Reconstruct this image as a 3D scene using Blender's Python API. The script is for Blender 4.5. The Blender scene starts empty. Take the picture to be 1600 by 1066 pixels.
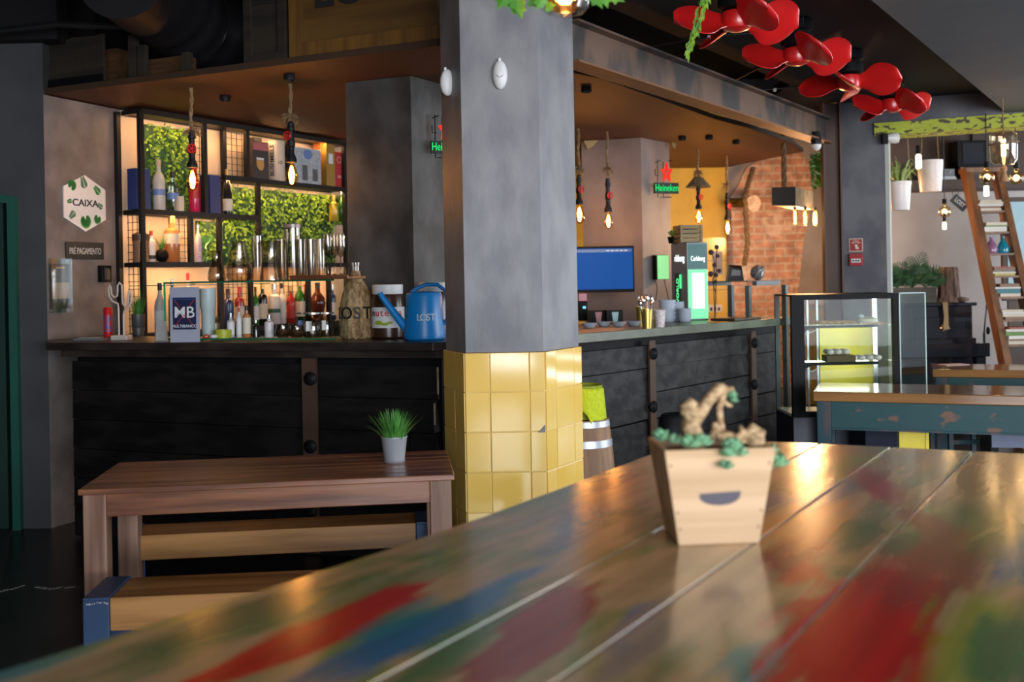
import bpy, math, random
from mathutils import Vector, Matrix
R = random.Random(7)
S = bpy.context.scene
C = S.collection
PI = math.pi

# ------------------------------------------------------------------ camera, world, light, exposure
F, CX, CY, ROLL, H = 1600.0, 800.0, 434.0, math.radians(1.08), 1.5
cr, sr = math.cos(ROLL), math.sin(ROLL)
cd = bpy.data.cameras.new('camera'); cam = bpy.data.objects.new('camera', cd); C.objects.link(cam)
cd.sensor_width = 36; cd.lens = 36; cd.shift_y = -(533 - CY) / 1600; cd.clip_start = .05
cam.matrix_world = Matrix(((cr, sr, 0, 0), (0, 0, -1, 0), (-sr, cr, 0, H), (0, 0, 0, 1)))
cd.dof.use_dof = True; cd.dof.focus_distance = 4.8; cd.dof.aperture_fstop = 2.8
S.camera = cam
S.view_settings.view_transform = 'Standard'; S.view_settings.look = 'None'
S.view_settings.gamma = 1; S.view_settings.use_curve_mapping = False
S.view_settings.exposure = 0.35
W = bpy.data.worlds.new('world'); S.world = W; W.use_nodes = True
wb = W.node_tree.nodes['Background']; wb.inputs[0].default_value = (.8, .86, 1, 1); wb.inputs[1].default_value = .3

def area(name, loc, to, sx, sy, power, col):
    l = bpy.data.lights.new(name, 'AREA'); l.shape = 'RECTANGLE'; l.size = sx; l.size_y = sy
    l.energy = power; l.color = col
    o = bpy.data.objects.new(name, l); C.objects.link(o); o.location = loc
    o.rotation_euler = (Vector(to) - Vector(loc)).to_track_quat('-Z', 'Y').to_euler(); return o
area('daylight_street_front', (2.9, -3.2, 1.6), (0.3, 5.0, 1.0), 7.0, 2.6, 640, (.86, .92, 1))
area('daylight_open_side', (8.2, 4.6, 1.6), (2.0, 5.5, 1.2), 4.5, 2.0, 250, (.86, .93, 1))
area('daylight_back_room', (7.4, 9.6, 1.8), (3.4, 10.0, 1.4), 2.0, 1.8, 75, (.9, .93, 1))

# ------------------------------------------------------------------ pixel helpers (1600x1066 frame -> place in the room)
def at(px, py, Y):
    a = (px - CX) / F * Y; b = (CY - py) / F * Y
    return Vector((a * cr + b * sr, Y, -a * sr + b * cr + H))
def atz(px, py, z):
    d = at(px, py, 1.0); s = (z - H) / (d.z - H); return at(px, py, s)
def lerp0(a, b, k): return a + (b - a) * k
def onl(px, z, L, off=0.0):
    p, d, n = L; x0 = p[0] + n[0] * off; y0 = p[1] + n[1] * off
    k = (px - CX) / F / cr; c = (z - H) * sr / cr
    t = (k * y0 + c - x0) / (d[0] - k * d[1]); return Vector((x0 + t * d[0], y0 + t * d[1], z))
def onp(px, py, L, off=0.0):
    p, d, n = L; x0 = p[0] + n[0] * off; y0 = p[1] + n[1] * off
    r = at(px, py, 1.0); t = (r.x * y0 - x0) / (d[0] - r.x * d[1]); return at(px, py, y0 + t * d[1])
def line(p, q):
    d = Vector((q[0] - p[0], q[1] - p[1])).normalized(); return ((p[0], p[1]), (d.x, d.y), (-d.y, d.x))
def ang(L): return math.atan2(L[1][1], L[1][0])

# ------------------------------------------------------------------ materials
MC = {}
def M(name, col, rough=.5, metal=0., n=None, bump=0., em=None, es=1., coat=0., spec=None, sss=None, trans=0.):
    """n = (scale, second colour, amount-low, amount-high, stretch xyz, detail)"""
    if name in MC: return MC[name]
    m = bpy.data.materials.new(name); m.use_nodes = True; t = m.node_tree; b = t.nodes['Principled BSDF']
    c4 = (*col, 1)
    b.inputs['Base Color'].default_value = c4; b.inputs['Roughness'].default_value = rough; b.inputs['Metallic'].default_value = metal
    if spec is not None: b.inputs['Specular IOR Level'].default_value = spec
    if coat: b.inputs['Coat Weight'].default_value = coat; b.inputs['Coat Roughness'].default_value = .08
    if trans: b.inputs['Transmission Weight'].default_value = trans
    if em: b.inputs['Emission Color'].default_value = (*em, 1); b.inputs['Emission Strength'].default_value = es
    tc = t.nodes.new('ShaderNodeTexCoord'); mp = t.nodes.new('ShaderNodeMapping'); t.links.new(tc.outputs['Object'], mp.inputs[0])
    if n is None: n = (6, tuple(x * .86 for x in col), .3, .7, (1, 1, 1), 3)
    mp.inputs['Scale'].default_value = n[4]
    nz = t.nodes.new('ShaderNodeTexNoise'); nz.inputs['Scale'].default_value = n[0]; nz.inputs['Detail'].default_value = n[5]
    t.links.new(mp.outputs[0], nz.inputs['Vector'])
    rp = t.nodes.new('ShaderNodeValToRGB'); rp.color_ramp.elements[0].position = n[2]; rp.color_ramp.elements[1].position = n[3]
    rp.color_ramp.elements[0].color = c4; rp.color_ramp.elements[1].color = (*n[1], 1)
    t.links.new(nz.outputs[0], rp.inputs[0]); t.links.new(rp.outputs[0], b.inputs['Base Color'])
    if bump:
        bp = t.nodes.new('ShaderNodeBump'); bp.inputs['Strength'].default_value = bump; bp.inputs['Distance'].default_value = .01
        t.links.new(nz.outputs[0], bp.inputs['Height']); t.links.new(bp.outputs[0], b.inputs['Normal'])
    MC[name] = m; return m
def emis(name, col, s):
    if name in MC: return MC[name]
    m = bpy.data.materials.new(name); m.use_nodes = True; t = m.node_tree; t.nodes.remove(t.nodes['Principled BSDF'])
    e = t.nodes.new('ShaderNodeEmission'); e.inputs[0].default_value = (*col, 1); e.inputs[1].default_value = s
    t.links.new(e.outputs[0], t.nodes['Material Output'].inputs[0]); MC[name] = m; return m
def glass(name, tint=(.95, .97, .96), rough=.03, base=.06, edge=.75):
    """thin clear glass: see-through with a Fresnel-like sheen"""
    if name in MC: return MC[name]
    m = bpy.data.materials.new(name); m.use_nodes = True; t = m.node_tree; t.nodes.remove(t.nodes['Principled BSDF'])
    tr = t.nodes.new('ShaderNodeBsdfTransparent'); tr.inputs[0].default_value = (*tint, 1)
    gl = t.nodes.new('ShaderNodeBsdfGlossy'); gl.inputs[1].default_value = rough
    lw = t.nodes.new('ShaderNodeLayerWeight'); lw.inputs[0].default_value = .35
    mr = t.nodes.new('ShaderNodeMapRange'); mr.inputs[3].default_value = base; mr.inputs[4].default_value = edge
    t.links.new(lw.outputs[1], mr.inputs[0])
    mx = t.nodes.new('ShaderNodeMixShader'); t.links.new(mr.outputs[0], mx.inputs[0]); t.links.new(tr.outputs[0], mx.inputs[1]); t.links.new(gl.outputs[0], mx.inputs[2])
    t.links.new(mx.outputs[0], t.nodes['Material Output'].inputs[0]); MC[name] = m; return m
def wood(name, c1, c2, rough=.45, axis=0, scale=9, bump=.25, coat=0, lo=.4, hi=.6, spec=None):
    st = [1, 1, 1]; st[axis] = .07
    return M(name, c1, rough, 0, (scale * 2.2, c2, lo, hi, tuple(st), 6), bump, coat=coat, spec=spec)

concrete = M('concrete', (.145, .145, .158), .5, 0, (6.5, (.225, .224, .23), .36, .64, (1, 1, .55), 14), .5)
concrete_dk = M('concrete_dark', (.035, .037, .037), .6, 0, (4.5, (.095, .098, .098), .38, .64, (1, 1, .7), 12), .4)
plaster = M('plaster', (.115, .10, .093), .6, 0, (4, (.21, .185, .175), .36, .64, (1, 1, 1), 10), .25)
plaster_dk = M('plaster_dark', (.033, .035, .035), .7, 0, (3, (.05, .052, .054), .3, .7, (1, 1, 1), 7), .15)
plaster_room = M('plaster_room', (.25, .235, .225), .7, 0, (1.6, (.36, .345, .335), .3, .7, (1, 1, 1), 7), .1)
blackceil = M('black_paint', (.0075, .0068, .0075), .75, spec=.25)
soffitm = M('grey_ceiling_paint', (.075, .085, .10), .7)
floorm = M('dark_floor', (.011, .010, .010), .3, 0, (4, (.022, .02, .019), .35, .7, (1, 1, 1), 8), .06)
blackmetal = M('black_metal', (.010, .010, .010), .45, .1, spec=.3)
blackpl = M('black_plastic', (.006, .006, .007), .5, spec=.12)
steel = M('grey_steel', (.11, .12, .12), .45, .35)
chrome = M('chrome', (.7, .7, .7), .15, 1)
rust = M('rusty_steel', (.038, .032, .030), .6, .2, (3.2, (.135, .078, .052), .40, .56, (1.6, 1, .7), 11), .4)
rustdk = M('rust_brown', (.10, .05, .032), .6, .1, (6, (.06, .034, .024), .3, .7, (1, 1, .5), 6), .2)
plank = wood('charred_plank', (.0035, .0028, .0026), (.0095, .0075, .007), .55, 0, 7, .5, spec=.2)
plankR = wood('grey_charred_plank', (.012, .011, .0115), (.034, .031, .031), .6, 0, 7, .5, spec=.25)
edgewood = wood('pale_broken_edge', (.35, .27, .18), (.2, .14, .08), .7)
ctop = wood('dark_counter_wood', (.016, .011, .009), (.035, .024, .019), .35, 0, 6, .2, spec=.3)
ctopR = M('weathered_counter', (.10, .115, .07), .35, 0, (7, (.055, .06, .035), .3, .7, (1, 1, 1), 6), .1)
strap = M('rust_strap', (.085, .042, .024), .6, .2, (9, (.05, .026, .016), .3, .7, (1, 1, .3), 5), .2)
tablew = wood('reddish_slat_wood', (.11, .04, .02), (.26, .10, .045), .3, 0, 8, .25, coat=.08)
tableleg = wood('brown_leg_wood', (.14, .062, .035), (.26, .15, .1), .5, 2, 8, .3)
benchw = wood('bench_wood', (.44, .215, .07), (.24, .105, .03), .35, 0, 7, .25)
bluesteel = M('blue_painted_steel', (.03, .065, .14), .45, .1, (5, (.022, .045, .10), .3, .7, (1, 1, 1), 5), .05)
tile = M('yellow_tile', (.80, .50, .085), .09, 0, (2.2, (.84, .60, .17), .35, .7, (1, 1, 1), 3), 0, coat=.6)
grout = M('pale_grout', (.80, .58, .2), .8)
cardw = M('white_paint', (.75, .75, .74), .45)
offw = M('off_white', (.62, .6, .56), .5)
greenleaf = M('leaf_green', (.26, .44, .03), .45, 0, (14, (.06, .17, .015), .35, .65, (1, 1, 1), 2))
darkleaf = M('dark_leaf', (.015, .055, .02), .45, 0, (10, (.03, .1, .03), .35, .65, (1, 1, 1), 2))
grassm = M('grass_green', (.05, .2, .03), .45, 0, (20, (.10, .32, .06), .35, .65, (1, 1, 1), 2))
ivym = M('ivy_green', (.05, .17, .02), .35, 0, (12, (.09, .25, .03), .35, .65, (1, 1, 1), 2))
succ = M('succulent_green', (.10, .27, .14), .45, 0, (20, (.19, .38, .2), .35, .65, (1, 1, 1), 2))
ropem = M('hemp_rope', (.27, .18, .09), .9, 0, (60, (.15, .095, .045), .35, .65, (1, 1, 1), 3), .5)
clear = glass('clear_glass', edge=.5)
pane = glass('green_edged_pane', (.92, .96, .94), .02, .004, .10)
amber = glass('amber_glass', (1., .72, .35), .03, .05, .4)
filament = emis('filament_glow', (1, .42, .09), 60)
whitefil = emis('tube_glow', (1, .74, .42), 22)
ledwarm = emis('warm_led_strip', (1, .55, .22), 110)
redpaint = M('red_gloss', (.62, .012, .012), .3, 0, (5, (.5, .01, .01), .3, .7, (1, 1, 1), 2), 0, coat=.3)
bluepl = M('blue_plastic', (.006, .25, .66), .35, 0, (4, (.005, .2, .58), .3, .7, (1, 1, 1), 2))
limecloth = M('lime_cloth', (.52, .60, .01), .85, 0, (60, (.40, .46, .01), .3, .7, (1, 1, 1), 3), .5)
navy = M('navy_panel', (.004, .008, .022), .5, spec=.15)

# ------------------------------------------------------------------ mesh building
class MB:
    def __init__(s): s.v = []; s.f = []; s.mi = []; s.m = 0; s.T = None
    def add(s, v, f):
        o = len(s.v)
        for p in v:
            p = Vector(p); s.v.append(tuple(s.T @ p) if s.T else tuple(p))
        for q in f: s.f.append(tuple(i + o for i in q)); s.mi.append(s.m)
        return s
    def box(s, c, d, rot=None, tp=1.0):
        hx, hy, hz = d[0] / 2, d[1] / 2, d[2] / 2; v = []
        for z in (-hz, hz):
            k = tp if z < 0 else 1
            for x, y in ((-hx, -hy), (hx, -hy), (hx, hy), (-hx, hy)): v.append(Vector((x * k, y * k, z)))
        if rot is not None:
            r = rot if isinstance(rot, Matrix) else Matrix.Rotation(rot, 3, 'Z'); v = [r @ p for p in v]
        c = Vector(c); return s.add([p + c for p in v], [(0, 3, 2, 1), (4, 5, 6, 7), (0, 1, 5, 4), (1, 2, 6, 5), (2, 3, 7, 6), (3, 0, 4, 7)])
    def prism(s, poly, z0, z1):
        n = len(poly); v = [(p[0], p[1], z0) for p in poly] + [(p[0], p[1], z1) for p in poly]
        return s.add(v, [tuple(range(n))[::-1], tuple(range(n, 2 * n))] + [(i, (i + 1) % n, n + (i + 1) % n, n + i) for i in range(n)])
    def slab(s, poly, y0, y1):   # outline in x,z ; thickness along y
        n = len(poly); v = [(p[0], y0, p[1]) for p in poly] + [(p[0], y1, p[1]) for p in poly]
        return s.add(v, [tuple(range(n)), tuple(range(n, 2 * n))[::-1]] + [(i, n + i, n + (i + 1) % n, (i + 1) % n) for i in range(n)])
    def hexa(s, a, b):           # two quads (4 points each) joined
        return s.add(list(a) + list(b), [(0, 1, 2, 3), (7, 6, 5, 4), (0, 4, 5, 1), (1, 5, 6, 2), (2, 6, 7, 3), (3, 7, 4, 0)])
    def tube(s, pts, r, n=8):
        pts = [Vector(p) for p in pts]; rs = r if isinstance(r, (list, tuple)) else [r] * len(pts); v = []; f = []; u = None
        for i, p in enumerate(pts):
            d = (pts[min(i + 1, len(pts) - 1)] - pts[max(i - 1, 0)]).normalized()
            if u is None: u = d.orthogonal().normalized()
            u = (u - d * u.dot(d)); u = u.normalized() if u.length > 1e-6 else d.orthogonal().normalized(); w = d.cross(u)
            for k in range(n):
                a = 2 * PI * k / n; v.append(p + (u * math.cos(a) + w * math.sin(a)) * rs[i])
        for i in range(len(pts) - 1):
            for k in range(n): f.append((i * n + k, i * n + (k + 1) % n, (i + 1) * n + (k + 1) % n, (i + 1) * n + k))
        f.append(tuple(range(n))[::-1]); f.append(tuple(range((len(pts) - 1) * n, len(pts) * n)))
        return s.add(v, f)
    def lathe(s, prof, o=(0, 0, 0), n=16, cap=(1, 1)):
        v = []; f = []; o = Vector(o)
        for r, z in prof:
            for k in range(n): a = 2 * PI * k / n; v.append(o + Vector((r * math.cos(a), r * math.sin(a), z)))
        m = len(prof)
        for i in range(m - 1):
            for k in range(n): f.append((i * n + k, i * n + (k + 1) % n, (i + 1) * n + (k + 1) % n, (i + 1) * n + k))
        if cap[0]: f.append(tuple(range(n))[::-1])
        if cap[1]: f.append(tuple(range((m - 1) * n, m * n)))
        return s.add(v, f)
    def ball(s, c, r, n=12, m=7):
        r = r if isinstance(r, (tuple, list)) else (r, r, r); v = []; c = Vector(c)
        for i in range(m + 1):
            t = PI * i / m
            for k in range(n): a = 2 * PI * k / n; v.append(c + Vector((r[0] * math.sin(t) * math.cos(a), r[1] * math.sin(t) * math.sin(a), -r[2] * math.cos(t))))
        return s.add(v, [(i * n + k, i * n + (k + 1) % n, (i + 1) * n + (k + 1) % n, (i + 1) * n + k) for i in range(m) for k in range(n)])
    def leaf(s, p, d, up, L, w):     # bent pointed leaf
        p = Vector(p); d = Vector(d).normalized(); x = d.cross(Vector(up)); x = x.normalized() if x.length > 1e-4 else d.orthogonal().normalized(); u = x.cross(d)
        return s.add([p, p + d * L * .45 + x * w / 2 + u * w * .12, p + d * L, p + d * L * .45 - x * w / 2 + u * w * .12, p + d * L * .5 - u * w * .1], [(0, 1, 4), (1, 2, 4), (2, 3, 4), (3, 0, 4)])
    def build(s, name, mat, parent=None, loc=None, rz=0, smooth=False, bevel=0., sharp=40):
        me = bpy.data.meshes.new(name); me.from_pydata(s.v, [], s.f)
        for m in (mat if isinstance(mat, (list, tuple)) else [mat]): me.materials.append(m)
        me.polygons.foreach_set('material_index', s.mi)
        if smooth:
            me.polygons.foreach_set('use_smooth', [True] * len(me.polygons)); me.set_sharp_from_angle(angle=math.radians(sharp))
        me.validate(); me.update()
        o = bpy.data.objects.new(name, me); C.objects.link(o)
        if parent: o.parent = parent
        if loc is not None: o.location = loc
        if rz: o.rotation_euler.z = rz
        if bevel:
            b = o.modifiers.new('bevel', 'BEVEL'); b.width = bevel; b.segments = 2; b.limit_method = 'ANGLE'; b.angle_limit = math.radians(35)
        return o
def tag(o, label=None, cat=None, group=None, kind=None):
    if label: o['label'] = label
    if cat: o['category'] = cat
    if group: o['group'] = group
    if kind: o['kind'] = kind
    return o
def T(name, label, cat, loc=(0, 0, 0), rz=0, group=None):
    o = bpy.data.objects.new(name, None); C.objects.link(o); o.location = loc; o.rotation_euler.z = rz; o.empty_display_size = .1
    return tag(o, label, cat, group)
def dup(root, loc, rz=None, label=None, scale=None):
    def cp(o, par):
        c = o.copy(); C.objects.link(c)
        if par: c.parent = par
        for k in o.children: cp(k, c)
        return c
    r = cp(root, None); r.location = loc
    if rz is not None: r.rotation_euler.z = rz
    if scale: r.scale = scale
    if label: r['label'] = label
    return r
def text(s, size, mat, parent=None, loc=(0, 0, 0), rot=(PI / 2, 0, 0), ext=.001, name='lettering', align='CENTER', sx=1., bold=0.):
    c = bpy.data.curves.new('t', 'FONT'); c.body = s; c.size = size; c.extrude = ext; c.align_x = align; c.align_y = 'CENTER'; c.offset = bold
    o = bpy.data.objects.new('t', c); C.objects.link(o); dg = bpy.context.evaluated_depsgraph_get()
    me = bpy.data.meshes.new_from_object(o.evaluated_get(dg)); bpy.data.objects.remove(o); me.name = name
    me.materials.clear(); me.materials.append(mat)
    q = bpy.data.objects.new(name, me); C.objects.link(q); q.parent = parent; q.location = loc; q.rotation_euler = rot; q.scale.x = sx; return q
def struct(o, label=None, cat=None): return tag(o, label, cat, None, 'structure')

# ------------------------------------------------------------------ reference lines of the plan (x to the side, y away from the viewer)
C0 = (-2.885, 6.35); C1 = (-2.64, 6.96)
SH = ((-2.453, 6.85), (.496, .868), (-.868, .496))       # front of the back-bar shelving
CL = ((-2.73, 6.0), (.961, -.277), (.277, .961))         # front edge of the long bar top
CP1, CP2 = (-.42, 5.335), (-.02, 5.487)
CRR = ((-.02, 5.487), (.7071, .7071), (-.7071, .7071))   # front edge of the receding bar top
WR = line((2.68, 8.36), (3.6, 7.98))                     # plane of the pillar and the opening
BEAMD = Vector((2.27, 3.34)).normalized()
YB = 11.6
ZC = 2.70                                                # underside of the bar's mesh ceiling
ZB = 1.17                                                # bar top

# ------------------------------------------------------------------ the room shell
struct(MB().box((1.5, 5.5, -.05), (14, 17, .1)).build('floor', floorm))
m = MB()
for pa, pb_ in (((-12, 928), (14, 921)), ((16, 921), (36, 915)), ((55, 917), (74, 920)), ((76, 920), (96, 918)), ((102, 919), (116, 916))):
    pts = [atz(lerp0(pa[0], pb_[0], i / 7), lerp0(pa[1], pb_[1], i / 7) + R.uniform(-.8, .8), .001) for i in range(8)]
    for a, b in zip(pts, pts[1:]): m.box(((a.x + b.x) / 2, (a.y + b.y) / 2, .001), (abs(b.x - a.x) * 1.1, R.uniform(.012, .03), .002), math.atan2(b.y - a.y, b.x - a.x))
struct(m.build('floor_crack', M('crack_grey', (.22, .22, .22), .8)))
# ceilings
E0, E1 = Vector((-2.97, 6.42)), Vector((-.358, 5.26))
meshm = M('perforated_ceiling', (.105, .038, .012), .6, .2)
def perf(m):
    t = m.node_tree; b = t.nodes['Principled BSDF']; src = b.inputs['Base Color'].links[0].from_socket
    tc = t.nodes.new('ShaderNodeTexCoord'); mp = t.nodes.new('ShaderNodeMapping'); mp.inputs['Rotation'].default_value = (0, 0, .8); mp.inputs['Scale'].default_value = (26, 26, 1)
    t.links.new(tc.outputs['Object'], mp.inputs[0])
    vo = t.nodes.new('ShaderNodeTexVoronoi'); vo.inputs['Randomness'].default_value = 0; vo.inputs['Scale'].default_value = 1; t.links.new(mp.outputs[0], vo.inputs[0])
    lt = t.nodes.new('ShaderNodeMath'); lt.operation = 'LESS_THAN'; lt.inputs[1].default_value = .33; t.links.new(vo.outputs['Distance'], lt.inputs[0])
    mx = t.nodes.new('ShaderNodeMix'); mx.data_type = 'RGBA'; t.links.new(lt.outputs[0], mx.inputs[0]); t.links.new(src, mx.inputs[6]); mx.inputs[7].default_value = (.012, .005, .003, 1)
    t.links.new(mx.outputs[2], b.inputs['Base Color'])
perf(meshm)
cpoly = [tuple(E0), tuple(E1), (.572, 6.23), (1.586, 7.93), (1.98, 8.46), (2.62, 9.5), (2.92, 10.2), (2.45, 11.55), (-.1, 11.55), (-2.64, 7.02)]
struct(MB().prism(cpoly, ZC, ZC + .03).build('ceiling_bar', meshm))
for i_ in range(6):
    a_, b_ = Vector(cpoly[i_]), Vector(cpoly[i_ + 1]); d_ = (b_ - a_).normalized(); n_ = Vector((d_.y, -d_.x)) * .006; struct(MB().prism([tuple(a_), tuple(b_), tuple(b_ + n_), tuple(a_ + n_)], ZC - .002, ZC + .034).build('trim_ceiling_edge', M('edge_trim', (.05, .022, .009), .7)))
struct(MB().prism([(-2.75, 6.9), (-.2, 11.4), (-.3, 11.5), (-2.85, 7.0)], 2.735, 3.7).build('wall_upper', blackceil)); struct(MB().box((-5.0, 4.5, 1.85), (.1, 12, 3.7)).build('wall_far_side', blackceil)); struct(MB().box((-3.9, 7.0, 3.3), (2.3, .1, 1.0)).build('wall_upper_side', blackceil))
struct(MB().box((-.6, 6.0, 3.75), (9, 16, .1)).build('ceiling_upper', blackceil))
bp0 = Vector((.15, 4.9)) - BEAMD * 6
bl = [tuple(bp0 + Vector((.1, -.05))), tuple(Vector((2.62, 8.3)) + BEAMD * .05), (3.0, 8.3), (6.5, 6.85), (6.5, -2.5), (-3, -2.5)]
struct(MB().prism(bl, 2.87, 2.97).build('ceiling_black', blackceil))
sd = Vector((.552, .834)); s0 = Vector((3.94, 8.05))
spoly = [tuple(s0 - sd * 12), tuple(s0 + sd * .0), (6.5, 7.0), (6.5, -2.5)]
struct(MB().prism(spoly, 2.70, 2.865).build('ceiling_soffit', soffitm))
# back-room ceiling
struct(MB().prism([(2.7, 8.5), (9, 5.7), (9, 12), (2.7, 12)], 3.3, 3.4).build('ceiling_back_room', blackceil))
# walls
dl = at(33, 600, C0[1]).x
m = MB(); m.box(((C0[0] + dl) / 2, C0[1] + .1, 1.55), (C0[0] - dl, .2, 3.1)); m.box(((dl - 1.2 - 7) / 2, C0[1] + .1, 1.55), (7 - 1.2 + dl, .2, 3.1)); m.box((dl - .6, C0[1] + .1, 2.575), (1.2, .2, 1.05))
struct(m.build('wall_left', plaster_dk))
tealp = M('teal_door_paint', (.006, .030, .022), .5); tealf = M('teal_frame_paint', (.014, .085, .06), .4)
struct(MB().box((dl - .65, C0[1] + .04, 1.02), (1.1, .05, 2.04)).build('door_1', tealp))
m = MB(); m.box((dl - .025, C0[1] - .01, 1.03), (.05, .06, 2.06)); m.box((dl - .6, C0[1] - .01, 2.045), (1.1, .06, .05))
struct(m.build('trim_door', tealf))
L1 = line(C0, C1)
m = MB(); n = Vector(L1[2]); a, b = Vector(C0), Vector(C1)
m.prism([tuple(a), tuple(b), tuple(b + n * .3), tuple(a + Vector((-.3, .25)))], 0, 2.69)
struct(m.build('wall_cash_desk', plaster))
lb = Vector(C1) + Vector(SH[1]) * 5.35
m = MB(); m.prism([C1, tuple(lb), tuple(lb + Vector((-.2, .1))), tuple(Vector(C1) + Vector((-.2, .1)))], 0, 2.69)
struct(m.build('wall_shelving', M('cream_wall', (.62, .47, .33), .7)))
# back wall: upper yellow paint, lower yellow tiles, brick field, plaster
def bxw(x0, x1, z0, z1, y=YB, t=.15): return MB().box(((x0 + x1) / 2, y + t / 2, (z0 + z1) / 2), (x1 - x0, t, z1 - z0))
xa, xb, xc = at(690, 400, YB).x, at(1137, 400, YB).x, at(1300, 400, YB).x
yel = M('yellow_wall_paint', (.66, .42, .035), .55); ztile = at(1100, 372, YB).z
struct(bxw(-.4, xb, ztile, 3.7).build('wall_back_yellow', yel))
brt = bpy.data.materials.new('wall_tiles_yellow'); brt.use_nodes = True
def brickmat(m, c1, c2, mort, sc, bw, rh, ms, rough, off=.5, bump=.4):
    t = m.node_tree; b = t.nodes['Principled BSDF']; b.inputs['Roughness'].default_value = rough
    tc = t.nodes.new('ShaderNodeTexCoord'); sp = t.nodes.new('ShaderNodeSeparateXYZ'); cb = t.nodes.new('ShaderNodeCombineXYZ')
    t.links.new(tc.outputs['Object'], sp.inputs[0]); t.links.new(sp.outputs[0], cb.inputs[0]); t.links.new(sp.outputs[2], cb.inputs[1])
    nz = t.nodes.new('ShaderNodeTexNoise'); nz.inputs['Scale'].default_value = 9; nz.inputs['Detail'].default_value = 5; t.links.new(tc.outputs['Object'], nz.inputs[0])
    ad = t.nodes.new('ShaderNodeVectorMath'); ad.operation = 'MULTIPLY_ADD'; ad.inputs[1].default_value = (.03 * bump, .03 * bump, 0); t.links.new(nz.outputs['Color'], ad.inputs[0]); t.links.new(cb.outputs[0], ad.inputs[2])
    br = t.nodes.new('ShaderNodeTexBrick'); t.links.new(ad.outputs[0], br.inputs['Vector'])
    br.inputs['Color1'].default_value = (*c1, 1); br.inputs['Color2'].default_value = (*c2, 1); br.inputs['Mortar'].default_value = (*mort, 1)
    br.inputs['Scale'].default_value = sc; br.inputs['Brick Width'].default_value = bw; br.inputs['Row Height'].default_value = rh; br.inputs['Mortar Size'].default_value = ms; br.offset = off
    rp = t.nodes.new('ShaderNodeValToRGB'); rp.color_ramp.elements[0].position = .3; rp.color_ramp.elements[1].position = .7; rp.color_ramp.elements[0].color = (.62, .6, .58, 1); rp.color_ramp.elements[1].color = (1.25, 1.2, 1.15, 1)
    t.links.new(nz.outputs[0], rp.inputs[0])
    mx = t.nodes.new('ShaderNodeMix'); mx.data_type = 'RGBA'; mx.blend_type = 'MULTIPLY'; mx.inputs[0].default_value = min(1, bump * 2); t.links.new(br.outputs[0], mx.inputs[6]); t.links.new(rp.outputs[0], mx.inputs[7])
    t.links.new(mx.outputs[2], b.inputs['Base Color'])
    bp = t.nodes.new('ShaderNodeBump'); bp.inputs['Strength'].default_value = bump; bp.inputs['Distance'].default_value = .02; bp.invert = True
    t.links.new(br.outputs[1], bp.inputs['Height']); t.links.new(bp.outputs[0], b.inputs['Normal'])
    return m
brickmat(brt, (.68, .47, .07), (.72, .5, .09), (.5, .36, .1), 1, .33, .33, .008, .2, 0, .1)
struct(bxw(-.4, xb, 0, ztile, t=.14).build('wall_back_tiled', brt))
brm = bpy.data.materials.new('red_brick'); brm.use_nodes = True
brickmat(brm, (.60, .34, .24), (.46, .23, .15), (.55, .44, .36), 1, .23, .085, .012, .8, .5, .8)

t_ = brm.node_tree; bs_ = t_.nodes['Principled BSDF']; src_ = bs_.inputs['Base Color'].links[0].from_socket
n_ = t_.nodes.new('ShaderNodeTexNoise'); n_.inputs['Scale'].default_value = 3.2; n_.inputs['Detail'].default_value = 9; n_.inputs['Roughness'].default_value = .65; c_ = t_.nodes.new('ShaderNodeTexCoord'); t_.links.new(c_.outputs['Object'], n_.inputs[0])
r_ = t_.nodes.new('ShaderNodeMapRange'); r_.inputs[1].default_value = .54; r_.inputs[2].default_value = .66; r_.inputs[4].default_value = .75; t_.links.new(n_.outputs[0], r_.inputs[0])
x_ = t_.nodes.new('ShaderNodeMix'); x_.data_type = 'RGBA'; t_.links.new(r_.outputs[0], x_.inputs[0]); t_.links.new(src_, x_.inputs[6]); x_.inputs[7].default_value = (.78, .64, .54, 1); t_.links.new(x_.outputs[2], bs_.inputs['Base Color'])
struct(bxw(xb, 5.0, 0, 3.7).build('wall_back_plaster', M('plaster_pale', (.24, .205, .19), .6, 0, (3, (.34, .3, .285), .3, .7, (1, 1, 1), 8), .15)))
# exposed brick field with a broken outline, standing proud of the plaster
bo = [(1137, 505), (1136, 370), (1142, 345), (1140, 310), (1152, 290), (1166, 262), (1205, 240), (1246, 236), (1262, 250), (1268, 300), (1262, 345), (1254, 380), (1250, 420), (1247, 450), (1247, 560)]
pl = [(at(x, y, YB).x, at(x, y, YB).z) for x, y in bo]; pl[0] = (pl[0][0], .2); pl[-1] = (pl[-1][0], .2)
o = MB().slab(pl, YB - .03, YB + .01).build('wall_back_brick', brm); struct(o)
# opening wall (pillar, lintel)
A = onp(1311, 400, WR); Bp = onp(1385, 400, WR); wn = Vector(WR[2]); wd = Vector(WR[1])
pA, pB = Vector((A.x, A.y)), Vector((Bp.x, Bp.y))
pc = M('pillar_plaster', (.075, .074, .088), .6, 0, (4, (.14, .137, .15), .38, .64, (1, 1, .8), 8), .2)
pil = MB().prism([tuple(pA), tuple(pB), tuple(pB + wn * .32 + wd * .0), tuple(pA + wn * .32)], 0, 2.87).build('pillar', pc)
struct(pil, 'grey plastered pillar carrying two small red fire signs', 'pillar')
lnt = pB + wd * 3.2
m = MB(); m.prism([tuple(pB - wd * .0), tuple(lnt), tuple(lnt + wn * .25), tuple(pB + wn * .25)], 2.68, 2.87)
struct(m.build('wall_lintel', pc))
lime = M('lime_flaking_paint', (.40, .45, .035), .6, 0, (17, (.075, .055, .03), .53, .58, (1, 1, 2.0), 9), .4)
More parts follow.
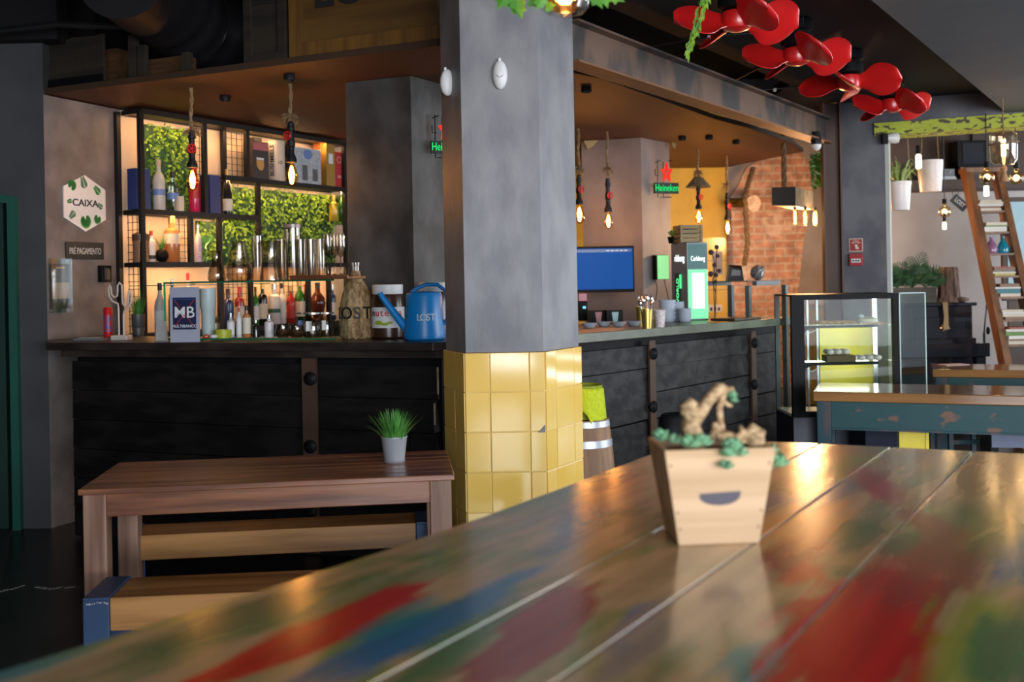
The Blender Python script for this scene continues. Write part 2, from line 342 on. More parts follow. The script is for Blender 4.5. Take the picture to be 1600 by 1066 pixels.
b0 = Vector(onp(1366, 205, WR, -.03)[:2])
m = MB(); e = lnt - wn * .03; m.prism([tuple(b0), tuple(e), tuple(e + wn * .3), tuple(b0 + wn * .3)], 2.585, 2.685)
tag(m.build('lime_lintel_beam', lime), 'lime green beam with flaking paint spanning the opening beside the pillar', 'beam')
# light-coloured inner side of pillar
m = MB(); q0 = pB + wd * .002; q1 = pB + wn * .32 + wd * .002; m.prism([tuple(q0), tuple(q0 + wd * .03), tuple(q1 + wd * .03), tuple(q1)], 0, 2.585)
struct(m.build('trim_opening', M('pale_jamb', (.45, .47, .43), .6)))
# room behind the opening
YR = 10.7
struct(MB().box((6.4, YR + .05, 1.65), (5.6, .1, 3.3)).build('wall_back_room', plaster_room))
struct(MB().box((8.9, 9.6, .35), (.1, 4.4, .7)).build('wall_right', plaster_room))

# ------------------------------------------------------------------ pillars
def poly_col(name, pts, z0, z1, mat, parent=None): return MB().prism(pts, z0, z1).build(name, mat, parent)
c1 = [(-.214, 4.6), (.135, 4.6), (.312, 4.90), (.14, 5.2), (-.2, 5.2), (-.318, 4.845)]
t = T('concrete_pillar', 'large faceted concrete pillar with a glossy yellow tiled base', 'pillar', (0, 0, 0)); t['kind'] = 'structure'
zt = 1.166
poly_col('shaft', c1, zt, 2.86, concrete, t)
cx, cy = sum(p[0] for p in c1) / 6, sum(p[1] for p in c1) / 6
def grow(pts, d):
    out = []
    for i, p in enumerate(pts):
        a, b = Vector(pts[i - 1]), Vector(pts[(i + 1) % len(pts)]); p = Vector(p)
        n1 = (p - a).normalized(); n1 = Vector((n1.y, -n1.x)); n2 = (b - p).normalized(); n2 = Vector((n2.y, -n2.x))
        k = (n1 + n2).normalized(); out.append(tuple(p + k * d / max(.3, k.dot(n1))))
    return out
poly_col('grout_core', grow(c1, .007), 0, zt - .002, grout, t)
tb = MB(); g = grow(c1, .008)
cols = {0: (.312, .494, .194), 1: (.27, .50, .23), 5: (.55, .45)}
for i in range(6):
    a = Vector(g[i]); b = Vector(g[(i + 1) % 6]); fr = cols.get(i, (.5, .5)); u = 0; d = (b - a); nn = Vector((d.y, -d.x)).normalized()
    for w in fr:
        zt2 = zt
        for r in range(7):
            h = .180 if r else .177; z1 = zt - sum([.177] + [.180] * r) + .0 if r else zt - .177
            z1 = zt - .177 - .180 * r; z0c, z1c = max(.0, z1), zt2; zt2 = z1
            if z1c <= .01: break
            g2 = .0022; p = a + d * u; q = a + d * (u + w); L = (q - p).length; dd = (q - p) / L
            p2 = p + dd * g2; q2 = q - dd * g2; tx, tz = R.uniform(-.0012, .0012), R.uniform(-.0012, .0012)
            o1 = [.0055 + tx, .0055 - tx, .0055 - tx + tz, .0055 + tx + tz]
            base = [Vector((*p2, z0c + g2)), Vector((*q2, z0c + g2)), Vector((*q2, z1c - g2)), Vector((*p2, z1c - g2))]
            N = Vector((nn.x, nn.y, 0)); tb.hexa([v + N * o for v, o in zip(base, o1)], base)
        u += w
tb.build('tile_cladding', tile, t, bevel=.0015)
ch = at(852, 675, 4.60); m = MB(); m.slab([(ch.x - .032, ch.z), (ch.x, ch.z), (ch.x, ch.z + .036)], 4.584, 4.6)
m.build('chipped_patch', M('cement_grey', (.22, .22, .22), .8), t); 
def sensor(px, py, w, h, Y, rz, label):
    p = at(px, py, Y); k = h * Y / F / 2; q = w * Y / F / 2
    t = T('motion_sensor', label, 'sensor', p, rz, 'white sensors on the pillar')
    MB().ball((0, 0, 0), (q, .035, k), 20, 12).build('housing', cardw, t, smooth=True)
    m = MB(); m.tube([(q * .35 * math.cos(a), -.035, -k * .1 + q * .3 * math.sin(a)) for a in [PI + PI * i / 6 for i in range(7)]], .0015, 5); m.build('lens_line', M('grey_line', (.3, .3, .3), .5), t)
    MB().box((0, -.01, k * 1.0), (.012, .012, .014)).build('clip', cardw, t, bevel=.002)
sensor(781, 117, 24, 46, 4.59, 0, 'white oval sensor in the middle of the front face of the tiled pillar')
sensor(699, 129, 18, 42, 4.72, math.radians(-67), 'white oval sensor seen edge-on at the dark side face of the tiled pillar')

c2 = [(-.985, 6.19), (-.575, 6.02), (-.35, 6.40), (-.55, 6.8), (-1.05, 6.85)]
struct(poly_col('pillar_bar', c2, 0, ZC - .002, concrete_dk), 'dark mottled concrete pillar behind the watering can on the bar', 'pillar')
c3 = [(.64, 9.1), (1.142, 8.91), (1.45, 9.3), (1.3, 9.85), (.7, 9.95)]
colwarm = M('concrete_warm', (.17, .135, .125), .6, 0, (2.6, (.27, .225, .21), .36, .66, (1, 1, .75), 9), .2)
struct(poly_col('pillar_screen', c3, 0, ZC - .002, colwarm), 'concrete pillar behind the blue screen at the far part of the bar', 'pillar')
# rags of yellow padding poking out above the pillars
for pts, lab in (([(912, 220), (935, 219), (925, 230), (918, 233)], 'scrap of yellow padding at the top corner of the pillar behind the screen'), ([(1050, 222), (1056, 224), (1055, 233), (1051, 228)], 'small dangling scrap of pale padding beside the neon sign pillar')):
    Y = 9.0 if pts[0][0] < 1000 else 9.25; v = [at(x, y, Y) for x, y in pts]
    tag(MB().hexa(v, [p + Vector((0, .03, 0)) for p in v]).build('padding_scrap', M('padding', (.4, .32, .16), .9)), lab, 'padding')

# steel beam and post
t = T('steel_beam', 'old rusty steel I-beam running from the tiled pillar to the brown post', 'beam', (.34, 4.93, 2.535), math.atan2(BEAMD.y, BEAMD.x))
Lb = 4.03
MB().box((Lb / 2, .06, .103), (Lb, .02, .19)).build('web', rust, t)
MB().box((Lb / 2, .06, .006), (Lb, .13, .012)).build('bottom_flange', M('rust_warm_lit', (.20, .085, .03), .6, .2, (9, (.13, .055, .025), .3, .7, (.3, 1, 1), 6), .2), t)  # rust tinted orange to paint in warm lamplight on the underside
MB().box((Lb / 2, .06, .202), (Lb, .13, .012)).build('top_flange', rust, t)
m = MB()
for k in range(9): m.lathe([(.012, 0), (.012, .012)], (0, 0, 0), 6); 
t = T('steel_post', 'brown rusty steel post carrying the far end of the I-beam', 'post', (2.60, 8.32, 0), math.radians(-8))
MB().box((-.055, 0, 1.43), (.014, .14, 2.86)).build('flange', rustdk, t); MB().box((.075, 0, 1.43), (.014, .14, 2.86)).build('flange', rustdk, t)
MB().box((.01, .0, 1.43), (.12, .012, 2.86)).build('web', rustdk, t)
p = at(1275.5, 226, 8.0); t = T('dome_camera', 'small white dome camera under the end of the I-beam', 'camera', p)
MB().ball((0, 0, -.005), (.038, .038, .045), 14, 8).build('dome', cardw, t, smooth=True); MB().lathe([(.042, .0), (.042, .03), (.03, .1)]).build('mount', blackmetal, t)

# ------------------------------------------------------------------ bar
def cpt(px, z, L, off=0): v = onl(px, z, L, off); return (v.x, v.y)
t = T('bar_counter', 'long black plank-clad bar under a dark wooden top, facing the slatted table', 'bar counter'); 
P0 = cpt(72, ZB, CL); off = lambda p, L, d: (p[0] + L[2][0] * d, p[1] + L[2][1] * d)
mid = (-.02, 5.487)
poly = [P0, CP1, mid, (-.02, 6.0), (-.55, 6.0), off(CP1, CL, .62), (-2.3, 6.53), (-2.655, 6.85), (-2.84, 6.42)]
MB().prism([P0, CP1, mid, (-.02, 6.0), (-.9, 6.08), (-2.2, 6.45), (-2.68, 6.80), (-2.875, 6.34)], ZB - .045, ZB).build('countertop', ctop, t, bevel=.004)
pz = onp(95, 550, CL, .04); MB().prism([(pz.x, pz.y), off(CP1, CL, .04), (-.05, 5.52), (-.05, 5.9), (-.9, 6.0), (pz.x + .15, pz.y + .5)], ZB - .085, ZB - .046).build('under_rail', ctop, t)
Bx = onl(114, 1.0, CL, .13); Ex = off(CP1, CL, .13)
MB().prism([(Bx.x + .03, Bx.y), Ex, (-.05, 5.66), (-.05, 5.85), (-.8, 5.95), (Bx.x + .15, Bx.y + .42)], 0, ZB - .086).build('carcass', blackpl, t)
sl = [(114, 563), (114, 608), (115, 654), (117, 700), (118, 746), (119, 792)]; sr_ = [(697, 571), (697, 626), (697, 678), (697, 730), (697, 781), (697, 833)]
def plankrow(name, par, mat, L, pxa, pxb, ya, yb, o, pt, gap=1.2):
    a1, a0 = onp(pxa, ya[0] + gap, L, o), onp(pxa, ya[1], L, o - .012); b1, b0 = onp(pxb, yb[0] + gap, L, o), onp(pxb, yb[1], L, o - .012)
    for v in (a0, b0): v.z = max(v.z, .0)
    if a1.z <= .02 and b1.z <= .02: return
    N = Vector((L[2][0], L[2][1], 0)); f = [a0, b0, b1, a1]
    return MB().hexa(f, [v + N * .02 for v in f]).build(name, mat, par)
LB = (CL[0], CL[1], CL[2])
def lerp(a, b, k): return a + (b - a) * k
for i in range(8):
    ya = (563 + 45.6 * i, 563 + 45.6 * (i + 1)); yb = (571 + 53 * i, 571 + 53 * (i + 1)); br_ = [486, 486, 640, 486, 500, 486, 560, 486][i]; k = (br_ - 113) / (684 - 113)
    ym = (lerp(ya[0], yb[0], k), lerp(ya[1], yb[1], k)); dj = R.uniform(-2, 2)
    plankrow('cladding_plank', t, plank, LB, 113 + i * .8, br_ - .6, ya, ym, .115, 0)
    plankrow('cladding_plank', t, plank, LB, br_ + .6, 684 - [0, 6, 2, 8, 0, 4, 0, 0][i], (ym[0] + dj, ym[1] + dj), yb, .113, 0)
LS = line((CP1[0] - .0, CP1[1] + .10), (-.02, 5.60))
for i in range(8):
    plankrow('cladding_plank', t, plankR, LS, 685 - [0, 6, 2, 8, 0, 4, 0, 0][i], 735, (573 + 52 * i, 573 + 52 * (i + 1)), (560 + 50 * i, 560 + 50 * (i + 1)), .03, 0)
for (x, y0, y1) in ((684, 574, 616), (679, 630, 664)):
    a, b = onp(x, y1, CL, .085), onp(x, y0, CL, .085); tag(MB().box((a + b) / 2, (.008, .02, b.z - a.z)).build('broken_edge', edgewood, t), 'pale broken end grain')
a = onl(486, .6, CL, .078); so = MB().box((0, 0, .545), (.088, .016, 1.07)).build('strap', strap, t, a * 1 - Vector((0, 0, .6)), ang(CL))
for py in (592, 698, 800):
    v = onp(485, py, CL, .062); MB().lathe([(.024, -.012), (.036, -.006), (.038, .006), (.02, .016), (.008, .02)], n=16).build('bolt', blackpl, t, v).rotation_euler = (PI / 2, 0, ang(CL))

t = T('bar_counter', 'receding plank-clad bar with a weathered grey-green top, behind the barrel', 'bar counter')
Pe = cpt(1236, ZB, CRR); d = Vector(CRR[1]); n = Vector(CRR[2]); Pe = Vector(Pe)
MB().prism([(mid[0]+.004, mid[1]+.004), tuple(Pe), tuple(Pe + n * .8), (-.016, 6.6)], ZB - .055, ZB).build('countertop', ctopR, t, bevel=.003)
Le = Vector(cpt(1214, 1.0, CRR, .2)); s_ = Vector(mid) + n * .12
MB().prism([(-.01, 5.766), tuple(Le), tuple(Le + n * .4), (-.01, 6.24)], 0, ZB - .056).build('carcass', blackpl, t)
ysA = [549, 588, 634, 680, 724, 768, 812, 856]; ysB = [517, 546, 577, 608, 641, 674, 707, 740, 773]
def yat(px, i): k = (px - 909) / (1218 - 909); return lerp(ysA[i], ysB[i], k)
brk = [880, 1020, 1178, 1217]
for i in range(7):
    for a_, b_ in zip(brk, brk[1:]):
        j = R.uniform(-1.5, 1.5); e = (i * 1.6 if b_ == 1217 else 0)
        plankrow('cladding_plank', t, plankR, CRR, a_ + .5, b_ - .5 + e, (yat(a_, i) + j, yat(a_, i + 1) + j), (yat(b_, i) + j, yat(b_, i + 1) + j), .155 + R.uniform(-.003, .003), 0)
for px, ys in ((1020, (553, 636, 716)), (1178, (536, 601, 666))):
    a = onl(px, .6, CRR, .128); MB().box((0, 0, .545), (.062, .016, 1.07)).build('strap', strap, t, a - Vector((0, 0, .6)), ang(CRR))
    for py in ys:
        v = onp(px + 1, py, CRR, .118); MB().lathe([(.024, -.012), (.037, -.006), (.04, .006), (.02, .018), (.008, .022)], n=8).build('bolt', blackpl, t, v).rotation_euler = (PI / 2, 0, ang(CRR))
# steel support frame standing at the bar end, with legs rising above the top as a rack
t = T('steel_rack', 'grey square-tube steel rack at the far end of the bar', 'rack')
q1 = Vector(cpt(1227, ZB, CRR, -.02)); zr = at(1227, 445, q1.y).z
def leg(p, z0, z1, par, mat=steel, w=.035, nm='leg'): return MB().box((0, 0, (z1 - z0) / 2), (w, w, z1 - z0)).build(nm, mat, par, (p[0], p[1], z0), ang(CRR), bevel=.002)
qa = Vector(cpt(1170, ZB, CRR, .1)); qb = qa + n * .35; qc = q1 + n * .35
leg(q1, 0, zr, t); leg(qa + d * .0, ZB + .001, zr, t); leg(qb + n * .05 + d * .02, ZB + .001, zr, t); leg(q1 + d * .02 + n * .47, ZB + .001, zr, t)
dl_ = (q1 - qa).length
for p, w, dd in ((qa + (q1 - qa) / 2, dl_, 0), (qa + (q1 - qa) / 2 + n * .42, dl_, 0)): MB().box((0, 0, 0), (w, .035, .03)).build('rail', steel, t, (p.x, p.y, zr + .015), ang(CRR))
MB().prism([tuple(qa), tuple(q1), tuple(q1 + n * .42), tuple(qa + n * .42)], zr + .028, zr + .034).build('shelf_plate', steel, t)
ztab = zr + .0345

# ------------------------------------------------------------------ slatted table and its two benches
FL, FR = atz(121, 766, .75), atz(711, 744, .75)
wt = (FR - FL).length; rt = math.atan2(FR.y - FL.y, FR.x - FL.x) + math.radians(1.2); dt = .575
t = T('slatted_table', 'reddish brown wooden table with a slatted top standing before the black bar', 'table', (FL.x, FL.y, 0), rt)
m = MB(); ns = 7; gw = .005; sw = dt / ns
m.box((wt / 2, sw / 2, .739), (wt, sw - gw, .022))
for i in range(1, ns): m.box((wt / 2, sw * (i + .5), .739), (wt, sw - gw, .022))
m.build('tabletop', tablew, t, bevel=.003)
for x in (.012 + .042, wt - .012 - .042):
    for y in (.012 + .042, dt - .012 - .042):
        MB().box((x, y, .364), (.082, .082, .728)).build('leg', tableleg, t, bevel=.004)
for y in (.03, dt - .03): MB().box((wt / 2, y, .685), (wt - .19, .026, .085)).build('apron', tablew, t, bevel=.003)
for x in (.04, wt - .04): MB().box((x, dt / 2, .685), (.026, dt - .19, .085)).build('apron', tableleg, t, bevel=.003)
m = MB()
for px in (401, 424): v = at(px, 768, FL.y + .05); m.ball((0, 0, 0), (.0035, .002, .0035), 8, 4)
def bench(lab, a, L, rz, w=.26, th=.105, lw=.085):
    t = T('bench', lab, 'bench', (a.x, a.y, 0), rz, 'wooden benches with blue steel ends')
    MB().box((lw + (L - 2 * lw) / 2, w / 2, .45 - th / 2 - .004), (L - 2 * lw - .002, w - .012, th)).build('seat', benchw, t, bevel=.004)
    for x in (lw / 2, L - lw / 2):
        m = MB(); m.box((x, w / 2, .445), (lw, w, .01)); m.box((x, .006, .22), (lw, .012, .44)); m.box((x, w - .006, .22), (lw, .012, .44)); m.box((x, w / 2, .012), (lw, w - .024, .02)); m.box((x, w / 2, .33), (lw * .9, w - .03, .01))
        m.build('leg', bluesteel, t, bevel=.002)
    return t
fb = atz(129, 935.6, .45); b1 = bench('wooden bench with blue steel ends in front of the slatted table', fb, 1.5, math.radians(4.5), .255, .112)
m = MB()
for i in range(9): m.box((.012 + i * .008 + R.uniform(0, .004), -.0005, .432 + R.uniform(-.003, .004)), (R.uniform(.002, .007), .001, R.uniform(.002, .005)))
m.build('paint_chips', offw, b1)
bb = atz(187, 838, .45); bench('wooden bench with blue steel ends behind the slatted table, before the bar', bb, 1.285, rt, .22, .105, .05)

# potted grass on the slatted table
p = atz(616.5, 722, .75); k = p.y / F
t = T('potted_grass', 'small white metal pot of green grass standing on the slatted table', 'plant', (p.x, p.y, .7505))
zn = M('zinc_white', (.42, .44, .47), .38, .35)
MB().lathe([(.0, 0), (15.5 * k, 0), (20.2 * k, 38 * k), (21 * k, 39 * k), (21 * k, 40.5 * k), (19.4 * k, 40.5 * k), (17.5 * k, 32 * k), (0, 32 * k)], n=28).build('pot', zn, t, smooth=True)
m = MB(); m.lathe([(15.8 * k, .2 * k), (17 * k, 3 * k), (16.6 * k, 3.4 * k)], n=28, cap=(0, 0)); m.build('pot_ring', zn, t, smooth=True)
m = MB()
for i in range(330):
    a, rr = R.uniform(0, 2 * PI), R.uniform(0, 14) * k; sp = R.gauss(.62, .3) * rr / (14 * k) + .08; L = R.uniform(30, 54) * k
    b0 = Vector((rr * math.cos(a), rr * math.sin(a), 32 * k)); dr = Vector((math.cos(a) * sp, math.sin(a) * sp, 1)).normalized(); w = 1.1 * k
    tip = b0 + dr * L + Vector((dr.x, dr.y, -.12)) * L * sp * .28; midp = b0 + dr * L * .55; s1 = Vector((-math.sin(a), math.cos(a), 0)) * w
    m.add([b0 - s1, b0 + s1, midp + s1 * .9, midp - s1 * .9, tip], [(0, 1, 2, 3), (3, 2, 4)])
m.build('grass', grassm, t)

# ------------------------------------------------------------------ painted front table
ZT = 1.02
U, V = Vector((.530, .848)), Vector((.848, -.530))
def uv(px, py): p = atz(px, py, ZT); q = Vector((p.x, p.y)); return (q.dot(U), q.dot(V))
tm = bpy.data.materials.new('painted_boards'); tm.use_nodes = True; nt = tm.node_tree; bs = nt.nodes['Principled BSDF']
bs.inputs['Roughness'].default_value = .2; bs.inputs['Coat Weight'].default_value = .35; bs.inputs['Coat Roughness'].default_value = .12
tc = nt.nodes.new('ShaderNodeTexCoord')
def nd(k, **kw):
    q = nt.nodes.new(k)
    for a, b in kw.items(): setattr(q, a, b)
    return q
def lk(a, b): nt.links.new(a, b)
def vm(op, a, b):
    q = nd('ShaderNodeVectorMath', operation=op)
    lk(a, q.inputs[0]); (lk(b, q.inputs[1]) if hasattr(b, 'node') else setattr(q.inputs[1], 'default_value', b)); return q
def noise(scale, stretch, detail=4, dist=0.):
    mp = nd('ShaderNodeMapping'); mp.inputs['Scale'].default_value = stretch; lk(tc.outputs['Object'], mp.inputs[0])
    q = nd('ShaderNodeTexNoise'); q.inputs['Scale'].default_value = scale; q.inputs['Detail'].default_value = detail; q.inputs['Distortion'].default_value = dist; lk(mp.outputs[0], q.inputs[0]); return q
def ramp(src, els):
    q = nd('ShaderNodeValToRGB'); e = q.color_ramp.elements
    while len(e) < len(els): e.new(.5)
    for k, (p, c) in zip(e, els): k.position = p; k.color = (*c, 1)
    lk(src, q.inputs[0]); return q
base = ramp(noise(2.1, (1, 2.6, 1), 4, .6).outputs[0], [(.30, (.06, .15, .07)), (.40, (.17, .20, .06)), (.5, (.42, .27, .14)), (.60, (.36, .25, .11)), (.70, (.13, .19, .08))])
grain = ramp(noise(16, (.07, 1.6, 1), 6).outputs[0], [(.3, (.80, .80, .80)), (.7, (1.3, 1.28, 1.25))])
cur = base.outputs[0]
nA = noise(9, (.8, 1.7, 1), 5); nB = noise(24, (.16, 1.7, 1), 6)
RED, MAR, BLU, TEA, GRN, YGR, OLV, TAN, ORG, GRY = (.42, .012, .012), (.24, .035, .03), (.008, .12, .24), (.01, .17, .19), (.03, .13, .05), (.22, .27, .015), (.14, .17, .04), (.40, .25, .13), (.55, .24, .07), (.16, .17, .13)
paint = [  # (pixel a, pixel b, half width m, soft, strength, colour)
    ((-60, 1075), (130, 990), .05, .5, .8, TEA), ((-20, 1064), (930, 742), .022, .6, .75, YGR), ((180, 1050), (540, 900), .05, .6, .8, GRN), ((430, 955), (900, 780), .035, .7, .6, OLV), ((360, 1000), (640, 880), .03, .6, .55, GRN),
    ((300, 1075), (675, 908), .034, .32, 1., RED), ((430, 1100), (860, 880), .034, .5, .95, BLU), ((560, 1000), (700, 930), .03, .6, .6, TEA), ((600, 1085), (830, 935), .035, .6, .85, GRN), ((840, 880), (960, 770), .035, .7, .65, BLU), ((840, 830), (985, 760), .03, .6, .6, BLU),
    ((750, 1080), (905, 922), .036, .3, .95, MAR), ((690, 870), (960, 762), .02, .6, .6, GRY), ((900, 900), (980, 850), .04, .6, .7, TAN), ((905, 800), (1005, 735), .05, .7, .7, ORG), ((920, 770), (985, 740), .03, .6, .7, MAR), ((1000, 850), (930, 890), .03, .6, .6, OLV),
    ((955, 1060), (1040, 930), .03, .5, .9, BLU), ((985, 985), (1015, 940), .02, .5, .9, (.01, .12, .3)), ((930, 1090), (1130, 880), .06, .6, .7, TAN), ((1105, 1060), (1200, 930), .05, .6, .8, TAN), ((1140, 1070), (1220, 1000), .03, .5, .7, TEA),
    ((1195, 905), (1290, 825), .035, .4, .85, MAR), ((1230, 915), (1275, 880), .02, .5, .8, RED), ((1220, 855), (1300, 780), .06, .6, .8, ORG), ((1250, 800), (1350, 745), .03, .6, .7, BLU), ((1200, 990), (1250, 940), .02, .6, .6, MAR), ((1310, 870), (1370, 800), .03, .6, .6, GRN), ((1215, 720), (1330, 700), .09, .6, .7, ORG), ((1310, 735), (1350, 712), .04, .6, .8, YGR),  # wide orange patch at the far edge is painted-in glare, not table paint
    ((1150, 800), (1210, 770), .05, .6, .7, BLU), ((1350, 735), (1405, 790), .030, .5, .9, RED), ((1340, 725), (1420, 800), .045, .6, .6, MAR), ((1385, 780), (1330, 850), .025, .6, .5, GRN), ((1395, 715), (1500, 712), .04, .6, .7, GRY),
    ((1290, 1110), (1395, 905), .072, .3, 1., RED), ((1390, 935), (1500, 850), .07, .45, .8, MAR), ((1425, 800), (1500, 850), .035, .5, .8, MAR), ((1500, 1090), (1560, 930), .05, .5, .8, YGR), ((1580, 1090), (1600, 960), .05, .5, .8, GRN), ((1560, 920), (1620, 840), .04, .6, .8, BLU), ((1505, 770), (1520, 730), .02, .6, .8, GRN), ((1430, 830), (1380, 870), .02, .6, .7, GRN), ((1540, 800), (1600, 720), .09, .7, .7, TAN)]
for pa, pb, hw, soft, stg, col in paint:
    a, b = uv(*pa), uv(*pb); c = ((a[0] + b[0]) / 2, (a[1] + b[1]) / 2); L = math.hypot(b[0] - a[0], b[1] - a[1]) / 2 + hw; an = math.atan2(b[1] - a[1], b[0] - a[0])
    mp = nd('ShaderNodeMapping', vector_type='TEXTURE'); mp.inputs['Location'].default_value = (c[0], -c[1], 0); mp.inputs['Rotation'].default_value = (0, 0, -an); mp.inputs['Scale'].default_value = (L, hw * 1.6, 1); lk(tc.outputs['Object'], mp.inputs[0])
    m3 = vm('MULTIPLY', mp.outputs[0], (1, 1, 0)); ln = nd('ShaderNodeVectorMath', operation='LENGTH'); lk(m3.outputs[0], ln.inputs[0])
    ad = nd('ShaderNodeMath', operation='MULTIPLY_ADD'); ad.inputs[1].default_value = .9; lk(nA.outputs[0], ad.inputs[0]); lk(ln.outputs['Value'], ad.inputs[2])
    a2 = nd('ShaderNodeMath', operation='MULTIPLY_ADD'); a2.inputs[1].default_value = 1.0; lk(nB.outputs[0], a2.inputs[0]); lk(ad.outputs[0], a2.inputs[2])
    mr = nd('ShaderNodeMapRange', interpolation_type='SMOOTHSTEP'); mr.inputs[1].default_value = 2.0; mr.inputs[2].default_value = 2.0 - soft * 1.1; mr.inputs[3].default_value = 0; mr.inputs[4].default_value = stg; lk(a2.outputs[0], mr.inputs[0])
    mx = nd('ShaderNodeMix', data_type='RGBA'); lk(mr.outputs[0], mx.inputs[0]); lk(cur, mx.inputs[6]); mx.inputs[7].default_value = (*col, 1); cur = mx.outputs[2]
mx = nd('ShaderNodeMix', data_type='RGBA', blend_type='MULTIPLY'); mx.inputs[0].default_value = 1; lk(cur, mx.inputs[6]); lk(grain.outputs[0], mx.inputs[7]); lk(mx.outputs[2], bs.inputs['Base Color'])
bp = nd('ShaderNodeBump'); bp.inputs['Strength'].default_value = .12; bp.inputs['Distance'].default_value = .004; lk(noise(20, (.05, 1.3, 1), 5).outputs[0], bp.inputs['Height']); lk(bp.outputs[0], bs.inputs['Normal'])
t = T('painted_table', 'large plank table streaked with red, blue and green paint, under the wooden planter', 'table', (0, 0, 0), math.atan2(U.y, U.x))
# local frame: x = along the boards, y = minus V
seams = [-1.146, -.795, -.608, -.408, .3]
def ledge(u): return -1.146 - .055 * max(0, (1.9 - u)) ** 1.6 - .02 * max(0, 1.4 - u)
m = MB()
for i in range(4):
    v0, v1 = seams[i], seams[i + 1]; gp = .003
    far = lambda v: 2.835 + (v + 1.146) * .125
    if i == 0:
        pts = [(far(v1), v1 - gp)] + [(far(v0) - .004, v0 + .07), (far(v0) - .03, v0 + .022), (far(v0) - .09, v0)] + [(u, ledge(u)) for u in [2.6, 2.3, 2.0, 1.7, 1.4, 1.1, .8, .5, .3]] + [(.3, v1 - gp)]
    else: pts = [(far(v1), v1 - gp), (far(v0), v0 + gp), (.3, v0 + gp), (.3, v1 - gp)]
    m.prism([(u, -v) for u, v in pts], ZT - .04, ZT)
m.build('tabletop', tm, t, bevel=.002)
m = MB()
for v in seams[1:4]: m.box((1.55, -v, ZT - .006), (2.5, .006, .008))
m.build('seam_filler', M('seam_grey', (.34, .31, .31), .5), t)
for u in (.6, 2.6): MB().box((u, .55, ZT - .055), (.09, 1.1, .03)).build('batten', tableleg, t)
for u in (.55, 2.6):
    for v in (.08, 1.0): MB().box((u, v, (ZT - .07) / 2), (.09, .09, ZT - .07)).build('leg', tableleg, t)

# wooden planter with succulents
pb = [atz(1061, 853.5, ZT), atz(1186, 849, ZT)]; bc = (pb[0] + pb[1]) / 2; rzp = math.atan2(pb[1].y - pb[0].y, pb[1].x - pb[0].x)
t = T('wooden_planter', 'square tapered wooden planter with gnarled succulents on the painted table', 'planter', (bc.x, bc.y, ZT + .0005), rzp)
plw = wood('pine_planter', (.60, .40, .235), (.46, .29, .15), .6, 0, 9, .15)
hb, ht, db, dtp, hh, th = .0725, .099, .115, .155, .172, .009
def fr(x0, x1, y0, y1, z): return [(x0, y0, z), (x1, y0, z), (x1, y1, z), (x0, y1, z)]
ob, ot = fr(-hb, hb, 0, db, 0), fr(-ht, ht, -.02, -.02 + dtp, hh); ib, it = fr(-hb + th, hb - th, th, db - th, th), fr(-ht + th, ht - th, -.02 + th, -.02 + dtp - th, hh)
m = MB(); m.add(ob + ot + ib + it, [(3, 2, 1, 0), (0, 1, 5, 4), (1, 2, 6, 5), (2, 3, 7, 6), (3, 0, 4, 7), (4, 5, 13, 12), (5, 6, 14, 13), (6, 7, 15, 14), (7, 4, 12, 15), (9, 8, 12, 13), (10, 9, 13, 14), (11, 10, 14, 15), (8, 11, 15, 12), (8, 9, 10, 11)])
m.build('box', plw, t, bevel=.0015)
def fy(z): return -.02 * z / hh
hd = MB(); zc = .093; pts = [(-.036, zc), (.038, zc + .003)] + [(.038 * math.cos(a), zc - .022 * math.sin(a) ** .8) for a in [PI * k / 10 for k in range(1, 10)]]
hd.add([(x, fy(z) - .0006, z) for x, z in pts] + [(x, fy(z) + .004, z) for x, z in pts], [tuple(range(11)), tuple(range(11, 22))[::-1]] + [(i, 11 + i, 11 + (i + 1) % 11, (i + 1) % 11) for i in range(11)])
hd.build('hand_hole_shade', M('hole_shadow_grey', (.10, .09, .11), .8), t)  # dark plate paints the shade of the hand hole; the box is uncut
m = MB()
for z in (.03, .06, .145):
    for s in (-1, 1): MB().ball((s * (hb + (ht - hb) * z / hh - .007), fy(z) - .0005, z), (.0016, .001, .0022), 8, 4).build('nail', blackmetal, t)
MB().box((0, .057, hh - .022), (.168, .118, .012)).build('soil', M('soil', (.05, .035, .025), .95, 0, (40, (.12, .09, .06), .4, .6, (1, 1, 1), 3), .6), t)
bark = M('succulent_bark', (.50, .34, .18), .8, 0, (70, (.26, .15, .07), .4, .62, (1, 1, 2), 3), .7)
q = .00115
def L_(px, py, y=.05): return Vector(((px - 1124) * q, y, hh + (702 - py) * q))
m = MB()
m.tube([L_(1096, 712), L_(1096, 690), L_(1093, 672), L_(1098, 660), L_(1090, 645), L_(1099, 634)], [.021, .022, .017, .019, .016, .011], 10)
m.tube([L_(1100, 668), L_(1112, 650), L_(1122, 636), L_(1131, 626), L_(1141, 615), L_(1149, 614)], [.012, .012, .0105, .0115, .010, .006], 9)
m.tube([L_(1086, 655), L_(1083, 640)], [.010, .007], 8)
m.tube([L_(1149, 612), L_(1146, 630), L_(1140, 648), L_(1141, 665), L_(1146, 700)], [.0075, .006, .0062, .006, .0065], 8)
m.tube([L_(1144, 621), L_(1157, 619), L_(1163, 616)], [.006, .005, .004], 7)
m.tube([L_(1147, 636), L_(1154, 643), L_(1160, 645)], [.004, .004, .003], 6)
m.tube([L_(1128, 690, .03), L_(1130, 678, .03), L_(1127, 668, .03)], [.011, .009, .005], 8); m.tube([L_(1128, 690, .02), L_(1145, 688, .02), L_(1160, 693, .02), L_(1168, 684, .02)], [.009, .010, .009, .005], 8)
m.build('gnarled_stem', bark, t, smooth=True, sharp=70)
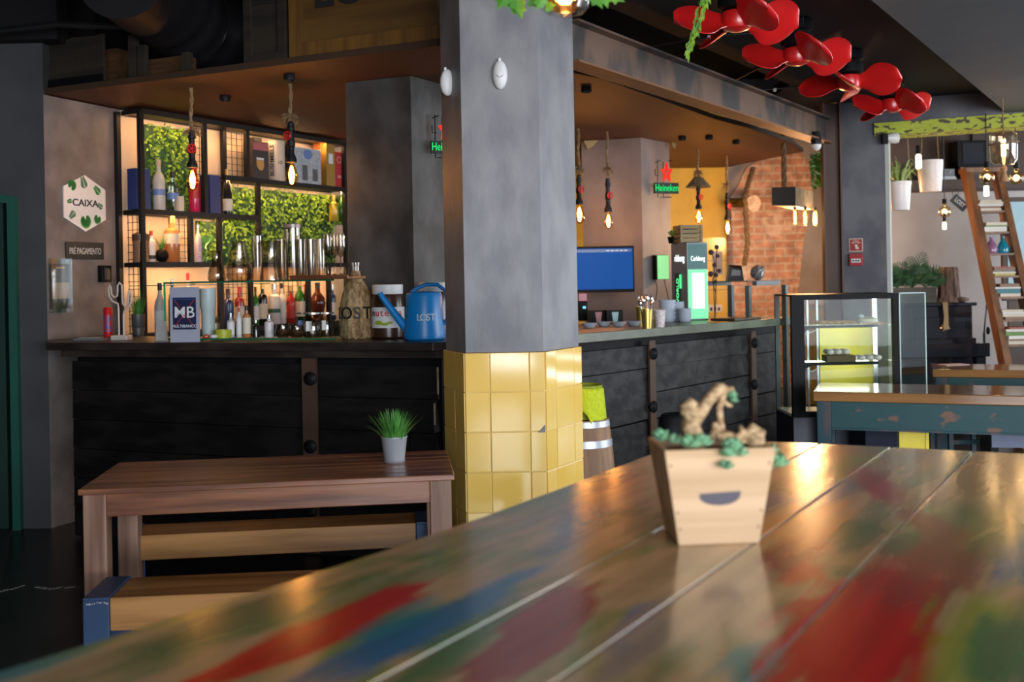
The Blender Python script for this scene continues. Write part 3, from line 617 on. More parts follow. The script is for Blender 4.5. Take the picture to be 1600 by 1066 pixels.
m = MB(); m.ball(L_(1190, 696, .03), (.019, .02, .018), 12, 7); m.tube([L_(1172, 700, .03), L_(1172, 684, .03), L_(1168, 674, .03)], [.009, .008, .002], 8); m.tube([L_(1176, 692, .03), L_(1188, 680, .03), L_(1203, 690, .03)], [.01, .012, .01], 8)
m.build('dry_husk', bark, t, smooth=True, sharp=70)
m = MB()
def rosette(m, c, n, L, w, tilt=.4):
    for i in range(n):
        a = 2.4 * i + R.uniform(-.3, .3); e = tilt + .9 * i / n; d = Vector((math.cos(a) * math.cos(e), math.sin(a) * math.cos(e), math.sin(e))); cc = Vector(c) + d * L * .5
        rm = d.to_track_quat('X', 'Z').to_matrix().to_4x4(); old = m.T; m.T = Matrix.Translation(cc) @ rm; m.ball((0, 0, 0), (L * .52, w / 2, w * .2), 8, 5); m.T = old
for c, n_, L, w in ((L_(1040, 692, .02), 8, .024, .016), (L_(1060, 694, 0), 7, .018, .012), (L_(1080, 698, -.015), 10, .026, .02), (L_(1098, 696, -.015), 8, .022, .018), (L_(1140, 700, -.028), 10, .022, .02), (L_(1133, 712, -.03), 8, .018, .016), (L_(1152, 712, -.03), 7, .02, .014), (L_(1130, 730, -.034), 7, .018, .011), (L_(1160, 630, .05), 6, .013, .012), (L_(1163, 638, .05), 4, .01, .01), (L_(1222, 738, .02), 9, .028, .02), (L_(1213, 716, .02), 6, .02, .015)): m = MB(); rosette(m, c, n_, L, w); m.build('leaf_rosette', succ, t, smooth=True)

# ------------------------------------------------------------------ back-bar shelving
S1, S2, S3, S4, S5 = 1.17, 1.635, 1.99, 2.275, 2.665
t = T('bar_shelving', 'black steel bar shelving with warm lit compartments along the wall behind the bar', 'shelf', (SH[0][0], SH[0][1], 0), ang(SH))
iv = Matrix.Rotation(-ang(SH), 2)
def tl(px, z, off=0.): v = onl(px, z, SH, off); q = iv @ Vector((v.x - SH[0][0], v.y - SH[0][1])); return q.x
w_ = .032
def upr(px, z0, z1, off=0., w=w_):
    x = tl(px, (z0 + z1) / 2, off); MB().box((x, off + w / 2, (z0 + z1) / 2), (w, w, z1 - z0)).build('upright', blackmetal, t)
for px, z0, z1 in ((227, 0, S5), (322, S3, S5), (300, S2, S3), (346, S1, S3), (388, S4, S5), (406, S2, S4), (394, S1, S2), (452, S4, S5), (484, S1, S2), (516, S1, S2), (542, S1, S5)): upr(px, z0, z1)
for px, z0, z1 in ((191, 0, S5), (352, S3, S5)): upr(px, z0, z1, .17)
led = MB()
def shelf(pa, pb_, z, lit=True):
    a, b = tl(pa, z), tl(pb_, z); m = MB(); m.box(((a + b) / 2, .016, z), (b - a, .03, .036)); m.box(((a + b) / 2, .115, z - .003), (b - a, .17, .012)); m.box(((a + b) / 2, .195, z), (b - a, .02, .03))
    m.build('shelf_board', blackmetal, t)
    if lit: MB().box(((a + b) / 2, .038, z - .0098), (b - a - .03, .012, .0024)).build('led_strip', ledwarm, t)
xe = tl(227, 2)
for a, b, z, l in ((227, 350, S2, 1), (227, 408, S3, 1), (352, 545, S4, 1), (227, 548, S5, 1), (394, 548, S2, 1), (222, 548, S1 - .02, 0)): shelf(a, b, z, l)
a, b = tl(222, 1), tl(548, 1); MB().box(((a + b) / 2, .1, .57), (b - a, .18, 1.13)).build('cabinet', blackpl, t)
def grid(pa, pb_, z0, z1, o=.17):
    a, b = tl(pa, (z0 + z1) / 2, o), tl(pb_, (z0 + z1) / 2, o); m = MB(); n = max(2, round((b - a) / .05))
    for i in range(n + 1): m.box((a + (b - a) * i / n, o, (z0 + z1) / 2), (.0035, .0035, z1 - z0))
    k = max(2, round((z1 - z0) / .05))
    for i in range(k + 1): m.box(((a + b) / 2, o, z0 + (z1 - z0) * i / k), (b - a, .0035, .0035))
    m.build('wire_grid', blackmetal, t)
grid(302, 322, S3 + .02, S5 - .03); grid(354, 386, S4 + .02, S5 - .03, .1); grid(272, 297, S2, S3 - .02); grid(350, 392, S1, S2 - .02); grid(430, 484, S1, S2 - .02, .16)
m = MB()   # grid on the short end
for i in range(4): m.box((xe - .005, .03 + .045 * i, (S1 + S3) / 2), (.0035, .0035, S3 - S1))
for i in range(17): m.box((xe - .005, .1, S1 + .05 * i), (.0035, .15, .0035))
m.build('wire_grid', blackmetal, t)
m = MB(); 
for z in (S2, S3, S5): MB().box((xe - .0, .1, z), (.03, .2, .03)).build('side_rail', blackmetal, t)
def ivypanel(pa, pb_, z0, z1, label, per=2300):
    o = .196; a, b = tl(pa, (z0 + z1) / 2, o), tl(pb_, (z0 + z1) / 2, o)
    p = T('artificial_hedge', label, 'plant wall', t.location.copy(), ang(SH), 'leafy panels behind the bar shelves')
    MB().box(((a + b) / 2, o + .008, (z0 + z1) / 2), (b - a, .008, z1 - z0)).build('backing', darkleaf, p)
    m = MB()
    for i in range(int(per * (b - a) * (z1 - z0))):
        q = (R.uniform(a, b), o - R.uniform(0, .022), R.uniform(z0, z1)); an = R.uniform(0, 2 * PI)
        m.leaf(q, (math.cos(an), -R.uniform(.1, .9), math.sin(an)), (0, -1, .3), R.uniform(.026, .045), R.uniform(.018, .028))
    tag(m.build('leaves', greenleaf, p), kind='stuff')
ivypanel(228, 300, S3 + .02, S5 - .05, 'dense green leafy panel in the tall top compartment of the bar shelving')
ivypanel(352, 540, S3 + .0, S4 - .04, 'wide green leafy panel below the shelf of whisky boxes')
ivypanel(308, 345, S2 + .02, S3 - .03, 'narrow green leafy panel behind the cocktail coupe')
ivypanel(350, 520, S2 - .0, S3 - .0, 'green leafy panel behind the glass carafes')

# ------------------------------------------------------------------ bottles, boxes and other small goods
def k_at(v): return v.y / F
gl = {'clear': glass('bottle_clear', (.86, .92, .9), .05, .12, .8), 'frost': M('frosted_glass', (.55, .56, .56), .4, trans=.2), 'pink': M('pink_spirit', (.75, .03, .14), .15, trans=.3), 'green': M('green_bottle', (.03, .18, .03), .12, trans=.3), 'dark': M('dark_bottle', (.012, .012, .010), .12), 'amberb': M('amber_spirit', (.62, .25, .08), .12, trans=.3), 'whiteb': M('white_bottle', (.66, .62, .62), .35), 'blueb': M('blue_bottle', (.015, .03, .11), .2), 'cognac': M('cognac', (.09, .02, .012), .12), 'yellowb': M('yellow_spirit', (.45, .38, .05), .15, trans=.3), 'redb': M('red_bottle', (.30, .02, .02), .2)}
silver = M('silver_cap', (.55, .55, .55), .25, .9); gold = M('gold_foil', (.55, .36, .12), .35, .9); corkm = M('cork', (.5, .42, .3), .8)
redcap = M('red_cap', (.5, .02, .02), .4); paper = M('cream_label', (.68, .62, .5), .7); paperw = M('white_label', (.7, .7, .7), .6); greenl = M('green_label', (.01, .09, .05), .5); blackl = M('black_label', (.015, .015, .017), .5); redl = M('red_label', (.4, .02, .02), .5); bluel = M('blue_label', (.12, .22, .5), .5)
SHP = {'wine': [(0, 0), (.9, 0), (1, .02), (1, .58), (.8, .68), (.38, .76), (.33, .82), (.33, .94), (0, .94)], 'gin': [(0, 0), (.92, 0), (1, .02), (1, .62), (.9, .69), (.42, .74), (.38, .78), (.38, .92), (0, .92)], 'square': [(0, 0), (.95, 0), (1, .02), (.94, .66), (.45, .72), (.4, .75), (.4, .90), (0, .90)], 'flared': [(0, 0), (.7, 0), (.78, .02), (.6, .08), (1, .45), (.9, .6), (.35, .76), (.3, .92), (0, .92)], 'champ': [(0, 0), (.95, 0), (1, .02), (1, .45), (.75, .62), (.36, .78), (.34, .92), (0, .92)]}
def bottle(label, px, pw, y0, y1, body, cap, v=None, z=None, L=SH, off=.09, shp='wine', lab=None, lz=(.14, .5), band=None, n=14, group='bottles on the bar shelving', cat='bottle', name='bottle'):
    if v is None: v = onl(px, z, L, off)
    k = k_at(v); r = pw * k / 2; h = (y1 - y0) * k
    t = T(name, label, cat, (v.x, v.y, v.z + .001), 0, group)
    gb = MB().lathe([(a * r, b * h) for a, b in SHP[shp]], n=n, cap=(0, 0)).build('glass_body', gl[body], t, smooth=True)
    rn = SHP[shp][-2][0] * r; zt_ = SHP[shp][-1][1] * h
    MB().lathe([(rn * 1.15, zt_ - .07 * h), (rn * 1.15, h), (0, h)], n=n, cap=(0, 0)).build('cap', cap, t, smooth=True)
    if lab: MB().lathe([(r * 1.015, lz[0] * h), (r * 1.015, lz[1] * h)], n=n, cap=(0, 0)).build('label', lab, gb, smooth=True)
    if band: MB().lathe([(r * 1.025, band[1] * h), (r * 1.025, band[2] * h)], n=n, cap=(0, 0)).build('label_band', band[0], gb, smooth=True)
    return t
Z2, Z3, Z4 = S2 + .016, S3 + .016, S4 + .016
B = bottle
B('tall frosted bottle with a cork beside the pink bottle, below the dangling bulb', 249, 19, 248, 328, 'frost', corkm, z=Z3, shp='wine', lab=bluel, lz=(.30, .42))
B('clear square bottle with a dark cap between the frosted and pink bottles', 271, 18, 265, 328, 'clear', blackl, z=Z3, shp='gin', lab=bluel, lz=(.3, .46))
B('bright pink bottle on the shelf under the first bulb', 305, 18, 258, 330, 'pink', redcap, z=Z3, shp='gin', lab=redl, lz=(.3, .55))
B('dark champagne bottle with gold foil at the end of the middle shelf', 356, 15, 263, 334, 'dark', gold, z=Z3, off=.06, shp='champ', lab=paper, lz=(.08, .34))
B('white labelled bottle with a red neck beside the black flower ball', 237, 12, 360, 409, 'whiteb', redcap, z=Z2, shp='gin', lab=paperw, band=(blackl, .1, .22))
B('large amber pink bottle with a tall stopper in the lit lower compartment', 269, 24, 338, 410, 'amberb', gold, z=Z2, shp='gin', lab=paper, lz=(.4, .62))
B('slim white bottle with a pink pattern beside the green coupe', 310, 11, 352, 411, 'whiteb', silver, z=Z2, off=.05, shp='wine', lab=M('pink_pattern', (.5, .3, .45), .5, 0, (90, (.7, .65, .7), .4, .6, (1, 1, 1), 2)), lz=(.05, .5))
v = onl(522, Z3, SH, .08); B('yellow-green square bottle high up beside the mottled pillar', 522, 15, 306, 347, 'yellowb', gold, v=v, shp='gin', lab=None)
B('green bottle high up beside the mottled pillar, next to the yellow-green one', 534, 13, 300, 349, 'green', silver, z=Z3, shp='wine')
# lower row, standing on the base cabinet behind the glass case
zb = S1 + .002
for a in (('bottle with a black cap peeping over the sign with letters', 270, 12, 428, 512, 'dark', silver, 'wine', None), ('bottle with a bright red cap peeping over the sign with letters', 295, 13, 421, 512, 'whiteb', redcap, 'wine', paper),
          ('navy blue bottle behind the glass case', 357, 15, 446, 508, 'blueb', blackl, 'gin', None), ('reddish amber bottle standing before the wire grid', 375, 15, 444, 508, 'redb', redcap, 'gin', paper), ('dark bottle with a pale slanted label behind the glass case', 411, 15, 438, 506, 'dark', gold, 'gin', paper),
          ('dark narrow bottle with a green and white label', 400, 11, 444, 506, 'green', blackl, 'wine', paperw), ('white gin bottle with a dark green band', 429, 19, 440, 505, 'whiteb', silver, 'gin', None), ('plain white rum bottle beside the gin bottle with the green band', 441, 12, 440, 505, 'whiteb', blackl, 'wine', paperw),
          ('red labelled bottle between the white and green bottles', 455, 14, 446, 505, 'redb', gold, 'wine', redl), ('green whiskey bottle with a cream label', 469, 16, 438, 505, 'green', gold, 'wine', paper), ('dark red topped bottle behind the green whiskey bottle', 478, 10, 443, 504, 'cognac', redcap, 'wine', None), ('round dark cognac bottle with a slender neck', 497, 24, 442, 504, 'cognac', blackl, 'flared', None),
          ('slim blue labelled bottle deep in the corner by the demijohn', 520, 11, 446, 503, 'blueb', silver, 'gin', paperw)):
    B(a[0], a[1], a[2], a[3], a[4] - 2, gl and a[5], a[6], z=zb, off=.06, shp=a[7], lab=a[8], band=(greenl, .28, .38) if 'dark green band' in a[0] else None, group='bottles behind the glass case')
def boxat(name, label, cat, v, w, d, h, mat, rz, group=None, lift=.001):
    t = T(name, label, cat, (v.x, v.y, v.z + lift), rz, group); MB().box((0, d / 2, h / 2), (w, d, h)).build('carton', mat, t, bevel=.001); return t
def shbox(label, pa, pb_, yt, z, mat, off=.03, d=.12, name='bottle_box', zbase=None):
    a, b = onl(pa, z, SH, off), onl(pb_, z, SH, off); c = (a + b) / 2; w = (b - a).length; h = onp((pa + pb_) / 2, yt, SH, off).z - z
    return boxat(name, label, 'box', c, w, d, h, mat, ang(SH), 'boxed bottles on the bar shelving'), w, h
bluebox = M('blue_card', (.008, .028, .14), .4)
shbox('deep blue box in the corner of the leafy compartment', 214, 236, 264, Z3, bluebox, .03, .09)
shbox('dark blue box standing between the pink and champagne bottles', 329, 345, 274, Z3, bluebox, .03, .1)
b_, w, h = shbox('small cream card box beside the clear square bottle', 280, 288, 307, Z3, paper, .03, .05)
b_, w, h = shbox('dark box picturing a whisky glass, at the start of the top shelf', 396, 420, 222, Z4, M('dark_box', (.03, .025, .022), .4), .03, .1)
m = MB(); m.box((0, -.001, h * .87), (w * .98, .001, h * .2)); m.build('pink_panel', M('pink_card', (.45, .12, .12), .5), b_)
m = MB(); m.slab([(-w * .28, h * .5), (w * .18, h * .5), (w * .2, h * .35), (w * .1, h * .24), (-w * .1, h * .24), (-w * .27, h * .35)], -.002, 0); m.build('glass_picture', M('whisky_amber', (.55, .28, .06), .4), b_)
MB().box((-w * .05, -.002, h * .54), (w * .46, .001, h * .06)).build('glass_rim_picture', paperw, b_); MB().box((0, .05, h + .018), (w * .5, .05, .035)).build('lid', blackl, b_)
# printed tube and cartons
v = onl(432, Z4, SH, .06); k = k_at(v); t2 = T('whisky_tube', 'pale cylindrical whisky tube with black upright lettering', 'box', (v.x, v.y, v.z + .001), 0, 'boxed bottles on the bar shelving')
r_ = 13.5 * k; h_ = 62 * k; MB().lathe([(0, 0), (r_, 0), (r_, h_), (0, h_)], n=28, cap=(0, 0)).build('tube', M('tube_card', (.62, .52, .42), .5), t2, smooth=True)
text('BUSHMILLS', .045, blackl, t2, (-r_ * .21, -r_ * 1.0, h_ * .5), (PI / 2, -PI / 2, math.radians(-12)), .001, bold=.0008, sx=1.1); text('10', .04, blackl, t2, (r_ * .64, -r_ * .79, h_ * .45), (PI / 2, 0, math.radians(39)), .001)
b_, w, h = shbox('pale blue gin carton with two dark window shapes', 461, 502, 232, Z4, M('blue_grey_card', (.30, .36, .42), .5, 0, (30, (.42, .48, .52), .4, .6, (1, 1, 1), 3)), .03, .11)
m = MB(); m.slab([(w * .16 * math.cos(a), h * .83 + w * .13 * math.sin(a)) for a in [2 * PI * i / 16 for i in range(16)]], -.002, 0); m.build('round_emblem', bluel, b_)
for x, hh_ in ((-w * .12, .42), (w * .27, .34)): MB().box((x, -.001, h * (.1 + hh_ / 2)), (w * .2, .001, h * hh_)).build('window_shape', M('grey_card', (.10, .10, .11), .5), b_)
b_, w, h = shbox('orange brown box behind the gold carton', 502, 511, 216, Z4, M('orange_card', (.42, .13, .03), .5), .08, .08)
b_, w, h = shbox('tall gold carton with a small white label', 511, 524, 222, Z4, M('gold_card', (.38, .24, .05), .4, .3), .03, .1); MB().box((0, -.001, h * .62), (w * .5, .001, h * .22)).build('label', paperw, b_)
b_, w, h = shbox('tall red carton at the pillar end of the top shelf', 524, 537, 238, Z4, redl, .03, .1)
m = MB(); m.lathe([(w * .2, -.001), (w * .28, 0), (w * .2, .001)], (0, 0, 0), 14, (0, 0)); o = m.build('round_emblem', M('pale_red', (.6, .25, .22), .5), b_, (0, -.001, h * .78)); o.rotation_euler.x = PI / 2
MB().box((0, -.001, h * .3), (w * .4, .001, h * .08)).build('label', M('pale_red', (.6, .25, .22)), b_)
v = onl(209, Z2, SH, .1); 
t2 = T('storage_tin', 'brown tin standing behind the wire grid at the end of the shelving', 'tin', (v.x + .05, v.y, v.z)); MB().lathe([(0, 0), (.05, 0), (.052, .13), (.055, .14), (.055, .19), (0, .19)], n=20).build('can', M('tin_brown', (.30, .17, .09), .4, .3), t2, smooth=True); MB().lathe([(.057, .145), (.057, .185), (.03, .2), (0, .2)], n=20).build('lid', M('tin_dark', (.08, .04, .02), .4), t2, smooth=True)
v = onl(253, Z2, SH, .09); t2 = T('potted_grass', 'black ball pot with thin grass in the lit lower shelf compartment', 'plant', v)
MB().ball((0, 0, .048), (.046, .046, .048), 16, 9).build('ball_pot', blackpl, t2, smooth=True)
def grass(par, z, n, L0, L1, sp, r0=.012, w=.0018, mat=grassm, name='grass'):
    m = MB()
    for i in range(n):
        a = R.uniform(0, 2 * PI); b0 = Vector((r0 * R.random() * math.cos(a), r0 * R.random() * math.sin(a), z)); s = sp * R.uniform(.2, 1); d = Vector((math.cos(a) * s, math.sin(a) * s, 1)).normalized(); L = R.uniform(L0, L1)
        tip = b0 + d * L + Vector((d.x, d.y, -.3)) * L * s * .4; mp_ = b0 + d * L * .55; q = Vector((-math.sin(a), math.cos(a), 0)) * w
        m.add([b0 - q, b0 + q, mp_ + q, mp_ - q, tip], [(0, 1, 2, 3), (3, 2, 4)])
    return m.build(name, mat, par)
grass(t2, .09, 50, .05, .13, .7)
v = onl(322, Z2, SH, .05); t2 = T('cocktail_coupe', 'green and blue cocktail coupe on the lit lower shelf', 'glass', v)
MB().lathe([(0, 0), (.03, 0), (.03, .004), (.006, .01), (.005, .09), (.02, .11), (.058, .165), (.06, .19)], n=20, cap=(1, 0)).build('glass_body', M('green_glass', (.2, .5, .2), .1, trans=.7), t2, smooth=True)
v = onl(217, S1, SH, .03); v = onp(216, 500, SH, -.16); v.z = ZB; t2 = T('potted_grass', 'ribbed tin pot of tall grass at the foot of the bar shelving', 'plant', (v.x, v.y, ZB + .001))
kk = k_at(v); MB().lathe([(0, 0), (8 * kk, 0), (9.5 * kk, 12 * kk), (9 * kk, 13 * kk), (9.8 * kk, 14 * kk), (10.2 * kk, 34 * kk), (9.4 * kk, 34 * kk), (9 * kk, 28 * kk), (0, 28 * kk)], n=22).build('pot', steel, t2, smooth=True); grass(t2, 28 * kk, 90, .1, .2, .35, .03, .002)

# ------------------------------------------------------------------ glass case on the bar and the glassware on it
ac = ang(CL)
def cbox(px0, px1, L, off_): a, b = onl(px0, ZB, L, off_), onl(px1, ZB, L, off_); return a, b
a, b = cbox(258, 524, CL, .10); wg = (b - a).length; hg = at(0, 0, 1).z and (onp(262, 441, CL, .10).z - ZB)
t = T('glass_display_case', 'long green-edged glass case on the bar top with carafes and jars standing on it', 'glass case', (a.x, a.y, ZB + .001), ac)
edge = M('glass_edge_green', (.012, .11, .055), .15, trans=.0); dg = .3
for z in (hg - .006, .012): 
    MB().box((wg / 2, dg / 2, z), (wg, dg, .006)).build('top_pane' if z > .1 else 'base_pane', pane, t); MB().box((wg / 2, -.001, z), (wg, .003, .010)).build('pane_edge', edge, t)
MB().box((.003, dg / 2, hg / 2), (.006, dg, hg - .02)).build('side_pane', pane, t)
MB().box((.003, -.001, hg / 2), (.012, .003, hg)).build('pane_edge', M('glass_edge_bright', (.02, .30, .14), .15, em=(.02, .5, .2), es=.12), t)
MB().box((wg - .003, dg / 2, hg / 2), (.006, dg, hg - .02)).build('side_pane', pane, t)
MB().box((.05, dg - .03, hg - .02), (wg * .9, .01, .004)).build('rail', edge, t)
zg = ZB + hg - .002
tint = glass('smoky_clear', (.84, .79, .72), .08, .06, .34)
def glassware(name, label, px, pw, y0, y1, prof, off_=.2, z=None, mat=None, cat='glass', L=CL, group='glassware on the glass case', lid=None):
    v = onl(px, z or zg, L, off_); k = k_at(v); r, h = pw * k / 2, (y1 - y0) * k
    t = T(name, label, cat, (v.x, v.y, v.z + .001), 0, group)
    MB().lathe([(p * r, q * h) for p, q in prof] + [(p * r * .93, q * h) for p, q in prof[::-1][:-1]], n=22, cap=(0, 0)).build('glass_body', mat or tint, t, smooth=True)
    if lid: MB().lathe([(.9 * r, h), (1.02 * r, h * .98), (1.02 * r, h * 1.045), (0, h * 1.05)], n=22, cap=(0, 0)).build('lid', lid, t, smooth=True)
    return t
CAR = [(0, 0), (.85, 0), (1, .08), (.95, .3), (.6, .62), (.5, .78), (.62, .98), (.66, 1)]
CYL = [(0, 0), (.96, 0), (1, .03), (1, 1)]; FLR = [(0, 0), (1, 0), (1, .05), (.8, .5), (.72, .8), (.9, 1)]; TUM = [(0, 0), (.8, 0), (.84, .04), (1, 1)]; WIN = [(0, 0), (.7, 0), (.7, .02), (.1, .06), (.09, .42), (.6, .5), (1, .7), (.85, 1)]
G = glassware
G('carafe', 'small round carafe at the near end of the glass case top', 339, 28, 388, 436, CAR, .12); G('carafe', 'tall pear-shaped carafe beside the small round one', 374, 40, 374, 436, [(0, 0), (.8, 0), (1, .1), (.95, .35), (.55, .95), (.62, 1)], .12)
G('glass_jar', 'slim clear jar behind the tall pear-shaped carafe', 403, 18, 362, 432, CYL, .2); G('pitcher', 'wide clear beaker-like pitcher on the glass case', 424, 36, 372, 434, FLR, .10)
G('glass_jar', 'tall lidded storage jar in the middle of the glass case top', 458, 27, 350, 433, CYL, .12, lid=M('jar_lid_glass', (.3, .2, .18), .2)); G('glass_jar', 'clear jar squeezed between the pitcher and the lidded storage jar', 441, 20, 368, 432, CYL, .22)
tr = onl(450, zg, CL, .03); trr = onl(541, zg, CL, .03); wdt = (trr - tr).length
t3 = T('wooden_tray', 'long dark red wooden tray with tall glasses, on the glass case beside the demijohn', 'tray', (tr.x, tr.y, zg + .001), ac); MB().box((wdt / 2, .14, .008), (wdt, .24, .016)).build('board', wood('tray_wood', (.16, .06, .025), (.09, .03, .015), .3), t3, bevel=.003); MB().box((wdt / 2, .02, .018), (wdt, .008, .012)).build('rim', wood('tray_wood', (.16, .06, .025), (.09, .03, .015), .3), t3)
zt2 = zg + .018
for px, o_, lab in ((470, .12, 'first in the front row'), (486, .10, 'second in the front row'), (501, .12, 'third in the front row'), (478, .2, 'at the back, before the white stopper'), (493, .21, 'at the back, behind the middle pair')): G('tall_glass', 'tall ribbed tumbler on the wooden tray, ' + lab, px, 18, 366, 424, TUM, o_, zt2)
for px, o_, lab in ((513, .08, 'nearest the tumblers'.replace('nearest', 'next to')), (523, .15, 'in the middle'), (533, .1, 'at the end by the demijohn')): G('wine_glass', 'small stemmed glass on the wooden tray, ' + lab, px, 16, 356, 422, WIN, o_, zt2)
# goods inside / behind the glass case
zi = ZB + .018
for px, pw, y0, y1, lab in ((489, 29, 487, 524, 'wide clip-top jar with a pale label inside the glass case'), (511, 22, 487, 523, 'clip-top jar at the demijohn end inside the glass case'), (476, 26, 484, 520, 'clip-top jar with a blue label behind the others in the case')):
    j = G('clip_top_jar', lab, px, pw, y0, y1, [(0, 0), (.95, 0), (1, .05), (1, .8), (.88, .86)], .16 if px == 489 else .24, zi, cat='jar', group='jars in the glass case', lid=silver)
    v = j.location; k = k_at(v); MB().box((-pw * k * .12, -pw * k * .47, 18 * k), (pw * k * .3, .004, 15 * k)).build('label', bluel if px == 476 else paperw, j)
for px, y0, lab in ((442, 505, 'squat glass bowl of dark tea leaves near the white candle lantern'), (464, 507, 'squat glass bowl of dark tea leaves beside the clip-top jars')):
    j = G('glass_bowl', lab, px, 26, y0, 526, [(0, 0), (.6, 0), (1, .4), (.8, .85), (.86, 1)], .13, zi, cat='bowl', group='bowls in the glass case'); v = j.location; k = k_at(v)
    MB().ball((0, 0, 8 * k), (11 * k, 11 * k, 6.5 * k), 14, 7).build('contents', M('tea_leaves', (.03, .022, .012), .9, 0, (90, (.12, .08, .04), .4, .6, (1, 1, 1), 2)), j)
v = onl(349, zi, CL, .13); k = k_at(v); t3 = T('lime_cup', 'lime green cup standing in the glass case', 'cup', v); MB().lathe([(0, 0), (12.5 * k, 0), (13.5 * k, 13 * k), (12.7 * k, 13 * k), (12 * k, 2 * k), (0, 2 * k)], n=22).build('cup_body', M('lime_plastic', (.42, .46, .03), .35), t3, smooth=True)
v = onl(336, zi, CL, .22); t3 = T('spiky_plant', 'tiny spiky plant in a tin inside the glass case', 'plant', v); MB().lathe([(0, 0), (8 * k, 0), (9 * k, 22 * k), (0, 22 * k)], n=16).build('pot', M('pot_tin', (.25, .22, .14), .4, .5), t3, smooth=True); grass(t3, 22 * k, 34, .04, .085, 1.1, .008, .0025, darkleaf, 'spiky_leaf')
v = onl(410, zi, CL, .14)
for px, pw, y0, y1, body, cp, lb, lab in ((386, 13, 476, 526, 'amberb', blackl, paper, 'slim brown bottle with a long cream label inside the glass case'), (374, 9, 480, 527, 'whiteb', redcap, paperw, 'narrow white bottle beside the slim brown one in the case'), (421, 15, 492, 527, 'whiteb', silver, None, 'small square white bottle in the glass case'), (361, 12, 488, 526, 'pink', silver, paperw, 'pale bottle with a faded pink label in the glass case'), (400, 12, 500, 527, 'dark', silver, None, 'small dark jar-like bottle in the glass case')):
    B(lab, px, pw, y0, y1, body if body != 'pink' else 'frost', cp, z=zi, L=CL, off=.16, shp='gin', lab=lb, lz=(.12, .62), group='bottles in the glass case')
for px, col, lab in ((322, 'red_candy', 'small red wrapped sweets packet lying in the glass case'), (334, None, 'small white napkin lying in the glass case')):
    v = onl(px, zi, CL, .08); tag(MB().ball((0, 0, .012), (.022, .02, .012), 8, 5).build('sweet_packet' if col else 'napkin', M('red_candy', (.5, .06, .02), .4) if col else paperw, None, v), lab, 'packet' if col else 'napkin')
v = onl(326, zi, CL, .17); t3 = T('paper_cup_dispenser', 'white upright tube of paper cups behind the payment sign', 'dispenser', v); MB().lathe([(0, 0), (10 * k, 0), (11 * k, 44 * k), (12.5 * k, 48 * k), (12.5 * k, 78 * k), (0, 78 * k)], n=20).build('tube', M('pale_aqua', (.42, .5, .5), .4), t3, smooth=True)
# white frosted bottle and acrylic holder at the cash desk end
v = onl(251, ZB, CL, .35); B('white frosted spirit bottle with a dark cap behind the cash desk end of the bar', 251, 17, 437, 524, 'frost', blackl, v=v, shp='wine', lab=paperw, lz=(.3, .5), group='bottles at the cash desk')
v = onl(252, ZB, CL, .07); k = k_at(v); t3 = T('acrylic_stand', 'small sloping white stand before the frosted bottle', 'stand', v, ac); MB().slab([(-11 * k, 0), (11 * k, 0), (9 * k, 32 * k), (-8 * k, 32 * k)], 0, .008).build('panel', M('stand_white', (.45, .43, .41), .4), t3); MB().box((0, .03, .004), (.07, .06, .008)).build('foot', clear, t3)
# payment terminal sign
v = onl(289, ZB, CL, .02); k = k_at(v); t3 = T('payment_sign', 'white upright sign with a dark blue panel lettered in white and red', 'sign', (v.x, v.y, ZB + .001), math.radians(-4))
MB().box((0, .006, 43 * k), (47 * k, .008, 86 * k)).build('panel', M('sign_grey', (.36, .38, .46), .4), t3); MB().box((0, .04, .004), (46 * k, .07, .007)).build('foot', edge, t3)
MB().box((0, .001, 45 * k), (37 * k, .004, 50 * k)).build('blue_panel', M('mb_navy', (.006, .012, .05), .4), t3)
rl = M('mb_red', (.36, .02, .03), .5)
for s in (1, -1):
    for z, w in ((45, 34),): m = MB(); m.box((0, -.0012, z * k), (56 * k, .001, 1.1 * k), Matrix.Rotation(s * .93, 3, 'Y')); m.build('red_bar', rl, t3)
for z in (67, 24): MB().box((0, -.0015, z * k), (35 * k, .001, 1.5 * k)).build('blue_bar', M('mb_blue', (.02, .05, .2), .5), t3)
text('MB', 25 * k, M('letter_white', (.75, .75, .75), .5), t3, (0, -.003, 46 * k), bold=.0004); text('×', 9 * k, rl, t3, (0, -.004, 41 * k)); text('MULTIBANCO', 6.4 * k, M('letter_white', (.75, .75, .75), .5), t3, (0, -.003, 25 * k))
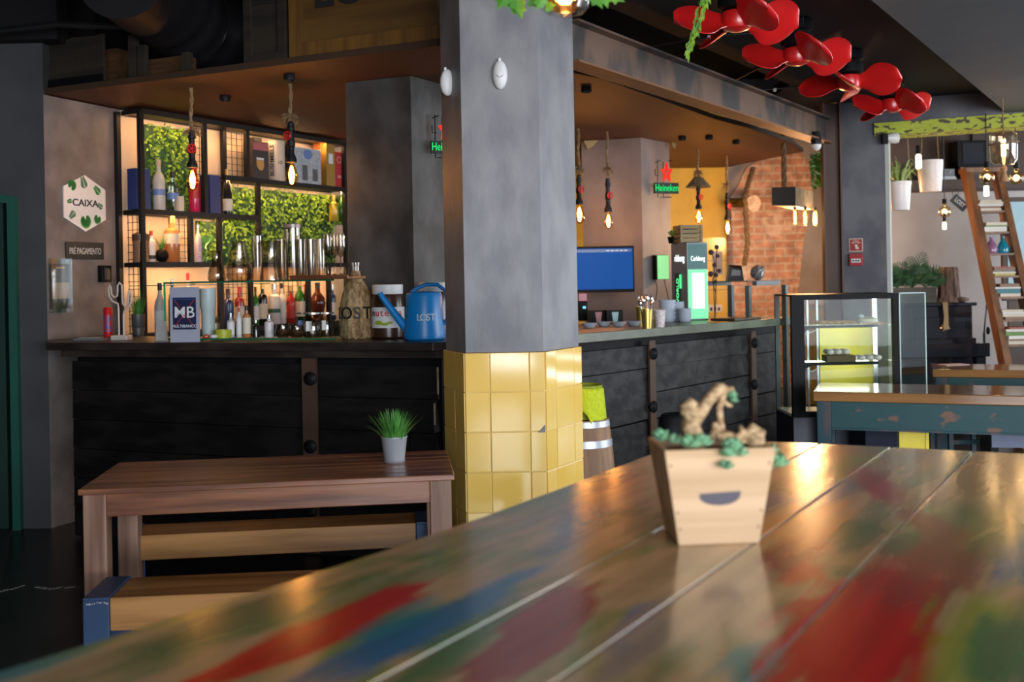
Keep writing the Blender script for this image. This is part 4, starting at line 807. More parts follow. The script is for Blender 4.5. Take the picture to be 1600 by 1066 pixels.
# demijohn, hazelnut jars, watering can
v = atz(552, 531, ZB); k = k_at(v); t3 = T('wicker_demijohn', 'straw-wrapped demijohn with black stencilled letters on the bar', 'demijohn', (v.x, v.y + .14, ZB + .001))
wick = M('straw', (.50, .34, .17), .85, 0, (60, (.22, .13, .06), .4, .6, (1, 1, .35), 4), .8)
MB().lathe([(0, 0), (24 * k, 0), (26.5 * k, 3 * k), (26.8 * k, 30 * k), (26 * k, 55 * k), (22 * k, 72 * k), (14 * k, 88 * k), (8 * k, 98 * k), (6.5 * k, 108 * k)], n=32, cap=(1, 0)).build('wicker_wrap', wick, t3, smooth=True)
MB().lathe([(6.2 * k, 104 * k), (6 * k, 116 * k), (7 * k, 117 * k), (7 * k, 121 * k), (5 * k, 122 * k)], n=18, cap=(0, 0)).build('glass_neck', tint, t3, smooth=True)
m = MB()
for i in range(900):
    a_, z_ = R.uniform(0, 2 * PI), R.uniform(1, 88) * k; r_ = (26.9 * k if z_ < 48 * k else (26.9 - (z_ / k - 48) * .33) * k) ; 
    if z_ > 72 * k: r_ = (21.6 - (z_ / k - 72) * .5) * k
    ln = R.uniform(5, 9) * k; tv = R.random() < .5; e1 = Vector((r_ * math.cos(a_), r_ * math.sin(a_), z_)); tg = Vector((-math.sin(a_), math.cos(a_), 0)); dr = tg if tv else Vector((0, 0, 1)); ot_ = Vector((0, 0, 1)) if tv else tg; nr = Vector((math.cos(a_), math.sin(a_), 0))
    m.add([e1 - dr * ln / 2, e1 - ot_ * k + nr * .8 * k, e1 + dr * ln / 2, e1 + ot_ * k + nr * .8 * k], [(0, 1, 2, 3)])
m.build('straw_weave', wick, t3)
def wrap(s, size, mat, par, r, z, a0, da, **kw):
    for i, c in enumerate(s):
        if c == ' ': continue
        an = a0 + da * i; text(c, size, mat, par, (r * math.sin(an), -r * math.cos(an), z), (PI / 2, 0, an), **kw)
wrap('LOST', 27 * k, M('letter_black', (.01, .01, .012), .6), t3, 27.6 * k, 40 * k, math.radians(-62), math.radians(36), ext=.0015, bold=.0012)
brownj = M('hazel_cream', (.045, .02, .012), .25)
def hazel(px, Y, lab):
    v = onl(px, ZB, ((0, Y), (1, 0), (0, 1)), 0); k = k_at(v); t3 = T('spread_jar', lab, 'jar', (v.x, v.y, ZB + .001), 0, 'big spread jars on the bar')
    MB().lathe([(0, 0), (22 * k, 0), (25 * k, 3 * k), (25.5 * k, 20 * k), (25 * k, 50 * k), (23.5 * k, 66 * k), (22 * k, 70 * k), (0, 70 * k)], n=32, cap=(0, 0)).build('jar_body', brownj, t3, smooth=True)
    MB().lathe([(23.5 * k, 69 * k), (24 * k, 70 * k), (24 * k, 83 * k), (23 * k, 84 * k), (0, 84 * k)], n=32, cap=(1, 0)).build('lid', cardw, t3, smooth=True)
    MB().lathe([(25.7 * k, 17 * k), (25.7 * k, 49 * k)], n=40, cap=(0, 0)).build('label', paperw, t3, smooth=True)
    return t3, k
t3, k = hazel(607, 5.66 + .13, 'big jar of hazelnut spread with a white lid, beside the demijohn')
wrap('n', 15 * k, M('letter_black', (.01, .01, .012), .6), t3, 25.9 * k, 40 * k, math.radians(-50), 0, bold=.0006); wrap('utella', 15 * k, M('letter_red', (.6, .03, .02), .5), t3, 25.9 * k, 40 * k, math.radians(-32), math.radians(17), bold=.0006)
m = MB()
for i, (a_, z_, w, h) in enumerate(((-28, 25, 14, 7), (-5, 23, 13, 5), (12, 25, 10, 5))): an = math.radians(a_); m.T = Matrix.Translation((25.4 * k * math.sin(an), -25.4 * k * math.cos(an), z_ * k)) @ Matrix.Rotation(an, 4, 'Z'); m.ball((0, 0, 0), (w * k / 2, .003, h * k / 2), 12, 6)
m.m = 0; m.build('nut_picture', M('nut_green', (.30, .42, .02), .6), t3)
hazel(680, 5.95, 'second big jar with a white lid, half hidden behind the blue watering can')
v = atz(664, 533, ZB); k = k_at(v); t3 = T('watering_can', 'bright blue plastic watering can with white letters, against the tiled pillar', 'watering can', (v.x - .01, v.y + .11, ZB + .001), math.radians(-4))
MB().lathe([(0, 0), (30 * k, 0), (33 * k, 3 * k), (33.5 * k, 10 * k), (29.5 * k, 40 * k), (29 * k, 70 * k), (27 * k, 75 * k), (12 * k, 77 * k), (12 * k, 70 * k)], n=36, cap=(0, 0)).build('body', bluepl, t3, smooth=True)
MB().tube([(-24 * k, 0, 14 * k), (-34 * k, 0, 24 * k), (-52 * k, 0, 48 * k), (-68 * k, 0, 70 * k), (-71 * k, 0, 76 * k)], [10 * k, 7 * k, 5.5 * k, 4.6 * k, 4 * k], 14).build('spout', bluepl, t3, smooth=True)
MB().tube([(-20 * k, 0, 75 * k), (-12 * k, 0, 82 * k), (4 * k, 0, 88 * k), (22 * k, 0, 87 * k), (34 * k, 0, 78 * k), (40 * k, 0, 58 * k), (38 * k, 0, 34 * k), (30 * k, 0, 24 * k)], 3.2 * k, 10).build('handle', bluepl, t3, smooth=True)
wrap('LOST', 15 * k, M('letter_white2', (.62, .72, .8), .6), t3, 30.4 * k, 36 * k, math.radians(-8), math.radians(14), bold=.0006)

# ------------------------------------------------------------------ signs and things of the cash desk wall
aw = ang(L1)
def onwall(px, py, o=0.): return onp(px, py, L1, -o)
def wallspan(pa, pb_, py): return (onwall(pb_, py) - onwall(pa, py)).length
c = onwall(131, 318); w = wallspan(98, 163, 318); h = onwall(131, 275).z - onwall(131, 363).z
t3 = T('hexagon_sign', 'white hexagonal sign with green tropical leaves around black letters', 'sign', c, aw)
hx = lambda s: [(0, h / 2 * s), (w / 2 * s, h * .27 * s), (w / 2 * s, -h * .27 * s), (0, -h / 2 * s), (-w / 2 * s, -h * .27 * s), (-w / 2 * s, h * .27 * s)]
bd_ = MB().slab(hx(1), -.012, -.002).build('board', cardw, t3); text('CAIXA', h * .17, M('letter_dark', (.02, .02, .02), .6), bd_, (0, -.0135, 0), sx=.9 * w / (h * .58) * .78, bold=.001)
lfg, lfd = M('print_green', (.03, .28, .06), .6), M('print_grey_green', (.13, .27, .17), .6)
def monst(x, z, s, an, mat, kind=0):
    m = MB(); n = 9 if kind == 0 else 7
    for i in range(n):
        for sd_ in (-1, 1):
            if kind == 0: a_ = an + sd_ * (.15 + i * .27); L = s * (1 - .045 * i); wd_ = s * .19
            else: a_ = an + sd_ * .75; L = s * (.62 - .05 * i); wd_ = s * .13
            ox, oz = (x, z) if kind == 0 else (x + math.cos(an) * s * (i / n - .4), z + math.sin(an) * s * (i / n - .4))
            d_ = (math.cos(a_), math.sin(a_)); p_ = (-d_[1], d_[0])
            m.add([(ox, -.0128, oz), (ox + d_[0] * L * .6 + p_[0] * wd_, -.0128, oz + d_[1] * L * .6 + p_[1] * wd_), (ox + d_[0] * L, -.0128, oz + d_[1] * L), (ox + d_[0] * L * .6 - p_[0] * wd_, -.0128, oz + d_[1] * L * .6 - p_[1] * wd_)], [(0, 1, 2, 3)])
    m.build('printed_leaf', mat, bd_)
for x, z, s, an, mt, kd in ((-.30, .27, .2, 1.0, lfg, 0), (-.02, .32, .3, 1.9, lfd, 1), (.30, .22, .26, 2.4, lfg, 1), (-.34, .02, .16, 3.4, lfg, 1), (.36, -.04, .2, 2.6, lfd, 1), (-.28, -.19, .24, 3.9, lfd, 1), (.0, -.28, .26, 4.9, lfg, 0), (.28, -.24, .18, 4.4, lfg, 0)): monst(x * w * 1.05, z * h * 1.05, s * min(w, h) * .68, an, mt, kd)
c = onwall(131.5, 392); w = wallspan(102, 161, 392); h = onwall(131, 379).z - onwall(131, 406).z
t3 = T('prepayment_sign', 'dark grey rectangular sign with pale capital letters below the hexagonal sign', 'sign', c, aw); bd_ = MB().box((0, -.006, 0), (w, .008, h)).build('board', M('slate', (.022, .024, .022), .6), t3)
text('PRÉ PAGAMENTO', h * .52, M('letter_pale', (.55, .55, .52), .6), bd_, (0, -.0115, -h * .04), sx=w * .86 / (h * .52 * 8.1))
c = onwall(92, 446); w = wallspan(76, 109, 446); h = onwall(92, 404).z - onwall(92, 488).z
t3 = T('leaflet_holder', 'clear acrylic leaflet holder with a dark and kraft card on the cash desk wall', 'holder', c, aw)
MB().box((0, -.012, -h * .02), (w * .86, .004, h * .84)).build('card', M('card_dark', (.05, .06, .055), .6), t3); MB().box((0, -.0155, -h * .10), (w * .8, .003, h * .30)).build('kraft_band', M('kraft', (.42, .31, .18), .7), t3); MB().box((0, -.016, h * .33), (w * .4, .001, h * .03)).build('gold_mark', gold, t3)
text('MENU', h * .07, M('letter_pale', (.55, .55, .52), .6), t3, (0, -.015, h * .16), sx=.5) if False else None
MB().box((0, -.024, 0), (w, .003, h)).build('front_pane', clear, t3); MB().box((0, -.003, 0), (w, .003, h)).build('back_pane', clear, t3); MB().box((0, -.013, -h / 2), (w, .024, .004)).build('bottom_lip', clear, t3)
c = onwall(160, 428); w = wallspan(152, 168, 428); h = .11
t3 = T('black_wall_box', 'small black plastic box on the wall above the red can', 'box', c, aw); MB().box((0, -.02, 0), (w, .036, h)).build('housing', blackpl, t3, bevel=.005); MB().box((0, -.04, 0), (w * .5, .004, h * .7)).build('cover', M('black_satin', (.03, .03, .03), .3), t3)
v = onl(169.5, ZB, CL, .30); k = k_at(v); t3 = T('red_can', 'tall red canister standing on the bar below the black wall box', 'canister', (v.x, v.y, ZB + .001)); MB().lathe([(0, 0), (6.4 * k, 0), (6.8 * k, 1 * k), (6.8 * k, 48 * k), (5.5 * k, 50 * k), (0, 50 * k)], n=20).build('can', M('can_red', (.5, .012, .015), .3), t3, smooth=True); MB().lathe([(6.95 * k, 12 * k), (6.95 * k, 38 * k)], n=20, cap=(0, 0)).build('label', M('can_label', (.35, .03, .05), .4, 0, (45, (.10, .06, .22), .5, .55, (1, 1, 1), 1)), t3, smooth=True)
v = onl(191, ZB, CL, .22); k = k_at(v); t3 = T('cactus_lamp', 'unlit white tube lamp shaped like a cactus on a pale base', 'lamp', (v.x, v.y, ZB + .001), math.radians(-6))
cw = M('tube_cream', (.55, .48, .42), .35); MB().box((-1 * k, 0, 4 * k), (27 * k, .07, 8 * k)).build('base', cw, t3, bevel=.004)
def P(x, y): return ((x - 191) * k, 0, (527 - y) * k)
MB().tube([P(186, 519), P(186, 478), P(185, 470), P(176, 466), P(171, 458), P(170, 445), P(172, 441), P(174, 445), P(175, 455), P(179, 460), P(184, 458), P(185, 450), P(185, 442), P(188, 437), P(192, 441), P(193, 470), P(196, 474), P(199, 473), P(202, 466), P(203, 452), P(205, 449), P(208, 453), P(207, 466), P(202, 477), P(195, 482), P(194, 488), P(194, 519)], 1.5 * k, 8).build('tube', cw, t3, smooth=True)
v = onl(148, ZB, CL, .25); k = k_at(v); t3 = T('clipboard', 'flat grey tray with papers lying on the cash desk end of the bar', 'tray', (v.x, v.y, ZB + .001), math.radians(-12)); MB().box((0, 0, .006), (46 * k, .16, .012)).build('board', M('grey_tray', (.16, .17, .16), .5), t3); MB().box((-4 * k, 0, .015), (30 * k, .12, .005)).build('paper', M('grey_paper', (.3, .3, .3), .6), t3)

# ------------------------------------------------------------------ rope pendants over the bar
pipe = M('black_iron_pipe', (.02, .02, .022), .5, .6)
def bulb(par, z, r=.032, L=.12, fil=filament, tip=True, power=9, gm=None):
    pr = [(.012, 0), (.014, -.02), (r * .62, -.03 * L / .12), (r, -L * .62), (r * .82, -L * .82), (r * .4, -L * .96), (0, -L)]
    g_ = MB().lathe([(a, b + z) for a, b in pr], n=18, cap=(0, 0)).build('bulb', gm or amber, par, smooth=True)
    m = MB()
    for k_ in range(6): a = 2 * PI * k_ / 6; m.tube([(.004 * math.cos(a), .004 * math.sin(a), z - .03), (r * .42 * math.cos(a), r * .42 * math.sin(a), z - L * .5), (.005 * math.cos(a), .005 * math.sin(a), z - L * .85)], .0016, 5)
    m.build('filament', fil, g_)
    l = bpy.data.lights.new('bulb_light', 'POINT'); l.energy = power; l.color = (1, .55, .22); l.shadow_soft_size = .02
    o = bpy.data.objects.new('bulb_light', l); C.objects.link(o); o.parent = par; o.location = (0, 0, z - L * .55)
def rope(par, z0, z1, r=.0115, mat=ropem, sway=.004):
    n = max(6, int((z0 - z1) / .02)); m = MB()
    for s in (0, PI): m.tube([(r * .5 * math.cos(s + i * .9) + sway * math.sin(i * .5), r * .5 * math.sin(s + i * .9), z0 + (z1 - z0) * i / n) for i in range(n + 1)], r * .62, 6)
    return m.build('rope', mat, par, smooth=True)
def tassel(par, z, r, n=46):
    m = MB()
    for i in range(n): a = R.uniform(0, 2 * PI); e = R.uniform(-.8, .5); L = r * R.uniform(.6, 1); m.tube([(0, 0, z), (math.cos(a) * L * .6, math.sin(a) * L * .6, z + e * L * .5), (math.cos(a) * L, math.sin(a) * L, z + e * L - L * .35)], .0022, 4)
    m.build('frayed_knot', ropem, par)
def valve(par, z, side=1, r=.025):
    m = MB(); m.tube([(0, -.02, z), (side * .012, -.045, z)], .006, 8); m.T = Matrix.Translation((side * .014, -.048, z)) @ Matrix.Rotation(side * .5, 4, 'Z') @ Matrix.Rotation(PI / 2, 4, 'X')
    m.tube([(r * math.cos(a), r * math.sin(a), 0) for a in [2 * PI * i / 12 for i in range(13)]], .0045, 6)
    for i in range(5): a = 2 * PI * i / 5; m.tube([(0, 0, 0), (r * math.cos(a), r * math.sin(a), 0)], .003, 5)
    m.build('valve_wheel', redpaint, par, smooth=True)
def pendant(label, px, py, yr, yp, yb, ye, tas=None, side=1, power=9, hat=None, vz=.5):
    top = atz(px, py, ZC); Y = top.y; zz = lambda y: at(px, y, Y).z - ZC
    t = T('rope_pendant', label, 'pendant lamp', top, 0, 'rope pendants with pipe fittings over the bar')
    rope(t, -.0, zz(yr))
    if tas: tassel(t, zz(tas), .06)
    m = MB(); z0, z1 = zz(yr), zz(yb); m.lathe([(.007, z0 + .01), (.018, z0), (.018, lerp(z0, z1, .1)), (.023, lerp(z0, z1, .12)), (.023, lerp(z0, z1, .2)), (.018, lerp(z0, z1, .22)), (.018, lerp(z0, z1, .42)), (.025, lerp(z0, z1, .44)), (.025, lerp(z0, z1, .6)), (.019, lerp(z0, z1, .62)), (.019, lerp(z0, z1, .78)), (.032, lerp(z0, z1, .9)), (.032, z1)], n=14); m.build('pipe_socket', pipe, t, smooth=True)
    valve(t, lerp(z0, z1, vz), side)
    if hat: 
        zc_ = zz(hat); m = MB(); m.lathe([(.018, zc_ + .10), (.05, zc_ + .085), (.12, zc_), (.118, zc_ - .006), (.05, zc_ + .07), (.016, zc_ + .085)], n=26, cap=(0, 0)); m.build('straw_shade', M('straw_shade', (.22, .18, .10), .9, 0, (60, (.08, .065, .035), .4, .6, (1, 1, 1), 2), .5), t)
    L = -(zz(ye) - z1); bulb(t, z1 + .008, max(.033, L * .28), L + .008, power=power)
    return t
pendant('rope pendant with a glowing bulb hanging before the leafy shelf compartment', 298, 137, 205, 262, 262, 299, 203, 1, 6)
pendant('rope pendant with a big frayed knot before the boxed whiskies', 453, 130, 192, 254, 254, 292, 180, -1, 6, vz=.35)
pendant('rope pendant with a glowing bulb before the pillar behind the blue screen', 948, 205, 280, 332, 332, 358, 263, 1, 5)
pendant('rope pendant peeping out beside the tiled pillar edge', 903, 200, 274, 320, 320, 350, 262, 1, 5)
pendant('rope pendant with a straw hat shade before the yellow wall', 1090, 233, 290, 327, 327, 350, 268, 1, 5, hat=292)
pendant('rope pendant beside the wooden log on the brick wall', 1135, 243, 302, 344, 344, 368, 288, 1, 5)
# small recessed spots in the mesh ceiling
for px, py, lab in ((352, 149, 'between the first two rope pendants'), (452, 116, 'above the pendant with the big frayed knot'), (916, 136, 'nearest the I-beam'.replace('nearest', 'close to')), (1066, 213, 'above the pillar with the neon star'), (1108, 212, 'next to the one above the neon star pillar'), (1150, 219, 'before the brick wall')):
    v = atz(px, py, ZC); t = T('ceiling_spot', 'small dark round ceiling spot ' + lab, 'spotlight', v, 0, 'ceiling spots in the mesh ceiling'); MB().lathe([(.03, 0), (.034, -.006), (.034, -.035), (.028, -.035), (.026, -.01), (0, -.01)], n=16, cap=(0, 0)).build('housing', pipe, t, smooth=True)

# ------------------------------------------------------------------ crates, boards and duct above the bar
LE = line(tuple(E0), tuple(E1)); ae = ang(LE)
def eb(pxa, pxb, z0, z1, off_=.0, d=.03): 
    a, b = onl(pxa, z0, LE, off_), onl(pxb, z0, LE, off_); return a, (b - a).length
def ecrate(name, label, pxa, pxb, h, d, m1, m2, frame=.07, lift=.0):
    a, w = eb(pxa, pxb, ZC + .031, 0, .03); t = T(name, label, 'crate', (a.x, a.y, ZC + .0315), ae)
    MB().box((w / 2, d / 2 + .02, h / 2), (w - .01, d, h - .01)).build('panel', m1, t)
    for x in (frame / 2, w - frame / 2): MB().box((x, .01, h / 2), (frame, .022, h)).build('frame_board', m2, t, bevel=.002)
    for z in (frame / 2, h - frame / 2): MB().box((w / 2, .008, z), (w - 2 * frame, .02, frame)).build('frame_board', m2, t, bevel=.002)
    return t, w
cratew = wood('crate_panel', (.13, .062, .010), (.085, .038, .007), .6, 0, 6, .15); cratef = wood('crate_frame', (.17, .078, .011), (.11, .047, .008), .6, 2, 7, .2); crated = wood('dark_crate', (.028, .02, .011), (.014, .010, .006), .7, 0, 6, .3); boxbk = M('stencil_black', (.012, .012, .012), .7)
t, w = ecrate('wooden_crate', 'large framed wooden crate with black stencilled letters, above the bar beside the tiled pillar', 452, 706, .62, .5, cratew, cratef, .085)
text('LOST', .25, boxbk, t, (w * .47, .006, .345), bold=.006, sx=1.05)
t, w = ecrate('wooden_crate', 'narrow dark wooden crate with small stencilled letters, next to the large framed crate', 381, 447, .6, .4, crated, crated, .055)
text('FRAGIL', .085, boxbk, t, (w * .53, .006, .375), bold=.002, sx=.75)
for z in (.335, .415): MB().box((w * .53, .006, z), (w * .62, .002, .006)).build('stencil_line', boxbk, t)
a, w = eb(68, 160, ZC + .03, 0, .04); t = T('board_parapet', 'dark vertical boards standing along the edge of the mesh ceiling by the grey wall', 'boards', (a.x, a.y, ZC + .031), ae)
for i in range(9):
    hh_ = .31 + R.uniform(-.01, .01); MB().box((w * (i + .5) / 9, .02, hh_ / 2), (w / 9 - .004, .02, hh_)).build('board', crated, t)
MB().box((w / 2, .0, .03), (w, .02, .06)).build('rail', blackpl, t)
a, w = eb(160, 207, ZC + .03, 0, .12)
for px, hh_, lab in ((210, .27, 'short dark post standing on the mesh ceiling edge, the one by the boards'), (224, .2, 'short grey post standing on the mesh ceiling edge under the duct'), (293, .12, 'stubby grey post standing on the mesh ceiling edge beyond the duct')):
    v = onl(px, ZC, LE, .05); tag(MB().box((0, 0, hh_ / 2), (.05, .04, hh_)).build('timber_stub', crated, None, (v.x, v.y, ZC + .0312), ae), lab, 'post', 'timber stubs on the mesh ceiling')
for px, w_px, lab in ((178, 40, 'brown timber box behind the dark vertical boards'), (262, 90, 'long low timber behind the short posts under the duct')):
    v = onl(px, ZC, LE, .22); tag(MB().box((0, 0, .07), (w_px * .004, .1, .14 if px > 200 else .24)).build('timber_block', wood('brown_block', (.10, .05, .02), (.06, .03, .014)), None, (v.x, v.y, ZC + .034 + (.0 if px > 200 else .05)), ae), lab, 'timber')
# ribbed air duct
t = T('air_duct', 'big dark ribbed air duct resting above the bar ceiling', 'duct', (0, 0, 0)); ductm = M('duct_grey', (.022, .019, .021), .5, .3)
pts = [Vector((-2.10, 5.6, 3.22)), Vector((-2.04, 6.15, 3.18)), Vector((-1.98, 6.45, 3.12)), Vector((-1.83, 6.72, 3.08)), Vector((-1.5, 6.88, 3.07)), Vector((-1.1, 6.95, 3.07))]
fine = []; rs = []
for i in range(len(pts) - 1):
    for k in range(8): fine.append(pts[i].lerp(pts[i + 1], k / 8)); rs.append(.262 if k % 4 else .272)
MB().tube(fine, rs, 30).build('duct_pipe', ductm, t, smooth=True, sharp=60)
a = MB(); a.tube([at(-30, 52, 6.0), at(90, 38, 6.0), at(200, 42, 6.0)], .02, 8); tag(a.build('ceiling_pipe', blackmetal, None, smooth=True), 'thin dark pipe running high up before the duct', 'pipe')
struct(MB().box((-3.75, 6.33, 3.36), (2.0, .16, .7)).build('ceiling_left_drop', blackceil))

# ------------------------------------------------------------------ fans
def fan(label, px, py, rz, sc=1.0):
    v = atz(px, py, 2.87); t = T('ceiling_fan', label, 'ceiling fan', v, rz, 'red ceiling fans')
    MB().lathe([(.075, 0), (.088, -.01), (.088, -.06), (.07, -.068), (.07, -.078), (.086, -.084), (.086, -.14), (.06, -.152), (0, -.152)], n=26, cap=(0, 0)).build('motor', blackpl, t, smooth=True)
    MB().lathe([(.04, -.152), (.068, -.158), (.074, -.21), (.062, -.235), (.03, -.248), (0, -.25)], n=24, cap=(1, 0)).build('hub', redpaint, t, smooth=True)
    for i in range(4):
        m = MB(); a = 2 * PI * i / 4; nu, nv = 12, 6; vs = []; 
        for u in range(nu + 1):
            s = u / nu; r = .06 + .25 * s; wd_ = max(.006, .215 * math.sqrt(max(0, 1 - ((s - .56) / .44) ** 2)) if s > .2 else .075 + .05 * s / .2)
            if s > .2: wd_ = max(wd_, .125) if s < .35 else wd_
            pit = -math.radians(50 - 12 * s)
            for q in range(nv + 1):
                c_ = (q / nv - .5) * 1.0 * wd_ * 1.15; vs.append(Vector((r, c_ * math.cos(pit), -.20 + c_ * math.sin(pit) - .02 * (1 - (2 * q / nv - 1) ** 2))))
        n0 = len(vs); vs2 = vs + [v_ + Vector((0, .002, .004)) for v_ in vs]; f = []
        for u in range(nu):
            for q in range(nv):
                A_ = u * (nv + 1) + q; f += [(A_, A_ + 1, A_ + nv + 2, A_ + nv + 1), (n0 + A_, n0 + A_ + nv + 1, n0 + A_ + nv + 2, n0 + A_ + 1)]
        rim = [q for q in range(nv + 1)] + [u * (nv + 1) + nv for u in range(1, nu + 1)] + [nu * (nv + 1) + q for q in range(nv - 1, -1, -1)] + [u * (nv + 1) for u in range(nu - 1, 0, -1)]
        for A_, B_ in zip(rim, rim[1:] + rim[:1]): f.append((A_, n0 + A_, n0 + B_, B_))
        m.T = Matrix.Rotation(a, 4, 'Z'); m.add(vs2, f); m.build('blade', redpaint, t, smooth=True, sharp=50)
    m = MB(); m.tube([(.0, -.09, 0), (0, -.091, -.05)], .002, 5); m.build('screw', chrome, t)
    return t
fan('first red ceiling fan, partly cut off by the picture top', 1150, -34, math.radians(12))
fan('second red ceiling fan with one blade catching warm light', 1244, 31, math.radians(8))
fan('third red ceiling fan, overlapping the one behind it', 1326, 79, math.radians(-28))
fan('small red ceiling fan farther back, last of the row before the grey wall', 1393, 121, math.radians(16))
cab = M('black_cable', (.008, .008, .008), .5)
for (pp, lab) in ((((1000, 75), (1108, 57), (1200, 50)), 'black cable clipped to the dark ceiling beside the first fan'), (((1130, 135), (1200, 99), (1262, 94)), 'black cable clipped to the dark ceiling between the second and third fans'), (((1165, 142), (1210, 139), (1290, 134)), 'black cable clipped to the dark ceiling leading to the third fan')):
    t = T('ceiling_cable', lab, 'cable', (0, 0, 0), 0, 'cables on the dark ceiling'); P_ = [atz(x, y, 2.862) for x, y in pp]; MB().tube(P_, .006, 6).build('cord', cab, t); MB().box(tuple(P_[1] - Vector((0, .01, .008))), (.022, .014, .02)).build('clip', cardw, t)

# ------------------------------------------------------------------ ivy lamp above the tiled pillar and the hanging vine
def ivyleaf(m, p, d, up, s):
    p = Vector(p); d = Vector(d).normalized(); up = Vector(up); x = d.cross(up).normalized(); u = x.cross(d)
    o = [(0, 0), (.32, -.12), (.52, .12), (.36, .36), (.44, .62), (.18, .66), (0, 1.05), (-.18, .66), (-.44, .62), (-.36, .36), (-.52, .12), (-.32, -.12)]
    vs = [p + x * a * s + d * b * s + u * (-.18 * abs(a) * s) for a, b in o] + [p + d * .4 * s]
    m.add(vs, [(i, (i + 1) % 12, 12) for i in range(12)])
YL = 2.6; p = at(883, 4, YL)
t = T('hanging_glass_lamp', 'round glass lamp with an amber bulb and ivy around it, before the tiled pillar', 'pendant lamp', p)
k = YL / F
MB().lathe([(20 * k, 60 * k), (30 * k, 52 * k), (39 * k, 34 * k), (41 * k, 10 * k), (37 * k, -8 * k), (26 * k, -18 * k), (10 * k, -21 * k), (0, -21 * k)], n=30, cap=(0, 0)).build('glass_shade', clear, t, smooth=True)
MB().lathe([(7 * k, 34 * k), (20 * k, 22 * k), (29 * k, 4 * k), (24 * k, -10 * k), (10 * k, -16 * k), (0, -17 * k)], n=26, cap=(0, 0)).build('bulb', glass('amber_deep', (1, .62, .28), .05, .1, .4), t, smooth=True)
m = MB()
for i in range(7): a = 2 * PI * i / 7; m.tube([(3 * k * math.cos(a), 3 * k * math.sin(a), 24 * k), (15 * k * math.cos(a), 15 * k * math.sin(a), 4 * k)], .0016, 5)
m.build('filament', filament, t); MB().tube([(-.01, -.02, -20 * k), (-.008, -.022, -27 * k), (.01, -.02, -20 * k)], .003, 6).build('bottom_clip', rustdk, t); MB().tube([(0, 0, 30 * k), (0, 0, 90 * k)], 7 * k, 12).build('socket', pipe, t); MB().tube([(0, 0, 90 * k), (0, 0, 2.70 - p.z)], .005, 6).build('cord', cab, t)
l = bpy.data.lights.new('bulb_light', 'POINT'); l.energy = 8; l.color = (1, .6, .3); l.shadow_soft_size = .03; o = bpy.data.objects.new('bulb_light', l); C.objects.link(o); o.parent = t; o.location = (0, 0, 0)
t = T('ivy_garland', 'dark green ivy leaves hanging around the glass lamp at the picture top', 'ivy', p)
MB().tube([(-100 * k, 0, 40 * k), (-60 * k, -.02, 20 * k), (0, .05, 46 * k), (60 * k, 0, 22 * k), (110 * k, 0, 50 * k)], .003, 6).build('vine_stem', M('vine_brown', (.12, .09, .04), .7), t)
m = MB()
for (x, y, dx, dy, s) in ((792, 2, -.6, -.9, 22), (806, -2, .1, -1, 24), (806, 4, .3, -1, 24), (826, 8, .9, -.2, 17), (846, 9, -.5, -.9, 17), (852, 14, .7, .1, 14), (925, 0, .5, -1, 22), (940, -4, .3, -1, 20), (953, -4, .7, -.5, 20), (962, -6, 1, -.2, 18), (786, -14, -.6, -.4, 24), (835, -10, .4, -.5, 22), (905, -12, -.4, -.4, 20)):
    ivyleaf(m, ((x - 883) * k, -.05 + R.uniform(-.03, .03), -(y - 4) * k), (dx, -.15, dy), (R.uniform(-.3, .3), -1, .2), s * k * 1.25)
tag(m.build('leaves', ivym, t), kind='stuff')
v = at(1100, -10, 3.6); k = 3.6 / F; t = T('hanging_vine', 'thin green vine trailing from the dark ceiling before the first fan', 'vine', v)
MB().tube([(0, 0, 0), (0, 0, -20 * k), (-12 * k, 0, -50 * k), (-22 * k, 0, -78 * k), (-28 * k, 0, -97 * k)], .002, 5).build('vine_stem', grassm, t)
m = MB()
for i in range(74):
    s = i / 74; c_ = Vector((-28 * k * s + R.uniform(-7, 9) * k * (1 - s * .5), R.uniform(-.01, .01), -94 * k * s)); m.leaf(c_, (R.uniform(-.7, .4), R.uniform(-.4, .4), -1), (0, -1, 0), R.uniform(9, 17) * k, 4.5 * k)
tag(m.build('leaves', greenleaf, t), kind='stuff')

# ------------------------------------------------------------------ things on the receding bar
def onb(px, py, Lz=ZB): return atz(px, py, Lz)
acr = ang(CRR)
c1_, c2_ = at(902, 420, 8.45), at(990, 420, 8.45)
t = T('wall_screen', 'flat screen showing plain blue on the pillar behind the bar', 'screen', ((at(890, 421, 8.45) + at(990, 421, 8.45)) / 2), math.radians(2))
k = 8.45 / F; wS, hS = 103 * k, 72 * k
MB().box((0, .02, 0), (wS, .04, hS)).build('casing', blackpl, t, bevel=.004); MB().box((0, -.001, .004), (wS - 5 * k, .003, hS - 8 * k)).build('screen', M('screen_blue', (.002, .02, .06), .6, em=(.004, .06, .27), es=.85, spec=.2), t)
MB().box((0, -.003, hS / 2 - 7 * k), (wS - 8 * k, .001, 4.5 * k)).build('menu_bar', M('screen_navy', (.002, .01, .05), .3, em=(.004, .03, .16), es=.6), t)
m = MB()
for i in range(5): m.box((wS * .1 + i * 7 * k, -.004, hS / 2 - 7 * k), (5 * k, .001, 1 * k))
m.build('menu_text', emis('menu_text', (.8, .85, .9), .9), t)
MB().box((0, .2, 0), (.08, .36, .08)).build('wall_arm', blackmetal, t)
